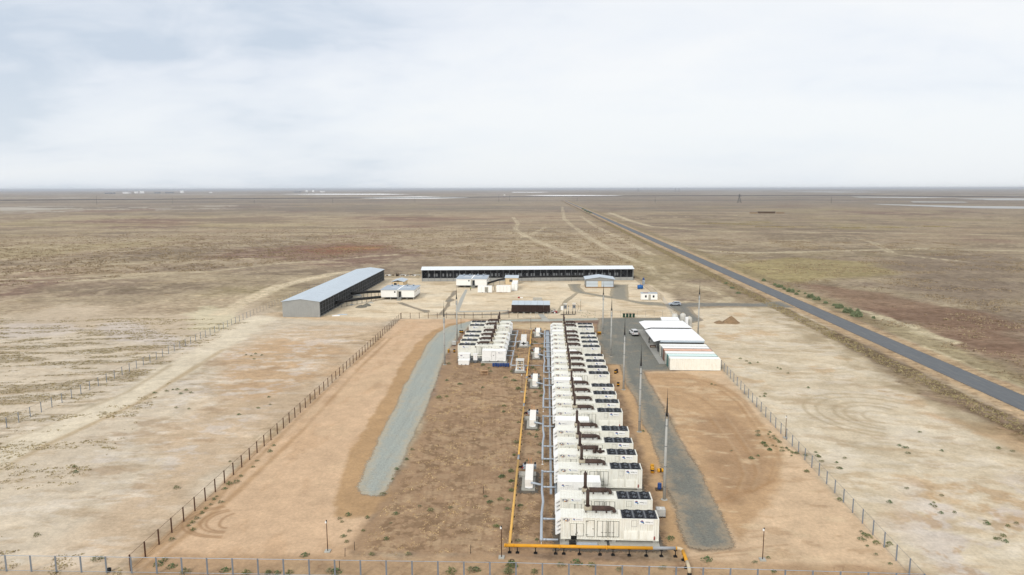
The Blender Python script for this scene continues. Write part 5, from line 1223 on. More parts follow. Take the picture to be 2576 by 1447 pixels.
# ================================================================== long sheds
def long_shed(label, L, w, he, hr, low, screen_all, loc, rz, n_vent):
    """long gabled shed; local x along its length, open long side at y=0"""
    root = thing('open_shed', label, 'shed', loc, rz)
    r = MB(); th = .12; ov = .35
    r.prism_yz([(-ov, he - .06), (w / 2, hr), (w + ov, he - .06), (w + ov, he - .06 - th), (w / 2, hr - th), (-ov, he - .06 - th)], -.3, L + .3)
    for q in range(1, int(L / 4)):
        xa = q * 4.0
        r.prism_yz([(-ov, he - .06), (w / 2, hr), (w + ov, he - .06), (w + ov, he - .02), (w / 2, hr + .04), (-ov, he - .02)], xa, xa + .08)
    r.build('roof', 'roof_white' if not screen_all else 'roof_blue', root)
    for xa in (0, L - .1):
        e = MB().prism_yz([(0, 0), (w, 0), (w, he - .2), (w / 2, hr - th - .02), (0, he - .2)], xa, xa + .1); 
        for q in range(1, int(w / .9)): e.box(xa - (.03 if xa == 0 else -.1), q * .9, .05, xa if xa == 0 else xa + .13, q * .9 + .1, he - .25)
        e.build('end_wall', 'clad', root)
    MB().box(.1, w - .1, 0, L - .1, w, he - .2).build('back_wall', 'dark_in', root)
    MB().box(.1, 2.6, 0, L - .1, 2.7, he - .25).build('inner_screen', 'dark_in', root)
    MB().box(.1, .1, 0, L - .1, 2.6, .06).build('floor', 'concrete_dark', root)
    if low: MB().box(.1, -.02, 0, L - .1, .1, low).build('low_wall', 'clad', root)
    if screen_all:
        s = MB()
        n = int(L / 1.2)
        s.box(.1, .3, .3, L - .1, .34, he - .3); s.build('mesh_screen', 'screen', root)
        w_ = MB().box(.1, -.04, 1.2, L - .1, -.0, 1.28).box(.1, -.04, 2.6, L - .1, 0, 2.68).box(.1, -.04, 4.1, L - .1, 0, 4.16); w_.build('rail', 'mid_grey', root)
    sp = 3.0; n = int(L / sp); m0 = None
    for i in range(n + 1):
        if m0 is None: m0 = MB().box(-.06, -.1, 0, .06, .02, he - .22).build('post', 'light_panel' if not screen_all else 'mid_grey', root); o = m0
        else: o = m0.copy(); C.objects.link(o)
        o.location = (.15 + (L - .3) * i / n, -.03 if low else 0, 0)
    if n_vent:
        v0 = None
        for i in range(n_vent):
            if v0 is None: v0 = MB().box(0, 2.5, low + .5, .75, 2.598, low + 1.9).build('vent_panel', 'light_panel', root); o = v0
            else: o = v0.copy(); C.objects.link(o)
            o.location.x = 3 + (L - 8) * i / n_vent + .6 * math.sin(i * 2.3)
        mb = MB()
        for i in range(0, n, 4):
            xa = .15 + (L - .3) * i / n; mb.tube([(xa, 2.4, low), (xa + 3, 2.4, he - .5)], .04, 5); mb.tube([(xa + 3, 2.45, low), (xa, 2.45, he - .5)], .04, 5)
        mb.build('cross_brace', 'mid_grey', root)
    return root
# left shed: length runs away from the camera, open side faces +x; local frame rotated
l0 = (-78.2, 228.9); l1 = at((1100 + 1403 / 3.22) / 1.5901, (1030 + 152 / 3.22) / 1.5901, 5.5)
angL = math.atan2(l1[1] - l0[1], l1[0] - l0[0]); LL = math.hypot(l1[0] - l0[0], l1[1] - l0[1])
long_shed('long grey shed with pale blue roof and black mesh side, nearer and set lengthwise', LL, 13.1, 5.55, 6.4, 0, True, (l0[0], l0[1], 0), angL, 0)
b0 = at((1650 + 160 / 4.293) / 1.5901, (1030 + 412 / 4.293) / 1.5901); b1 = at((2150 + 1412 / 3.68) / 1.5901, (1030 + 335 / 3.68) / 1.5901)
angB = math.atan2(b1[1] - b0[1], b1[0] - b0[0]); LB = math.hypot(b1[0] - b0[0], b1[1] - b0[1])
long_shed('long white-roofed shed with open dark front standing across the back of the compound', LB, 9.5, 5.6, 6.6, 1.5, False, (b0[0], b0[1], 0), angB, 44)
# white houses on stilts
def white_house(label, loc, w, d, rz=0):
    root = thing('stilt_house', label, 'house', loc, rz)
    zf, zr = 1.0, 3.9
    MB().box(0, 0, zf, w, d, zr - .02).build('wall', 'white', root)
    rf = MB().box(-.2, -.25, zr, w + .2, d + .2, zr + .16).build('roof', 'house_roof', root)
    MB().box(w * .49, -.24, zr + .162, w * .53, d + .1, zr + .2).box(w * .2, d * .5, zr + .162, w * .488, d * .54, zr + .19).box(w * .532, d * .5, zr + .162, w * .8, d * .54, zr + .19).build('roof_seam', 'white', rf)
    for fx in (.17, .36, .64, .83):
        MB().lathe([(.28, zr + .16), (.28, zr + .55), (.42, zr + .56), (.36, zr + .72), (.1, zr + .86)], 12, w * fx, d * .82).build('roof_vent', 'house_roof', rf)
    MB().box(-.03, -.03, zf - .1, w + .03, d + .03, zf - .002).build('floor_frame', 'mid_grey', root)
    for fx in (.02, .28, .5, .77, .97):
        for fy in (.01, .25, .5, .75, .96):
            MB().box(w * fx, d * fy, 0, w * fx + .2, d * fy + .2, zf - .1).build('stilt', 'concrete', root)
    dr = MB().box(w * .535, -.05, zf, w * .535 + 1.0, .0 - .002, zf + 2.3).build('door', 'glass', root)
    MB().box(w * .535 - .1, -.09, zf, w * .535 - .002, -.001, zf + 2.4).box(w * .535 + 1.002, -.09, zf, w * .535 + 1.1, -.001, zf + 2.4).box(w * .535 - .1, -.09, zf + 2.402, w * .535 + 1.1, -.001, zf + 2.5).build('door_frame', 'concrete', dr)
    MB().box(w * .535 - .75, -.06, zf + .1, w * .535 - .15, -.002, zf + 2.6).build('pilaster', 'concrete', root)
    MB().cyl((w * .42, -.03, zf + 2.1), (w * .42, .01, zf + 2.1), .34, n=16).build('round_window', 'glass', root)
    for fy in (.12, .32, .62, .82): MB().box(w - .001, d * fy, zf + 1.75, w + .05, d * fy + .7, zf + 2.4).build('window', 'glass', root)
    st = MB()
    for q in range(6): st.box(w * .535 - .1, -.1 - .32 * (q + 1), zf - .16 * (q + 1), w * .535 + 1.1, -.1 - .32 * q, zf - .16 * (q + 1) + .06)
    st.prism_yz([(-.1, zf - .05), (-.1, zf - .3), (-2.0, 0), (-2.1, 0)], w * .535 - .16, w * .535 - .11).prism_yz([(-.1, zf - .05), (-.1, zf - .3), (-2.0, 0), (-2.1, 0)], w * .535 + 1.11, w * .535 + 1.16)
    st.box(w * .535 - .3, -2.5, 0, w * .535 + 1.3, -2.0, .08)
    st.build('stairs', 'concrete', root)
    mb = MB()
    for sx in (-.14, 1.12):
        for q in (0, 2.0): mb.cyl((w * .535 + sx + .01, -.15 - q, (zf if q == 0 else .05)), (w * .535 + sx + .01, -.15 - q, (zf if q == 0 else 0.05) + 1.0), .03, n=6)
        mb.cyl((w * .535 + sx + .01, -.15, zf + 1.0), (w * .535 + sx + .01, -2.15, 1.05), .03, n=6)
    mb.build('handrail', 'galv', root)
    return root
white_house('white house on stilts linked by black ducts to the lengthwise shed', (-66.2, 267.4, 0), 13.5, 13.0)
white_house('white house on stilts in front of the back shed', (-40.4, 302.0, 0), 13.7, 13.5)
def duct(label, pts, r=.55):
    root = thing('cable_duct', label, 'duct'); MB().tube(pts, r, 10).build('tube', 'black', root)
    a_, b_ = Vector(pts[0]), Vector(pts[-1]); n = 9; mb = MB()
    for i in range(1, n):
        k = i / n * (len(pts) - 1); j = int(k); p = Vector(pts[j]).lerp(Vector(pts[min(j + 1, len(pts) - 1)]), k - j)
        mb.cyl((p.x, p.y - .3, 0), (p.x, p.y - .3, p.z - .2), .05, n=5).cyl((p.x, p.y + .3, 0), (p.x, p.y + .3, p.z - .2), .05, n=5)
    mb.build('trestle', 'mid_grey', root)
duct('black cable duct low on trestles from the near shed to the white stilt house', [(-78.1, 247, 2.2), (-72, 257, 1.9), (-66.5, 267.6, 1.0)])
duct('black cable duct meeting the far wall of the near stilt house', [(-78.0, 266.5, 2.6), (-72, 272, 2.4), (-66.3, 276, 2.1)])
duct('black cable duct rising past the beige hut to the back shed', [(-26.6, 306, 1.5), (-22, 311, 2.3), (-17, 317, 2.7), (-4, 321.5, 2.6), (14, 324.5, 2.6), (30, 326.5, 2.7)], .42)
def hut(label, loc, w, d, h, mono):
    root = thing('beige_hut', label, 'hut', loc)
    MB().box(0, 0, 0, w, d, h).build('wall', 'beige', root)
    if mono: MB().prism_yz([(-.3, h + .02), (d + .3, h + .55), (d + .3, h + .65), (-.3, h + .14)], -.2, w + .2).build('roof', 'roof_blue', root)
    else: MB().prism_xz([(-.3, h + .02), (w / 2, h + .75), (w + .3, h + .02), (w + .3, h + .12), (w / 2, h + .87), (-.3, h + .12)], -.3, d + .3).build('roof', 'roof_blue', root)
    for x in (-.02, w - .12): MB().box(x, -.03, 0, x + .14, .0 - .001, h).build('corner_trim', 'rail_brown', root)
    if mono:
        wi = MB().box(w * .34, -.03, h * .4, w * .56, -.001, h * .78).build('window', 'glass', root); MB().box(w * .445, -.045, h * .4, w * .455, -.031, h * .78).build('frame', 'white', wi)
    else:
        MB().box(w * .16, -.03, h * .3, w * .4, -.001, h * .8).build('window', 'glass', root); MB().box(w * .5, -.03, 0, w * .53, -.001, h).build('corner_trim', 'rail_brown', root)
    return root
hut('beige hut with brown corners behind the near stilt house', (-69.4, 301.5, 0), 5.3, 8.5, 2.5, False)
hut('beige hut with one window beside the stacked white containers', (-19.1, 313.3, 0), 6.1, 6.0, 2.9, True)
def small_container(label, loc, L, zt, vent=None, rz=0):
    root = thing('storage_container', label, 'container', loc, rz)
    mb = MB(); container_shell(mb, 0, L, 2.44, .1, zt, ribs=False); mb.build('container_body', 'white', root)
    for q in (1, 2, 3): MB().box(L * q / 4 - .02, -.012, .3, L * q / 4 + .02, .0, zt - .15).build('seam', 'trim', root)
    if vent:
        v = MB().box(vent, -.02, .25, vent + 1.3, .0, zt - .25).build('vent_panel', 'concrete', root); mb = MB()
        for q in range(7): mb.box(vent, -.035, .35 + q * .28, vent + 1.3, -.021, .47 + q * .28)
        mb.build('louvre', 'trim', v)
    MB().box(L * .3, -.015, .1, L * .36, .0, .2).box(L * .66, -.015, .1, L * .72, .0, .2).build('fork_pocket', 'black', root)
small_container('white container with a grey louvred panel in front of the far stilt house', (-29.2, 287.0, 0), 6.06, 2.75, 3.1)
small_container('white container beside the walking worker in dark clothes', (-21.3, 288.0, 0), 6.06, 2.8)
t = thing('storage_container', 'white container seen end-on, hiding the corner of the beige hut', 'container', (-15.1, 292.9, 0))
mb = MB(); container_shell(mb, 0, 2.5, 12, .1, 3.0, ribs=False); mb.build('container_body', 'white', t); MB().box(1.23, -.012, .3, 1.27, .0, 2.85).build('seam', 'trim', t)
# hangar
t = thing('hangar', 'small grey hangar with a low gable roof and orange door', 'hangar', (17.6, 303.0, 0)); w, d = 12.5, 9.5
MB().box(0, 0, .5, w, d, 3.9).prism_xz([(0, 3.9), (w, 3.9), (w / 2, 4.75)], 0, d).build('wall', 'clad', t)
MB().prism_xz([(-.5, 3.85), (w / 2, 4.85), (w + .5, 3.85), (w + .5, 3.97), (w / 2, 4.98), (-.5, 3.97)], -.5, d + .4).build('roof', 'roof_blue', t)
MB().box(.2, -.06, .5, 5.4, -.001, 3.1).box(7.0, -.06, .5, w - .2, -.001, 3.1).build('gate_panel', 'roof_blue', t); MB().box(5.45, -.07, .5, 6.95, -.001, 3.1).build('door', 'beige', t)
MB().box(0, -.1, 3.12, w, -.001, 3.22).box(.05, -.09, .4, .18, -.001, 3.1).box(w - .18, -.09, .4, w - .05, -.001, 3.1).box(.2, -.08, 1.75, 5.4, -.062, 1.82).box(7, -.08, 1.75, w - .2, -.062, 1.82).build('frame', 'rail_brown', t)
MB().box(-.05, -.05, -.02, w + .05, d, .5).build('plinth', 'mound_brown', t)
# white cabin
t = thing('site_cabin', 'white site cabin with two dark windows by the gate', 'cabin', (37.7, 269.9, 0))
MB().box(0, 0, .15, 6.4, 2.5, 2.65).build('wall', 'white', t); MB().box(-.08, -.08, 2.652, 6.48, 2.58, 2.82).build('roof', 'house_roof', t)
for x in (1.45, 4.5):
    wi = MB().box(x, -.03, 1.05, x + .7, -.001, 1.95).build('window', 'glass', t); MB().box(x - .07, -.04, .98, x - .001, -.001, 2.02).box(x + .701, -.04, .98, x + .77, -.001, 2.02).build('frame', 'white', wi)
MB().box(2.85, -.04, .15, 3.75, -.001, 2.25).build('door', 'concrete', t); MB().box(2.7, -.8, 0, 3.9, -.05, .14).build('step', 'concrete', t); MB().box(.3, .1, 0, 6.1, 2.4, .148).build('base_frame', 'black', t); MB().box(.8, .6, 2.822, 2.8, 1.2, 2.9).build('roof_sheet', 'orange_side', t)
# blue tank
t = thing('water_tank', 'bright blue horizontal water tank standing by the brown-grey fence', 'tank', (40.2, 300.4, 0))
MB().cyl((0, 0, .95), (2.4, 0, .95), .85, n=20).cyl((.5, 0, .95), (.58, 0, .95), .89, n=20).cyl((1.8, 0, .95), (1.88, 0, .95), .89, n=20).build('barrel', 'blue_tank', t); MB().cyl((1.2, 0, 1.75), (1.2, 0, 2.0), .28, n=12).build('hatch', 'blue_tank', t); MB().box(.4, -.5, 0, .6, .5, .4).box(1.8, -.5, 0, 2.0, .5, .4).build('cradle', 'blue_tank', t)
t = thing('portable_toilet', 'small grey cubicle with a blue cap behind the blue tank', 'cubicle', (44.3, 314.5, 0)); MB().box(0, 0, .1, 1.1, 1.1, 2.1).build('wall', 'house_roof', t); MB().lathe([(.55, 2.1), (.55, 2.4), (.35, 2.75), (.35, 3.1), (.1, 3.2)], 12, .55, .55).build('cap', 'blue', t)
# brown kiosk of six bays
t = thing('transformer_station', 'long dark brown transformer station with a six-panel pale roof on short legs', 'substation', (-12.3, 238.7, 0)); w, d = 13.7, 7.4
for q in range(6): MB().box(w * q / 6 + .02, 0, .55, w * (q + 1) / 6 - .02, d, 3.1).build('bay', 'kiosk', t)
for q in range(6): MB().prism_yz([(-.15, 3.104), (d + .1, 3.104), (d + .1, 3.45), (-.15, 3.2)], w * q / 6 + .03, w * (q + 1) / 6 - .03).build('roof_panel', 'roof_blue', t)
for q in range(7): MB().box(max(0, w * q / 6 - .22), .1, 0, max(0, w * q / 6 - .22) + .44, .5, .55).box(max(0, w * q / 6 - .22), d - .6, 0, max(0, w * q / 6 - .22) + .44, d - .1, .55).build('support_block', 'concrete', t)
MB().box(-.02, -.04, .42, w + .02, -.001, .55).build('base_frame', 'black', t)
mb = MB()
for x in (-1.3, -.1): mb.cyl((x, .3, 0), (x, .3, 1.7), .03, n=6).cyl((x, 1.5, 0), (x, 1.5, 1.7), .03, n=6)
mb.cyl((-1.3, .3, 1.65), (-.1, .3, 1.65), .03, n=6); mb.box(-1.3, .3, .4, -.05, 1.5, .5); mb.build('stair_landing', 'wire_brown', t)
tag(sheet('concrete_path', [(-2.9, 238.2), (-1.0, 238.2), (1.3, 224.8), (-.9, 224.8)], 0.012, M['concrete'], 0, 1, 1), 'sloping concrete trench cover in front of the brown station', 'path')
t = thing('concrete_block', 'grey concrete block behind the brown transformer station', 'block', (*at((1650 + 2070 / 4.293) / 1.5901, (1030 + 742 / 4.293) / 1.5901), 0)); MB().box(0, 0, 0, 3.6, 1.6, 1.0).build('block', 'concrete', t)
MB().box(.3, -.02, .1, 1.2, -.001, .3).build('slot', 'concrete_dark', t)
# switchgear poles
def breaker(label, loc, kind):
    root = thing('switchgear_pole', label, 'switchgear', loc)
    for s in (-.4, .5) if kind else (0,):
        MB().cyl((s, 0, 0), (s, 0, 1.0), .12, n=8).build('footing', 'black', root); MB().cyl((s, 0, 1.0), (s, 0, 2.6), .07, n=8).build('leg', 'galv', root)
    if kind:
        MB().box(-.5, -.3, 2.0, .6, .3, 3.2).build('breaker_box', 'light_panel', root); MB().cyl((.05, -.33, 2.7), (.05, -.3, 2.7), .18, n=12).build('gauge', 'black', root)
        for s in (-.35, .05, .45): MB().cyl((s, 0, 3.2), (s, 0, 3.75), .1, .06, n=8).build('insulator', 'white', root)
        MB().box(-.6, -.25, 3.76, .7, .25, 3.84).build('top_bar', 'white', root)
        if kind == 2: MB().box(-1.5, -.35, 1.5, -.6, .35, 2.8).build('control_cabinet', 'white', root)
        else: MB().tube([(.7, 0, 3.7), (1.4, 0, 3.4), (1.7, 0, 2.6), (1.5, 0, 1.7), (1.1, 0, .9)], .04, 6).build('cable', 'black', root)
    else: MB().box(-.15, -.12, 2.6, .15, .12, 3.0).build('head', 'mid_grey', root)
q8 = dz(2150, 1030, 3.68)
breaker('grey switchgear on twin legs with a white control cabinet', (*q8(405, 835), 0), 2); breaker('single slim switchgear post between the two twin-legged ones', (*q8(457, 832), 0), 0); breaker('grey switchgear on twin legs with a hanging black cable', (*q8(535, 830), 0), 1)
sheet('gravel_bed', W(*[((2150 + x / 3.68) / 1.5901, (1030 + y / 3.68) / 1.5901) for x, y in ((340, 832), (560, 832), (565, 846), (340, 848))]), 0.006, G_dark, .2, .5, 77, 'dark gravel under the switchgear poles', cat='gravel bed')

# ================================================================== awnings, storage containers, tanks
def awning(label, y0, y1, zf, zb, fascia):
    root = thing('awning', label, 'awning', (0, 0, 0))
    x0, xm, x1, th = 28.9, 30.6, 42.4, .09; mb = MB()
    for xa, xb, da, db in ((x0, xm, -.42, 0), (xm, x1, 0, 0)):
        k = len(mb.v)
        for x, dz_ in ((xa, da), (xb, db)):
            for y, z in ((y0, zf), (y1, zb)): mb.v += [(x, y, z + dz_), (x, y, z + dz_ - th)]
        mb.face((k, k + 4, k + 6, k + 2)); mb.face((k + 1, k + 3, k + 7, k + 5)); mb.face((k, k + 1, k + 5, k + 4)); mb.face((k + 2, k + 6, k + 7, k + 3))
        mb.face((k, k + 2, k + 3, k + 1)); mb.face((k + 4, k + 5, k + 7, k + 6))
    mb.build('roof', 'fabric', root)
    if fascia: MB().box(30.62, y0 + .02, zf - .62, 42.3, y0 + .08, zf - .1).build('fascia', 'roof_blue', root)
    for x in (30.4, 34.3, 38.2, 42.1):
        for y in (y0 + .3, y1 - .3): MB().box(x, y, 0, x + .12, y + .12, (zf if y < (y0 + y1) / 2 else zb) - .12).build('post', 'mid_grey', root)
    MB().box(42.25, y0 + .5, 0, 42.33, y1 - .5, min(zf, zb) - .15).build('side_wall', 'clad', root)
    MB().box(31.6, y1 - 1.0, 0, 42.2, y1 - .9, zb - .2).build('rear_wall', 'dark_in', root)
    return root
awning('white awning roof nearest the row of storage containers', 180.7, 197.2, 3.72, 3.42, True)
awning('white awning roof farther back, in front of the water tanks', 197.6, 210.6, 3.74, 3.2, False)
def reefer(label, y, side, roof, zt=2.9):
    root = thing('storage_container', label, 'container', (30.25, y, 0))
    mb = MB(); container_shell(mb, 0, 12.15, 2.4, .05, zt, roof=False); mb.build('container_body', side, root)
    mb = MB(); ribbed_roof(mb, .1, 12.05, .1, 2.3, zt - .004, .4, .02); mb.build('roof', roof, root)
    for k in (0, 1):
        d_ = MB().box(-.06, .12 + k * 1.1, .2, -.002, 1.16 + k * 1.1, zt - .15).build('door', side, root)
        MB().cyl((-.09, .4 + k * 1.1, .15), (-.09, .4 + k * 1.1, zt - .12), .025, n=6).cyl((-.09, .9 + k * 1.1, .15), (-.09, .9 + k * 1.1, zt - .12), .025, n=6).build('lock_bar', 'trim', d_)
    return root
for lab, y, s_, r_ in (('cream white storage container showing its full long side, nearest the front', 163.6, 'cream', 'white'), ('teal storage container with a faded pale teal roof', 166.35, 'teal', 'teal_roof'),
                       ('white storage container between the teal and the orange ones', 169.1, 'cream', 'white'), ('orange-roofed storage container with grey patches', 171.9, 'orange_side', 'orange_roof'),
                       ('white storage container directly behind the orange-roofed one', 174.65, 'clad', 'white'), ('white storage container tucked against the awning front', 177.4, 'cream', 'white')):
    reefer(lab, y, s_, r_)
t = thing('service_hut', 'low white hut with blue-grey windows behind the farther awning', 'hut', (37.0, 215.5, 0)); MB().box(0, 0, 0, 5.2, 3.0, 2.3).build('wall', 'white', t); MB().prism_yz([(-.2, 2.32), (3.2, 2.75), (3.2, 2.85), (-.2, 2.44)], -.2, 5.4).build('roof', 'fabric', t); MB().box(2.0, -.03, .9, 4.8, -.001, 1.9).build('window', 'grey_post', t)
def tank(label, x, y, r, h):
    root = thing('water_tank', label, 'tank', (x, y, 0)); pr = [(r * .96, .0)]; n = 5
    for q in range(n): z = h * .82 * q / n; pr += [(r, z + .05), (r, z + h * .13), (r * .965, z + h * .15)]
    pr += [(r * .9, h * .9), (r * .5, h * .98), (r * .25, h * 1.0)]
    MB().lathe(pr, 18).build('barrel', 'tank_white', root); MB().cyl((0, 0, h), (0, 0, h + .12), r * .22, n=12).build('lid', 'beige', root)
tank('white water tank alone beside the low white hut', 41.6, 219.5, .95, 3.9); tank('white water tank with a beige lid at the back of the tank group', 44.3, 220.0, .95, 3.9); tank('white water tank standing in front of the tank group', 45.6, 216.5, .9, 3.5)
t = thing('water_tank', 'flat-sided white tank wrapped in sheet between the round tanks', 'tank', (43.9, 213.6, 0)); MB().box(0, 0, 0, .8, .9, 3.7).build('barrel', 'fabric', t); MB().box(.2, .2, 3.7, .6, .6, 3.8).build('lid', 'white', t)
sheet('concrete_apron', [(28.6, 169.5), (30.2, 169.5), (30.5, 180.6), (42.3, 180.6), (42.3, 212.2), (28.6, 212.2)], 0.07, M['concrete_dark'], 0, 1, 1, 'grey concrete apron under the awnings', cat='apron')
t = thing('workbench', 'brown wooden bench on the apron near the walking person', 'bench', (28.9, 187.0, .07)); MB().box(0, 0, .55, 1.6, .8, .62).build('top', 'brown_post', t)
for x in (.05, 1.45):
    for y in (.05, .65): MB().box(x, y, 0, x + .1, y + .1, .55).build('leg', 'brown_post', t)
MB().box(.1, .1, .2, 1.5, .7, .26).build('shelf', 'wood', t)
t = thing('tool_rack', 'dark steel rack standing under the front edge of the awning', 'rack', (30.35, 182.2, .07)); MB().box(0, 0, 0, .08, 1.4, 1.7).box(1.3, 0, 0, 1.38, 1.4, 1.7).build('frame', 'black', t)
for z in (.4, 1.0, 1.6): MB().box(.08, 0, z, 1.3, 1.4, z + .06).build('shelf', 'mid_grey', t)
MB().box(.2, .2, .46, 1.1, 1.1, .9).build('machine', 'light_panel', t)
# bins
def make_bin():
    root = thing('wheelie_bin', 'bin', 'bin'); MB().prism_xz([(.06, .05), (.56, .05), (.62, 1.0), (0, 1.0)], 0, .68).build('tub', 'green_bin', root); MB().prism_yz([(-.05, 1.0), (.72, 1.0), (.7, 1.1), (0, 1.06)], -.03, .65).build('lid', 'black', root)
    MB().cyl((.02, .6, .1), (.1, .6, .1), .1, n=10).build('wheel', 'rubber', root); MB().cyl((.52, .6, .1), (.6, .6, .1), .1, n=10).build('wheel', 'rubber', root); MB().cyl((.08, .74, .98), (.54, .74, .98), .025, n=6).build('handle', 'black', root); return root
bn = make_bin(); bn.scale = (1.25, 1.25, 1.2); u_ = [False]
for x in (26.4, 27.5, 28.6, 29.7): place(bn, u_, (x, 232.5, 0), 0, 'dark green wheeled bin at the wire fence, one of four', 'green wheeled bins')

# ================================================================== vehicles
def car_wheels(root, xs, w, r):
    for x in xs:
        for s in (-1, 1):
            wo_ = MB().lathe([(r * .62, -.11), (r * .95, -.11), (r, -.07), (r, .07), (r * .95, .11), (r * .62, .11)], 18).build('wheel', 'rubber', root)
            wo_.location = (x, s * (w / 2 - .08), r); wo_.rotation_euler = (R(90), 0, 0)
            rm = MB().lathe([(r * .62, -.09), (r * .62, .09), (r * .45, .115), (r * .12, .118)], 14).build('rim', 'rim', wo_)
            if s > 0: rm.rotation_euler = (R(180), 0, 0)
def loft(name, material, root, secs):
    """body from cross sections along x: (x, half width low, half width top, z low, z mid, z top)"""
    mb = MB(); k = 0; n = 8
    for x, wl_, wt_, zl, zm, zt in secs:
        mb.v += [(x, -wl_ * .92, zl), (x, -wl_, zl + .12), (x, -wl_, zm), (x, -wt_, zt), (x, wt_, zt), (x, wl_, zm), (x, wl_, zl + .12), (x, wl_ * .92, zl)]
    for i in range(len(secs) - 1):
        for j in range(n):
            l = (j + 1) % n; mb.face((i * n + j, (i + 1) * n + j, (i + 1) * n + l, i * n + l), False)
    mb.face(list(range(n))); mb.face([(len(secs) - 1) * n + j for j in reversed(range(n))])
    o = mb.build(name, material, root); b = o.modifiers.new('bevel', 'BEVEL'); b.width = .05; b.segments = 2; return o
def suv(label, loc, rz):
    r = thing('suv', label, 'car', loc, rz); L = 4.55
    loft('body', 'silver', r, [(-2.27, .8, .78, .42, .8, .86), (-2.15, .9, .84, .26, .85, .95), (-1.0, .92, .86, .24, .98, 1.08), (.0, .92, .88, .22, 1.0, 1.1), (1.6, .92, .88, .24, 1.02, 1.14), (2.1, .9, .84, .3, 1.0, 1.14), (2.28, .82, .76, .45, .95, 1.05)])
    loft('cabin', 'silver', r, [(-.95, .84, .80, 1.02, 1.04, 1.1), (-.15, .83, .64, 1.02, 1.1, 1.58), (.9, .83, .66, 1.02, 1.1, 1.64), (1.7, .82, .62, 1.02, 1.1, 1.56), (2.12, .8, .74, 1.02, 1.06, 1.14)])
    for s in (-1, 1):
        y0, y1 = s * .845, s * .70
        for nm, pts in (('window', [(-.5, 1.14), (-.1, 1.48), (.72, 1.53), (.72, 1.14)]), ('window', [(.8, 1.14), (.8, 1.53), (1.5, 1.47), (1.78, 1.2)])):
            mb = MB(); k = 0
            for x, z in pts: t_ = (z - 1.1) / .5; mb.v.append((x, y0 + (y1 - y0) * t_ + s * .02, z))
            for x, z in pts: t_ = (z - 1.1) / .5; mb.v.append((x, y0 + (y1 - y0) * t_ - s * .03, z))
            mb.face((0, 1, 2, 3) if s < 0 else (3, 2, 1, 0)); mb.face((7, 6, 5, 4) if s < 0 else (4, 5, 6, 7))
            for i_ in range(4): mb.face((i_, (i_ + 1) % 4, 4 + (i_ + 1) % 4, 4 + i_))
            mb.build(nm, 'glass', r)
        MB().box(-.62, s * .93, 1.05, -.42, s * 1.05, 1.2).build('mirror', 'silver', r)
        MB().box(-2.31, s * .82, .72, -2.12, s * .5, .84).build('headlight', 'white', r); MB().box(2.14, s * .86, .82, 2.31, s * .62, 1.0).build('tail_light', 'lamp_red', r)
        MB().box(-1.0, s * .925, .3, 1.0, s * .94, .42).build('side_sill', 'black', r)
    mb = MB(); mb.v = [(-.86, -.70, 1.13), (-.86, .70, 1.13), (-.2, .58, 1.56), (-.2, -.58, 1.56), (-.89, -.70, 1.16), (-.89, .70, 1.16), (-.23, .58, 1.59), (-.23, -.58, 1.59)]
    for q in ((4, 7, 6, 5), (0, 1, 2, 3), (0, 4, 5, 1), (1, 5, 6, 2), (2, 6, 7, 3), (3, 7, 4, 0)): mb.face(q)
    mb.build('windscreen', 'glass', r); MB().box(-2.32, -.4, .5, -2.25, .4, .74).build('grille', 'black', r)
    for x in (-1.4, 1.38): MB().cyl((x, -.935, .36), (x, .935, .36), .42, n=18).build('wheel_arch', 'black', r)
    car_wheels(r, (-1.4, 1.38), 1.98, .36); return r
suv('silver suv parked on the gravel by the gate', (48.6, 257.4, 0), R(-2))
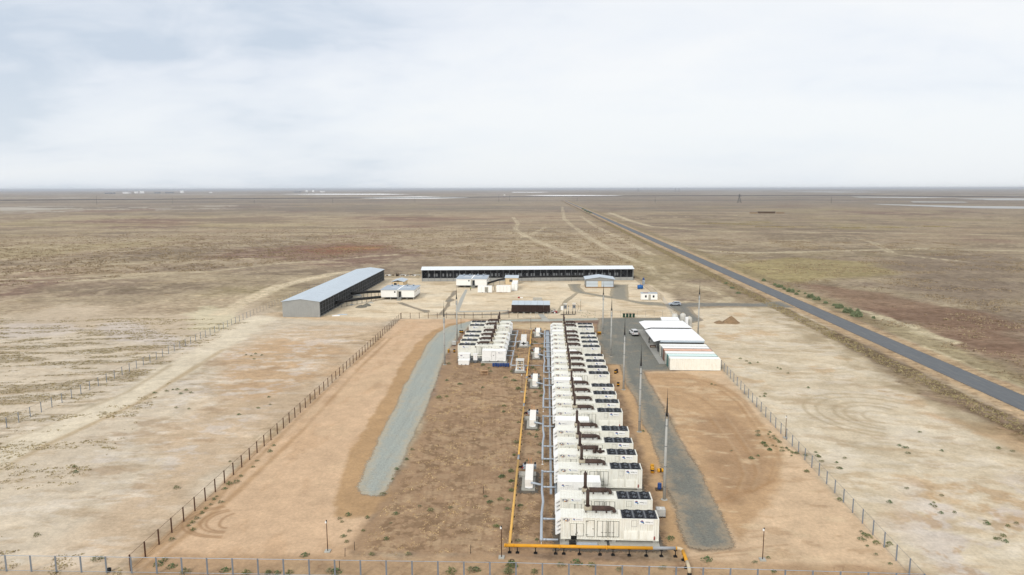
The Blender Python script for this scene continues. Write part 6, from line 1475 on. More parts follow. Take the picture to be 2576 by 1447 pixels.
def wagon(label, loc, rz):
    r = thing('estate_car', label, 'car', loc, rz); L = 5.2   # nose at -x, rear at +x
    loft('body', 'car_white', r, [(-2.6, .8, .76, .5, .85, .9), (-2.45, .88, .82, .36, .92, 1.02), (-1.3, .91, .86, .34, 1.02, 1.12), (0, .92, .88, .34, 1.04, 1.14), (2.3, .92, .88, .36, 1.04, 1.14), (2.55, .9, .86, .45, 1.02, 1.1)])
    loft('cabin', 'car_white', r, [(-1.3, .84, .8, 1.04, 1.08, 1.14), (-.55, .84, .68, 1.04, 1.12, 1.72), (.8, .84, .7, 1.04, 1.12, 1.8), (2.0, .84, .7, 1.04, 1.12, 1.8), (2.48, .82, .74, 1.04, 1.08, 1.2)])
    for s in (-1, 1):
        for x0, x1 in ((-.45, .55), (.65, 1.9)): MB().prism_xz([(x0 - (.35 if x0 < 0 else 0), 1.2), (x0, 1.66), (x1, 1.7), (x1 + .0, 1.2)], s * .80, s * .70 if False else s * .83).build('window', 'glass', r)
        MB().box(-.95, s * .93, 1.1, -.72, s * 1.08, 1.3).build('mirror', 'car_white', r)
        MB().box(2.5, s * .86, .78, 2.6, s * .70, 1.04).build('tail_light', 'lamp_red', r); MB().box(-2.64, s * .8, .74, -2.5, s * .5, .9).build('headlight', 'white', r)
    mb = MB(); mb.v = [(2.11, -.62, 1.74), (2.11, .62, 1.74), (2.46, .70, 1.24), (2.46, -.70, 1.24), (2.15, -.62, 1.76), (2.15, .62, 1.76), (2.50, .70, 1.26), (2.50, -.70, 1.26)]
    for q in ((4, 7, 6, 5), (0, 1, 2, 3), (0, 4, 5, 1), (1, 5, 6, 2), (2, 6, 7, 3), (3, 7, 4, 0)): mb.face(q)
    mb.build('rear_window', 'glass', r)
    mb = MB(); mb.v = [(-1.24, -.70, 1.16), (-1.24, .70, 1.16), (-.62, .62, 1.68), (-.62, -.62, 1.68), (-1.27, -.70, 1.19), (-1.27, .70, 1.19), (-.65, .62, 1.71), (-.65, -.62, 1.71)]
    for q in ((4, 7, 6, 5), (0, 1, 2, 3), (0, 4, 5, 1), (1, 5, 6, 2), (2, 6, 7, 3), (3, 7, 4, 0)): mb.face(q)
    mb.build('windscreen', 'glass', r)
    MB().box(2.5, -.85, .42, 2.68, .85, .62).build('rear_bumper', 'black', r); MB().box(2.58, -.26, .7, 2.6, .26, .82).build('number_plate', 'white', r); MB().box(-2.66, -.8, .4, -2.55, .8, .6).build('front_bumper', 'black', r)
    for x in (-1.6, 1.55): MB().cyl((x, -.93, .38), (x, .93, .38), .44, n=18).build('wheel_arch', 'black', r)
    car_wheels(r, (-1.6, 1.55), 1.98, .38); return r
wagon('white estate car with dark rear window parked beside the concrete apron', (26.6, 204.4, 0), R(-84))

# ================================================================== people
def person(label, loc, rz, top, legs, vest=None, stride=.25, arm=(0.1, 0.1), helmet=None, hgt=1.74):
    s = hgt / 1.74; V = []; E_ = []; RAD = []
    def v(p, r): V.append(tuple(c * s for c in p)); RAD.append(r * s); return len(V) - 1
    def chain(i0, pts):
        for p, r in pts: j = v(p, r); E_.append((i0, j)); i0 = j
        return i0
    pel = v((0, 0, .95), .15)
    ch = chain(pel, [((0, 0, 1.12), .135), ((0, .0, 1.32), .165), ((0, 0, 1.44), .12)])
    nk = chain(ch, [((0, -.01, 1.52), .06), ((0, -.03, 1.60), .085), ((0, -.03, 1.70), .085)])
    for sd, st, am in ((-1, stride, arm[0]), (1, -stride, arm[1])):
        chain(pel, [((sd * .1, 0, .90), .105), ((sd * .11, -st * .6 - .03, .50), .072), ((sd * .11, -st - (.0 if st > 0 else -.06), .09), .05), ((sd * .12, -st - .16, .04), .045)])
        w = chain(ch, [((sd * .19, 0, 1.42), .075), ((sd * .25, -am * .35 + .03, 1.15), .052), ((sd * .26, -am - .05, .92 + abs(am) * .25), .036), ((sd * .26, -am - .07, .85 + abs(am) * .25), .036)])
        b = V[w]
        for q in range(4): chain(w, [((b[0] / s, b[1] / s - .03 + q * .02, b[2] / s - .06), .010), ((b[0] / s - sd * .012, b[1] / s - .028 + q * .018, b[2] / s - .105 + .008 * abs(q - 1)), .009)])
        chain(w, [((b[0] / s, b[1] / s - .05, b[2] / s - .03), .011), ((b[0] / s - sd * .01, b[1] / s - .07, b[2] / s - .06), .010)])
    me = bpy.data.meshes.new('person'); me.from_pydata(V, E_, []); 
    o = bpy.data.objects.new('person', me); C.objects.link(o)
    sk_ = o.modifiers.new('skin', 'SKIN')
    for i, d in enumerate(me.skin_vertices[0].data): d.radius = (RAD[i], RAD[i]); d.use_root = (i == 0)
    sb = o.modifiers.new('sub', 'SUBSURF'); sb.levels = 1; sb.render_levels = 1
    dg = bpy.context.evaluated_depsgraph_get(); m2 = bpy.data.meshes.new_from_object(o.evaluated_get(dg))
    o.modifiers.clear(); o.data = m2; m2.materials.clear()
    for k in (top, legs, 'skin', 'black'): m2.materials.append(M[k])
    for p in m2.polygons:
        z = p.center.z / s; x = abs(p.center.x) / s
        p.material_index = 3 if z < .1 else (1 if z < .98 and x < .2 else (2 if z > 1.5 or (x > .22 and z < .98) else 0))
        p.use_smooth = True
    o.location = loc; o.rotation_euler.z = rz; tag(o, label, 'person')
    hm = MB().lathe([(.10 * s, 1.64 * s), (.105 * s, 1.70 * s), (.09 * s, 1.77 * s), (.04 * s, 1.80 * s)], 12, 0, -.025 * s)
    hm.build('helmet' if helmet else 'hair', helmet or 'black', o)
    f = MB().box(-.012 * s, -.135 * s, 1.60 * s, .012 * s, -.108 * s, 1.64 * s); f.build('nose', 'skin', o)
    f = MB().box(-.045 * s, -.118 * s, 1.645 * s, -.02 * s, -.108 * s, 1.657 * s).box(.02 * s, -.118 * s, 1.645 * s, .045 * s, -.108 * s, 1.657 * s).box(-.03 * s, -.116 * s, 1.565 * s, .03 * s, -.106 * s, 1.573 * s); f.build('face_features', 'black', o)
    if vest: MB().lathe([(.19 * s, 1.0 * s), (.2 * s, 1.1 * s), (.21 * s, 1.35 * s), (.14 * s, 1.46 * s)], 14).build('vest', vest, o)
    return o
person('person in black clothes walking across the concrete apron with one arm out', (29.45, 192.7, .07), R(60), 'cloth_black', 'cloth_black', stride=.22, arm=(.25, .05))
person('person in a lime safety vest and white helmet standing by the house stairs', (-32.9, 292.9, 0), R(20), 'cloth_navy', 'cloth_navy', vest='cloth_hivis', stride=.05, helmet='white')
person('person in dark blue clothes walking between the two white containers', (-22.4, 293.6, 0), R(80), 'cloth_navy', 'cloth_black', stride=.2)
person('person in dark clothes standing at the end of the back shed', (*at((2150 + 1420 / 3.68) / 1.5901, (1030 + 328 / 3.68) / 1.5901), 0), R(10), 'cloth_black', 'cloth_black', stride=.04)

# ================================================================== heaps, litter
def heap(name, label, pts, h, m_, seed):
    mb = MB(); n = 26; rings = 6; cx = sum(p[0] for p in pts) / len(pts); cy = sum(p[1] for p in pts) / len(pts)
    rx = (max(p[0] for p in pts) - min(p[0] for p in pts)) / 2; ry = (max(p[1] for p in pts) - min(p[1] for p in pts)) / 2
    for i in range(rings):
        t = i / rings
        for j in range(n):
            a_ = 2 * math.pi * j / n; nz = mnoise.noise(Vector((math.cos(a_) * 1.3, math.sin(a_) * 1.3, seed + t)))
            r_ = (1 - t) * (1 + .28 * nz); z = h * (t ** .85) * (1 + .15 * nz) - .03
            mb.v.append((cx + rx * r_ * math.cos(a_), cy + ry * r_ * math.sin(a_), z))
    mb.v.append((cx + rx * .05, cy, h))
    for i in range(rings - 1):
        for j in range(n): l = (j + 1) % n; mb.face((i * n + j, i * n + l, (i + 1) * n + l, (i + 1) * n + j), True)
    for j in range(n): mb.face(((rings - 1) * n + j, (rings - 1) * n + (j + 1) % n, rings * n), True)
    return tag(mb.build(name, m_), label, 'heap')
q5 = dz(2400, 1200, 4.293); q6 = dz(1100, 1030, 3.22); q7 = dz(1650, 1030, 4.293)
heap('earth_heap', 'brown earth heap on the pale sand behind the awnings', [q5(2080, 408), q5(2410, 400), q5(2240, 370)], 2.3, 'mound_brown', 3)
heap('earth_heap', 'low flat brown earth heap at the foot of the bigger one', [q5(1940, 400), q5(2160, 410), q5(2050, 370)], .8, 'mound_brown', 8)
heap('gravel_heap', 'dark grey gravel heap in front of the black ducts, the flatter one', [q6(1040, 640), q6(1180, 650), q6(1110, 622)], .8, 'mound_grey', 5)
heap('gravel_heap', 'dark grey gravel heap in front of the black ducts, the wider one', [q6(1120, 628), q6(1245, 628), q6(1180, 606)], 1.0, 'mound_grey', 6)
heap('sand_heap', 'pale sand heap outside the scrubland fence', [at(770 - 30, 778), at(830 - 20, 778), at(790, 772)], 1.2, mat('pale_sand', alb(226, 212, 178), 1, var=.1), 7)
heap('rubble_heap', 'small heap of pale rubble under the black duct', [q6(1195, 590), q6(1270, 590), q6(1230, 580)], .5, 'concrete', 9)
rub = MB()
for i in range(60):
    x, y = q6(1420 + random.random() * 440, 225 + random.random() * 16); s_ = .2 + random.random() * .6
    rub.box(x, y, -.02, x + s_ * 1.6, y + s_, s_ * .5 + .05, random.randrange(3))
tag(rub.build('rubble', ['twig', 'concrete', 'white']), 'scattered rubble and scrap between the two long sheds', 'rubble', kind='stuff')
rub = MB()
for i in range(46):
    x, y = q8(200 + random.random() * 85, 800 + random.random() * 24); s_ = .15 + random.random() * .35
    rub.box(x, y, -.02, x + s_ * 1.3, y + s_, .1 + s_ * 1.6 * random.random(), random.randrange(4))
tag(rub.build('scrap', ['twig', 'white', 'cloth_navy', 'red']), 'jumble of scrap and cables beside the brown station', 'scrap', kind='stuff')
for lab, p, sz, m_ in (('white sheet of scrap lying on sand by the near shed', q6(785, 752), (2.6, 1.2), 'fabric'), ('long pale blue scrap sheet lying by the near shed', q6(868, 738), (3.4, 1.0), 'roof_blue'), ('pale sheet lying beside the gravel heaps', q6(990, 612), (1.6, .7), 'roof_blue')):
    mb = MB(); mb.box(-sz[0] / 2, -sz[1] / 2, .0, sz[0] / 2, sz[1] / 2, .12).prism_xz([(-sz[0] / 2, .12), (0, .26), (sz[0] / 2, .12)], -sz[1] / 2 + .05, sz[1] / 2 - .05); tag(mb.build('scrap_sheet', m_, None, (*p, -.02), .2), lab, 'sheet')
t = thing('cable_reel', 'brown cable reel lying in the rubble between the sheds', 'reel', (*q6(1575, 240), .6)); MB().cyl((-.5, 0, 0), (-.42, 0, 0), .9, n=16).cyl((.42, 0, 0), (.5, 0, 0), .9, n=16).build('flange', 'twig', t); MB().cyl((-.42, 0, 0), (.42, 0, 0), .5, n=14).build('drum_core', 'rust_dark', t)
t = thing('supply_box', 'grey tarpaulined box between the two black ducts', 'box', (*q6(1005, 545), 0)); MB().box(0, 0, 0, 3.0, 2.0, 1.6).build('box', 'concrete', t); MB().prism_xz([(-.1, 1.6), (1.5, 2.0), (3.1, 1.6)], -.1, 2.1).build('tarpaulin', 'light_panel', t)
t = thing('warning_marker', 'small red and white marker lying on the sand behind the brown station', 'marker', (*q7(1810, 700), 0)); MB().box(0, 0, 0, .8, .6, .5).build('head', 'red', t); MB().box(.85, 0, 0, 2.0, .5, .35).build('tail', 'white', t)
tag(MB().tube([(-.25 + .25 * math.cos(a_), .2 * math.sin(a_), .03) for a_ in np.linspace(0, 6.28, 16)], .035, 6).build('tyre', 'rubber', None, (*q1(402, 1010), 0)), 'small black rubber ring lying on the ground inside the front fence', 'ring')
t = thing('bucket', 'black bucket lying at the front fence', 'bucket', (*at(1025 / 2.342 / 1.5901, (1700 + 1375 / 2.342) / 1.5901), 0)); MB().lathe([(.18, 0), (.24, .4), (.21, .4), (.17, .05)], 14).build('pail', 'black', t); MB().tube([(-.23, 0, .38), (-.1, 0, .55), (.1, 0, .55), (.23, 0, .38)], .015, 5).build('handle', 'mid_grey', t)

# ================================================================== plants
def leaf_clump(mb, n, rx, ry, h, sz, seed, mi=0):
    rnd = random.Random(seed)
    for i in range(n):
        a_ = rnd.random() * 6.283; r_ = math.sqrt(rnd.random()); z = rnd.random() ** .8
        px, py, pz = rx * r_ * math.cos(a_) * (1 - .45 * z), ry * r_ * math.sin(a_) * (1 - .45 * z), h * z * (1 - .55 * r_ * r_)
        d = Vector((rnd.uniform(-1, 1), rnd.uniform(-1, 1), rnd.uniform(.1, 1.2))).normalized(); e = d.cross(Vector((rnd.uniform(-1, 1), rnd.uniform(-1, 1), rnd.uniform(-1, 1)))).normalized()
        L = sz * rnd.uniform(.6, 1.4); wd = L * .3; p = Vector((px, py, pz)); k = len(mb.v)
        mb.v += [tuple(p - e * wd), tuple(p + d * L * .5 + e * wd * .2), tuple(p + d * L), tuple(p + e * wd)]
        mb.face((k, k + 3, k + 2, k + 1), False, mi)
def make_tuft(seed, n=70):
    mb = MB(); leaf_clump(mb, n, .5, .45, .42, .2, seed); return mb
leafmats = [mat('tuft_leaf_%s' % nm, alb(*c), .9, var=.35, scale=4) for nm, c in (('olive', (128, 134, 88)), ('green', (106, 126, 84)), ('grey', (150, 148, 114)))]
tuft_me = []
for k in range(6):
    o = make_tuft(100 + k).build('green_tuft', leafmats[k % 3]); tuft_me.append(o.data); C.objects.unlink(o); bpy.data.objects.remove(o)
TU = []
def tufts(label, group, pts, s0=.8, s1=1.4):
    for i, (px, py) in enumerate(pts):
        x, y = at(px, py); o = bpy.data.objects.new('green_tuft', tuft_me[(len(TU) * 7 + i) % 6]); C.objects.link(o); TU.append(o)
        s_ = random.uniform(s0, s1); o.location = (x, y, -.02); o.scale = (s_ * random.uniform(.9, 1.5), s_, s_ * random.uniform(.8, 1.1)); o.rotation_euler.z = random.random() * 6.28 if False else random.uniform(-.5, .5)
        tag(o, label, 'plant tuft', group)
def zpx(ox, oy, s, pts): return [((ox + x / s) / 1.5901, (oy + y / s) / 1.5901) for x, y in pts]
tufts('small green tuft on brown ground beside the yellow pipeline', 'tufts beside the yellow pipeline', zpx(1900, 1850, 2.576, [(368, 95), (280, 150), (375, 195), (375, 295), (110, 355), (155, 412), (340, 395), (335, 483), (470, 452), (220, 660), (445, 810), (640, 800), (260, 385)]) + zpx(2000, 1550, 3.215, [(235, 25), (330, 140), (50, 245), (265, 300), (50, 318), (235, 455), (375, 608), (470, 610), (215, 715), (520, 740), (470, 640), (180, 875), (500, 845), (350, 950), (595, 945), (140, 1085), (25, 1155), (140, 1210), (145, 1330), (455, 65), (525, 115), (540, 50), (480, 560), (515, 20)]), .7, 1.2)
tufts('dark green tuft between the pipe ladder and the skids', 'tufts by the skids', zpx(2050, 1360, 7.235, [(570, 820), (665, 875), (115, 505), (640, 75), (560, 150), (700, 105), (860, 130), (870, 265), (800, 1095), (45, 1185), (160, 1430), (145, 325), (560, 385)]), .9, 1.5)
tufts('green tuft on the open brown field left of the pipeline', 'tufts on the brown field', zpx(1750, 1230, 3.4347, [(155, 780), (627, 798), (705, 840), (730, 885), (935, 972), (1012, 885), (1040, 1010), (310, 1060), (125, 1230), (1110, 1125), (625, 1105), (1425, 1220), (1345, 1170), (130, 1010), (20, 1245)]), .9, 1.5)
tufts('green tuft at the ragged left edge of the brown field', 'tufts at the field edge', zpx(1000, 1750, 2.342, [(1520, 118), (1465, 208), (1335, 392), (1245, 540), (1095, 755), (1060, 875), (930, 880), (868, 930), (905, 980), (840, 765), (915, 730), (860, 793), (1320, 805), (1370, 298), (1140, 1097), (1485, 1100), (505, 1110), (2205, 555), (2250, 610), (1360, 718), (1690, 685), (1880, 660), (2310, 835), (2410, 670), (2500, 50), (2470, 165), (2445, 320), (2365, 370), (2450, 410), (2450, 500), (1590, 650), (1270, 955)]), .6, 1.1)
tufts('green tuft growing against the front steel fence', 'tufts along the front fence', zpx(0, 1700, 2.342, [(1600, 1335), (1540, 1270), (1735, 1385), (2100, 1370), (2310, 1390), (920, 1265), (1480, 1310), (2515, 1390)]) + zpx(1000, 1750, 2.342, [(170, 1275), (245, 1278), (370, 1275), (760, 1260), (800, 1265), (1885, 1265), (2085, 1250), (2115, 1240), (2445, 1205), (2420, 1268)]) + zpx(1900, 1850, 2.576, [(375, 1065), (350, 1135), (885, 1068), (1035, 1042), (1198, 1065), (1935, 1090), (2380, 1010), (610, 1135), (1490, 1110)]), .9, 1.6)
tufts('round dark green tuft beside the end of the nearest generator', 'single tuft by the nearest generator', zpx(1900, 1850, 2.576, [(2018, 795)]), 1.4, 1.45)
tufts('green tuft along the foot of the brown post fence', 'tufts along the brown fence', zpx(0, 1700, 2.342, [(1612, 1080), (1765, 945), (1805, 915), (1845, 880), (1890, 828), (1930, 785), (1975, 748), (2000, 700), (2030, 672), (2070, 728), (2100, 600), (2148, 555), (2218, 540), (2255, 480), (2370, 395), (2408, 338), (2525, 250), (2155, 345), (1655, 595), (705, 445), (700, 392), (345, 1040), (2560, 195), (1810, 985)]), .5, 1.1)
tufts('green tuft among the wheel marks inside the side fence', 'tufts inside the side fence', zpx(2500, 1400, 2.862, [(1525, 985), (1655, 945), (1585, 1072), (1610, 1102), (1655, 1148), (1730, 1105), (1690, 1098), (1750, 1040), (1770, 1060), (1800, 1162), (1850, 1130), (1875, 1152), (1970, 1190), (2060, 1210), (1910, 1180), (1218, 1158), (1445, 1243), (1640, 970), (1700, 995), (1715, 1020), (1660, 1003), (1520, 938), (1520, 1215), (990, 395), (1035, 405), (205, 933), (1795, 1122)]), .5, 1.1)
tufts('green tuft on sand along the lower side fence', 'tufts by the lower side fence', zpx(2996, 1700, 2.342, [(85, 100), (135, 175), (155, 200), (350, 218), (445, 268), (540, 438), (1050, 1000), (1080, 1030), (1115, 1050), (1055, 1080), (1110, 1135), (1185, 1110), (1190, 1215), (1325, 1305), (178, 1247), (55, 1290), (235, 1380), (1310, 1118), (1285, 1140), (400, 290), (845, 705), (18, 315), (195, 237)]), .5, 1.1)
tufts('dark green tuft on the pale ground beyond the side fence', 'tufts beyond the side fence', zpx(2996, 1700, 2.342, [(622, 258), (655, 300), (680, 345), (858, 410), (820, 352), (898, 315), (1450, 215), (1480, 215), (1490, 270), (1405, 195), (1598, 68), (1805, 665), (1700, 748), (1730, 730), (1742, 770), (1795, 828), (1925, 822), (2215, 900), (2230, 930), (2305, 1068), (2335, 1072), (2400, 1095), (2335, 222), (2470, 250), (1805, 245), (2380, 1040), (1478, 597), (1315, 728), (2425, 950), (2505, 925)]) + zpx(2500, 1400, 2.862, [(1745, 208), (1780, 222), (1865, 270), (2095, 435), (1605, 505), (1545, 537), (1590, 533), (1320, 102), (1390, 130), (1425, 155), (1520, 147), (2450, 1358), (2420, 1290), (2225, 1225), (2080, 1395), (2200, 1215)]), .5, 1.0)
tufts('grey-green tuft on sand behind the gravel yard fence', 'tufts behind the yard fence', zpx(2150, 1030, 3.68, [(700, 830), (740, 820), (770, 832), (720, 845)]) + zpx(2250, 1180, 14.47, [(1440, 945), (1800, 940), (1850, 945), (1440, 1290), (1110, 1225), (1220, 1225), (1300, 1245), (1810, 1145), (1490, 1290), (1860, 1335), (2250, 950), (2390, 1020), (960, 1045), (1180, 1055), (1010, 1350)]), .3, .5)
tufts('dark dry tuft on sand between the brown fence and the scrubland', 'tufts outside the brown fence', zpx(0, 1150, 2.342, [(2395, 625), (2355, 645), (2455, 637), (2380, 672), (2305, 635), (1695, 1000), (1745, 965), (1790, 990), (1620, 960), (1660, 960), (1560, 975), (1450, 990), (2420, 1132), (2530, 1100), (2240, 1195), (1770, 1140), (1650, 1130), (2520, 1030)]), .6, 1.2)
print('tufts', len(TU))
# roadside bushes
def make_bush(seed, h=1.9):
    root = thing('bush', 'bush', 'bush'); rnd = random.Random(seed); tr = MB()
    mb = MB()
    for k in range(7):
        a_ = rnd.random() * 6.28; r_ = rnd.uniform(.2, .9); cx, cy, hz_ = r_ * math.cos(a_), r_ * math.sin(a_), h * rnd.uniform(.6, 1.05) * (1 - .25 * r_)
        sub = MB(); leaf_clump(sub, 210, .75, .7, hz_, .34, seed * 31 + k); o_ = len(mb.v)
        mb.v += [(x + cx, y + cy, z) for x, y, z in sub.v]; mb.f += [tuple(i + o_ for i in f) for f in sub.f]; mb.sm += sub.sm; mb.mi += sub.mi
        tr.tube([(0, 0, -.03), (cx * .4, cy * .4, hz_ * .4), (cx, cy, hz_ * .8)], [.05, .035, .015], 5)
    mb.build('foliage', 'leaf2', root); tr.build('stem', 'twig', root); return root
bs = [make_bush(s_) for s_ in (1, 2, 3)]; ubs = [[False], [False], [False]]
zb6 = zpx(2900, 1000, 2.154, [(330, 268), (430, 305), (470, 322), (510, 340), (560, 362), (615, 385), (740, 412), (795, 432), (865, 460), (940, 480), (980, 500), (1065, 540), (1145, 572), (690, 378), (635, 360), (1280, 590)])
szs = (.9, .8, 1.1, .8, 1.3, .7, 1.2, 1.1, .7, .6, 1.25, 1.4, 1.7, .5, .5, .6)
for i, (p, s_) in enumerate(zip(zb6, szs)):
    o = place(bs[i % 3], ubs[i % 3], (*at(*p), -.02), i * 1.3, ('largest grey-green bush in the line beyond the asphalt road' if i == 12 else 'grey-green bush in the line beyond the asphalt road'), 'bushes along the far side of the road')
    o.scale = (s_ * 1.1, s_ * 1.05, s_ * .9)
for i, p in enumerate([(1466, 527), (1472, 531), (1479, 534), (1486, 537)] + zpx(2900, 1000, 2.154, [(10, 290), (60, 330), (110, 375)])):
    o = place(bs[i % 3], ubs[i % 3], (*at(*p), -.02), i, 'low roadside bush along the distant stretch of the asphalt road' if i < 4 else 'low bush in the ditch on the near side of the road', 'distant roadside bushes' if i < 4 else 'ditch bushes'); o.scale = (3.0, 3.0, 1.6) if i < 4 else (.9, .8, .5)
# dry scrub, uncountable
def scatter(name, label, m_, pts, sz0, sz1, hgt, blades, seed):
    rnd = np.random.default_rng(seed); n = len(pts)
    P_ = np.array(pts); k = blades
    base = np.repeat(P_, k, 0); S = np.repeat(rnd.uniform(sz0, sz1, n), k)
    a_ = rnd.uniform(0, 6.283, n * k); r_ = np.sqrt(rnd.uniform(0, 1, n * k)); t_ = rnd.uniform(0, 6.283, n * k)
    cx = base[:, 0] + np.cos(a_) * r_ * S * 1.15; cy = base[:, 1] + np.sin(a_) * r_ * S * .8; h = S * hgt * rnd.uniform(.5, 1, n * k) * (1 - .5 * r_ * r_)
    w = S * rnd.uniform(.22, .4, n * k); le = rnd.uniform(-.35, .35, (n * k, 2)) * S[:, None]
    v = np.zeros((n * k, 3, 3)); v[:, 0] = np.stack([cx - np.cos(t_) * w, cy - np.sin(t_) * w, np.full(n * k, -.03)], 1); v[:, 1] = np.stack([cx + np.cos(t_) * w, cy + np.sin(t_) * w, np.full(n * k, -.03)], 1)
    v[:, 2] = np.stack([cx + le[:, 0], cy + le[:, 1], h], 1)
    me = bpy.data.meshes.new(name); nv = n * k * 3; me.vertices.add(nv); me.vertices.foreach_set('co', v.reshape(-1).astype(np.float32)); me.loops.add(nv); me.loops.foreach_set('vertex_index', np.arange(nv, dtype=np.int32))
    me.polygons.add(n * k); me.polygons.foreach_set('loop_start', (np.arange(n * k) * 3).astype(np.int32))
    try: me.polygons.foreach_set('loop_total', np.full(n * k, 3, np.int32))
    except Exception: pass
    me.update(calc_edges=True); me.materials.append(M[m_]); o = bpy.data.objects.new(name, me); C.objects.link(o); tag(o, label, 'scrub', kind='stuff'); return o
rng = np.random.default_rng(3)
def sample(poly, n, fn):
    P_ = np.array(poly); lo, hi = P_.min(0), P_.max(0); xs = rng.uniform(lo[0], hi[0], n); ys = rng.uniform(lo[1], hi[1], n)
    k = (sdist(xs, ys, poly) > 0); xs, ys = xs[k], ys[k]; d = fn(xs, ys); k = rng.uniform(0, 1, len(xs)) < d; return np.stack([xs[k], ys[k]], 1)
lp_ = W((-500, 830), (0, 800), (420, 800), (640, 805), (330, 960), (60, 1060), (330, 1010), (430, 960), (300, 1120), (60, 1330), (-300, 1500), (-900, 1300))
pts = sample(lp_, 130000, lambda x, y: sstep(.50, .58, fbm(x * .17 + y * .2, y - x * .2, 2.4, 131, 4, .55)) * .5)
lp2 = W((-300, 1395), (90, 1380), (200, 1395), (330, 1440), (100, 1600), (-600, 1700))
pts2 = sample(lp2, 5000, lambda x, y: sstep(.5, .62, fbm(x, y, 3, 141, 4)) * .6)
scatter('scrub', 'dry olive scrub growing in broken bands outside the left wire fence', 'scrub', np.vstack([pts, pts2]), .22, .5, .42, 5, 4)
lp3 = W((900, 1398), (985, 1240), (1085, 1022), (1200, 818), (1380, 818), (1330, 1000), (1290, 1390))
pts = np.vstack([sample(lp3, 26000, lambda x, y: sstep(.46, .62, fbm(x, y, 2.5, 151, 4)) * .45), sample([(-3.9, 79), (1.0, 79), (1.0, 206), (-3.9, 206)], 3000, lambda x, y: sstep(.46, .6, fbm(x, y, 3, 161, 4)) * .6)])
scatter('dry_grass', 'thin dry grass over the brown field between the rows', 'straw', pts, .12, .3, .55, 4, 5)
STR = [[(-100, 706), (110, 700), (260, 692), (520, 684), (700, 664), (1000, 640)], [(560, 790), (630, 752), (690, 724), (770, 703), (835, 690), (870, 684)], [(1505, 668), (1440, 641), (1380, 618), (1322, 594), (1296, 577), (1303, 562)], [(1650, 690), (1638, 673), (1558, 640), (1488, 602), (1438, 567), (1419, 550)]]
lp4 = [(x, y) for x, y in zip(*(lambda r: (r[:, 0], r[:, 1]))(np.array(W((-700, 780), (1000, 640), (1640, 690), (1560, 560), (700, 560), (-700, 600)))))]
pts = sample(lp4, 330000, lambda x, y: sstep(.44, .56, fbm(x, y, 7, 171, 3)) * .55 * sstep(3.5, 5.5, np.minimum.reduce([ldist(x, y, W(*t_)) for t_ in STR])) * (1 - sstep(400, 900, np.hypot(x, y))))
print('steppe scrub', len(pts))
scatter('steppe_scrub', 'dry scrub dotting the steppe behind the sheds', 'steppe_scrub', pts, .5, 1.4, .55, 4, 6)
ditch = []
for y in np.linspace(110, 900, 9000):
    x = pf[0] * y + pf[1] - rng.uniform(8.5, 13.5); 
    if rng.uniform() < .75: ditch.append((x, y + rng.uniform(-.3, .3)))
scatter('ditch_scrub', 'dry brown scrub filling the roadside ditch', 'scrub', np.array(ditch), .25, .6, .7, 6, 8)
rp_ = [(pf[0] * y + pf[1] + o_, y) for y, o_ in ((100, 9), (600, 9), (600, 240), (100, 120))]
pts = sample(rp_, 120000, lambda x, y: sstep(.52, .64, fbm(x, y, 16, 181, 4)) * .5)
scatter('steppe_scrub', 'dry scrub dotting the steppe across the road', 'steppe_scrub', pts, .4, 1.1, .5, 3, 9)

# ================================================================== far things
def pylon(label, px, pb, ptop, wd):
    x, y = at(px, pb); D_ = math.hypot(x, y); h = (pb - ptop) / FPX * D_ * 1.02; w = wd * h
    root = thing('pylon', label, 'pylon', (x, y, 0)); mb = MB(); t_ = max(.12, h * .012)
    for sx in (-1, 1):
        for sy in (-1, 1): mb.tube([(sx * w, sy * w, 0), (sx * w * .28, sy * w * .28, h * .6), (sx * w * .1, sy * w * .1, h)], t_, 4)
    for q in range(6):
        za, zb = h * q / 6, h * (q + 1) / 6; f = lambda z: w * (1 - .72 * z / (h * .6)) if z < h * .6 else w * .28 * (1 - .64 * (z - h * .6) / (h * .4))
        for sy in (-1, 1): mb.tube([(-f(za), sy * f(za), za), (f(zb), sy * f(zb), zb)], t_ * .6, 4); mb.tube([(f(za), sy * f(za), za), (-f(zb), sy * f(zb), zb)], t_ * .6, 4)
    mb.build('tower', 'lattice', root)
    ar = MB()
    for z, l in ((.72, 1.1), (.86, .8)): ar.box(-w * l, -t_, h * z, w * l, t_, h * z + t_ * 2)
    ar.build('cross_arm', 'lattice', root)
pylon('dark lattice pylon standing closest, across the asphalt road', 1859.5, 510.5, 490, .2)
for px, l in ((1605, 'grey lattice pylon on the horizon standing apart from the pair'), (1699, 'grey lattice pylon on the horizon, the pair member closer to the asphalt road'), (1708, 'grey lattice pylon on the horizon, the pair member farther from the asphalt road')): pylon(l, px, 482.5, 474, .16)
for px, pb, ptop in ((244, 515, 497), (435, 513, 498), (837, 511, 498), (1044, 510, 492), (1255, 508, 490), (1648, 509.5, 495), (2091, 511.5, 496), (1282, 506, 492), (640, 512, 499), (1452, 506, 497)):
    x, y = at(px, pb); h = (pb - ptop) / FPX * math.hypot(x, y); root = thing('utility_pole', 'thin dark utility pole far out on the steppe line', 'pole', (x, y, 0), 0, 'utility poles far out'); MB().cyl((0, 0, 0), (0, 0, h), .32, .22, n=6).build('pole', 'lattice', root); MB().box(-1.2, -.1, h - 1.4, 1.2, .1, h - 1.1).build('cross_arm', 'lattice', root)
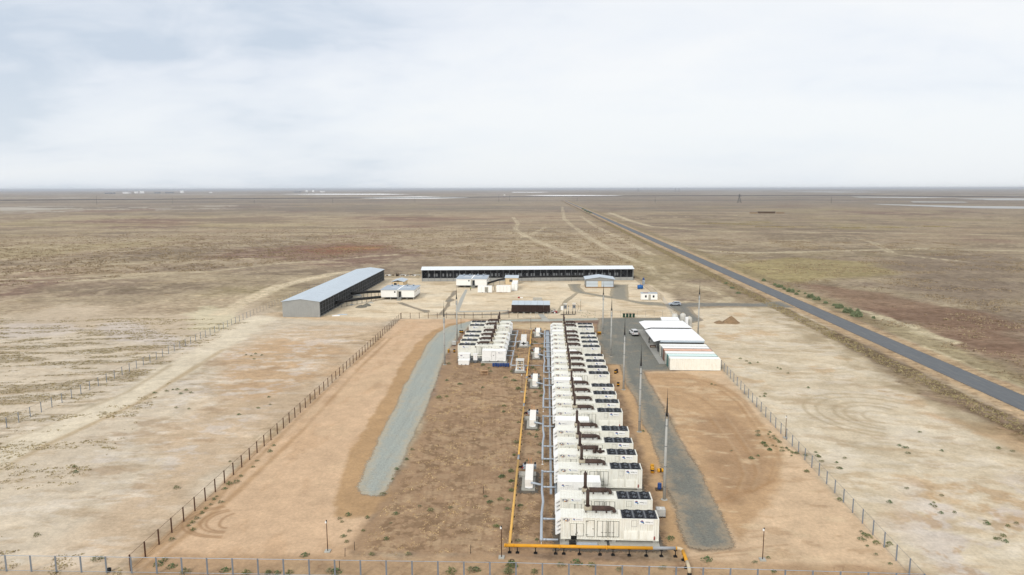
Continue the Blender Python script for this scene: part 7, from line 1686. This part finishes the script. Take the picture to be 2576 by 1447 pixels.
for px, pb, wpx, hpx, m_ in ((546 / 1.59, 486.6, 6, 3.2, 'far_white'), (563 / 1.59, 486.6, 3, 4.2, 'far_white'), (572 / 1.59, 486.4, 4, 3.6, 'far_white'), (729 / 1.59, 485.8, 6, 4.5, 'far_white'), (507 / 1.59, 487, 13, 2.4, 'far_white'), (630 / 1.59, 486.4, 10, 2.2, 'far_grey'), (678 / 1.59, 486, 14, 2.0, 'far_grey'), (440 / 1.59, 487.6, 16, 2.2, 'far_grey'), (1227 / 1.59, 483.6, 4, 4, 'far_white'), (1253 / 1.59, 483.6, 4, 3.8, 'far_white'), (1290 / 1.59, 484, 9, 2.4, 'far_white'), (1190 / 1.59, 484.2, 14, 2, 'far_grey'), (843 / 1.59, 486, 5, 2, 'far_white'), (2018 / 1.59, 492.6, 3, 2.4, 'far_white')):
    x, y = at(px, pb); d_ = math.hypot(x, y); w = wpx * d_ / FPX * 1.1; h = hpx * d_ / FPX * .85
    root = thing('farm_building', 'distant ' + ('white' if m_ == 'far_white' else 'grey') + ' building on the far horizon settlement', 'building', (x, y, 0), 0, 'distant horizon buildings ' + m_[4:])
    MB().box(-w / 2, -w * .3, 0, w / 2, w * .3, h).build('wall', m_, root); MB().prism_yz([(-w * .34, h), (w * .34, h), (0, h * 1.35)], -w * .53, w * .53).build('roof', 'far_grey' if m_ != 'far_white' else 'far_white', root)
# sheep pen
x, y = at(1928, 537); t = thing('livestock_pen', 'low dark livestock pen with broken walls far out across the road', 'pen', (x, y, 0))
MB().box(-14, -4, 0, 14, 3, 2.6).build('wall', 'twig', t); MB().box(-30, -3, 0, -16, -2, 1.8).box(16, -3, 0, 30, -2, 1.8).build('pen_wall', 'mound_brown', t); MB().prism_yz([(-4.5, 2.6), (3.5, 2.6), (-.5, 3.3)], -14.5, 14.5).build('roof', 'brown_post', t)
# railway bank
rb = MB(); line = [at(*p) for p in ((-900, 511), (-300, 507.4), (0, 505), (200, 503.6), (430, 502), (800, 499.6), (1000, 498.4), (1180, 497.2), (1400, 495), (1600, 493.8), (1760, 493.2), (1950, 492.6), (2250, 494), (2700, 498))]
ys = []
for i, (x, y) in enumerate(line): d_ = math.hypot(x, y); ux, uy = x / d_, y / d_; rb.v += [(x - ux * 9, y - uy * 9, -.05), (x, y, 3.6), (x + ux * 9, y + uy * 9, -.05)]
for i in range(len(line) - 1): a_ = 3 * i; rb.face((a_, a_ + 3, a_ + 4, a_ + 1)); rb.face((a_ + 1, a_ + 4, a_ + 5, a_ + 2))
ob = rb.build('embankment', mat('dark_ballast', alb(92, 88, 86), 1, var=.15, scale=.05)); tag(ob, 'long dark railway embankment crossing the far steppe', 'embankment', kind='structure')
# low scrub ridges right of the road, far
for i, (px, py, wpx) in enumerate(((1800, 562, 50), (1870, 564, 40), (1960, 571, 90), (2130, 573, 60), (2240, 572, 60), (2350, 570, 50), (1910, 559, 30))):
    x, y = at(px, py); d_ = math.hypot(x, y); w = wpx * d_ / FPX; n = 260
    xs = rng.normal(0, .35, n) * w + x; ys_ = rng.normal(0, .5, n) * 12 + y
    scatter('scrub_ridge', 'dark scrubby ridge far out across the road', 'scrub', np.stack([xs, ys_], 1), .8, 1.8, .6, 3, 200 + i)['group'] = 'scrubby ridges'

# ================================================================== air
hz = MB().box(-30000, -1500, -1.2, 30000, 62000, 60).build('haze', 'white'); tag(hz, 'thin pale haze', 'haze', kind='stuff')
hm_ = bpy.data.materials.new('haze'); hm_.use_nodes = True; hn = hm_.node_tree; hn.nodes.clear()
ho = hn.nodes.new('ShaderNodeOutputMaterial'); pv = hn.nodes.new('ShaderNodeVolumePrincipled'); pv.inputs['Density'].default_value = 0.000065; pv.inputs['Color'].default_value = (.86, .9, .97, 1); pv.inputs['Anisotropy'].default_value = 0.2
hn.links.new(pv.outputs[0], ho.inputs['Volume']); hz.data.materials.clear(); hz.data.materials.append(hm_)
scene.cycles.volume_bounces = 0
scene.cycles.max_bounces = 6; scene.cycles.diffuse_bounces = 3
scene.cycles.use_denoising = True
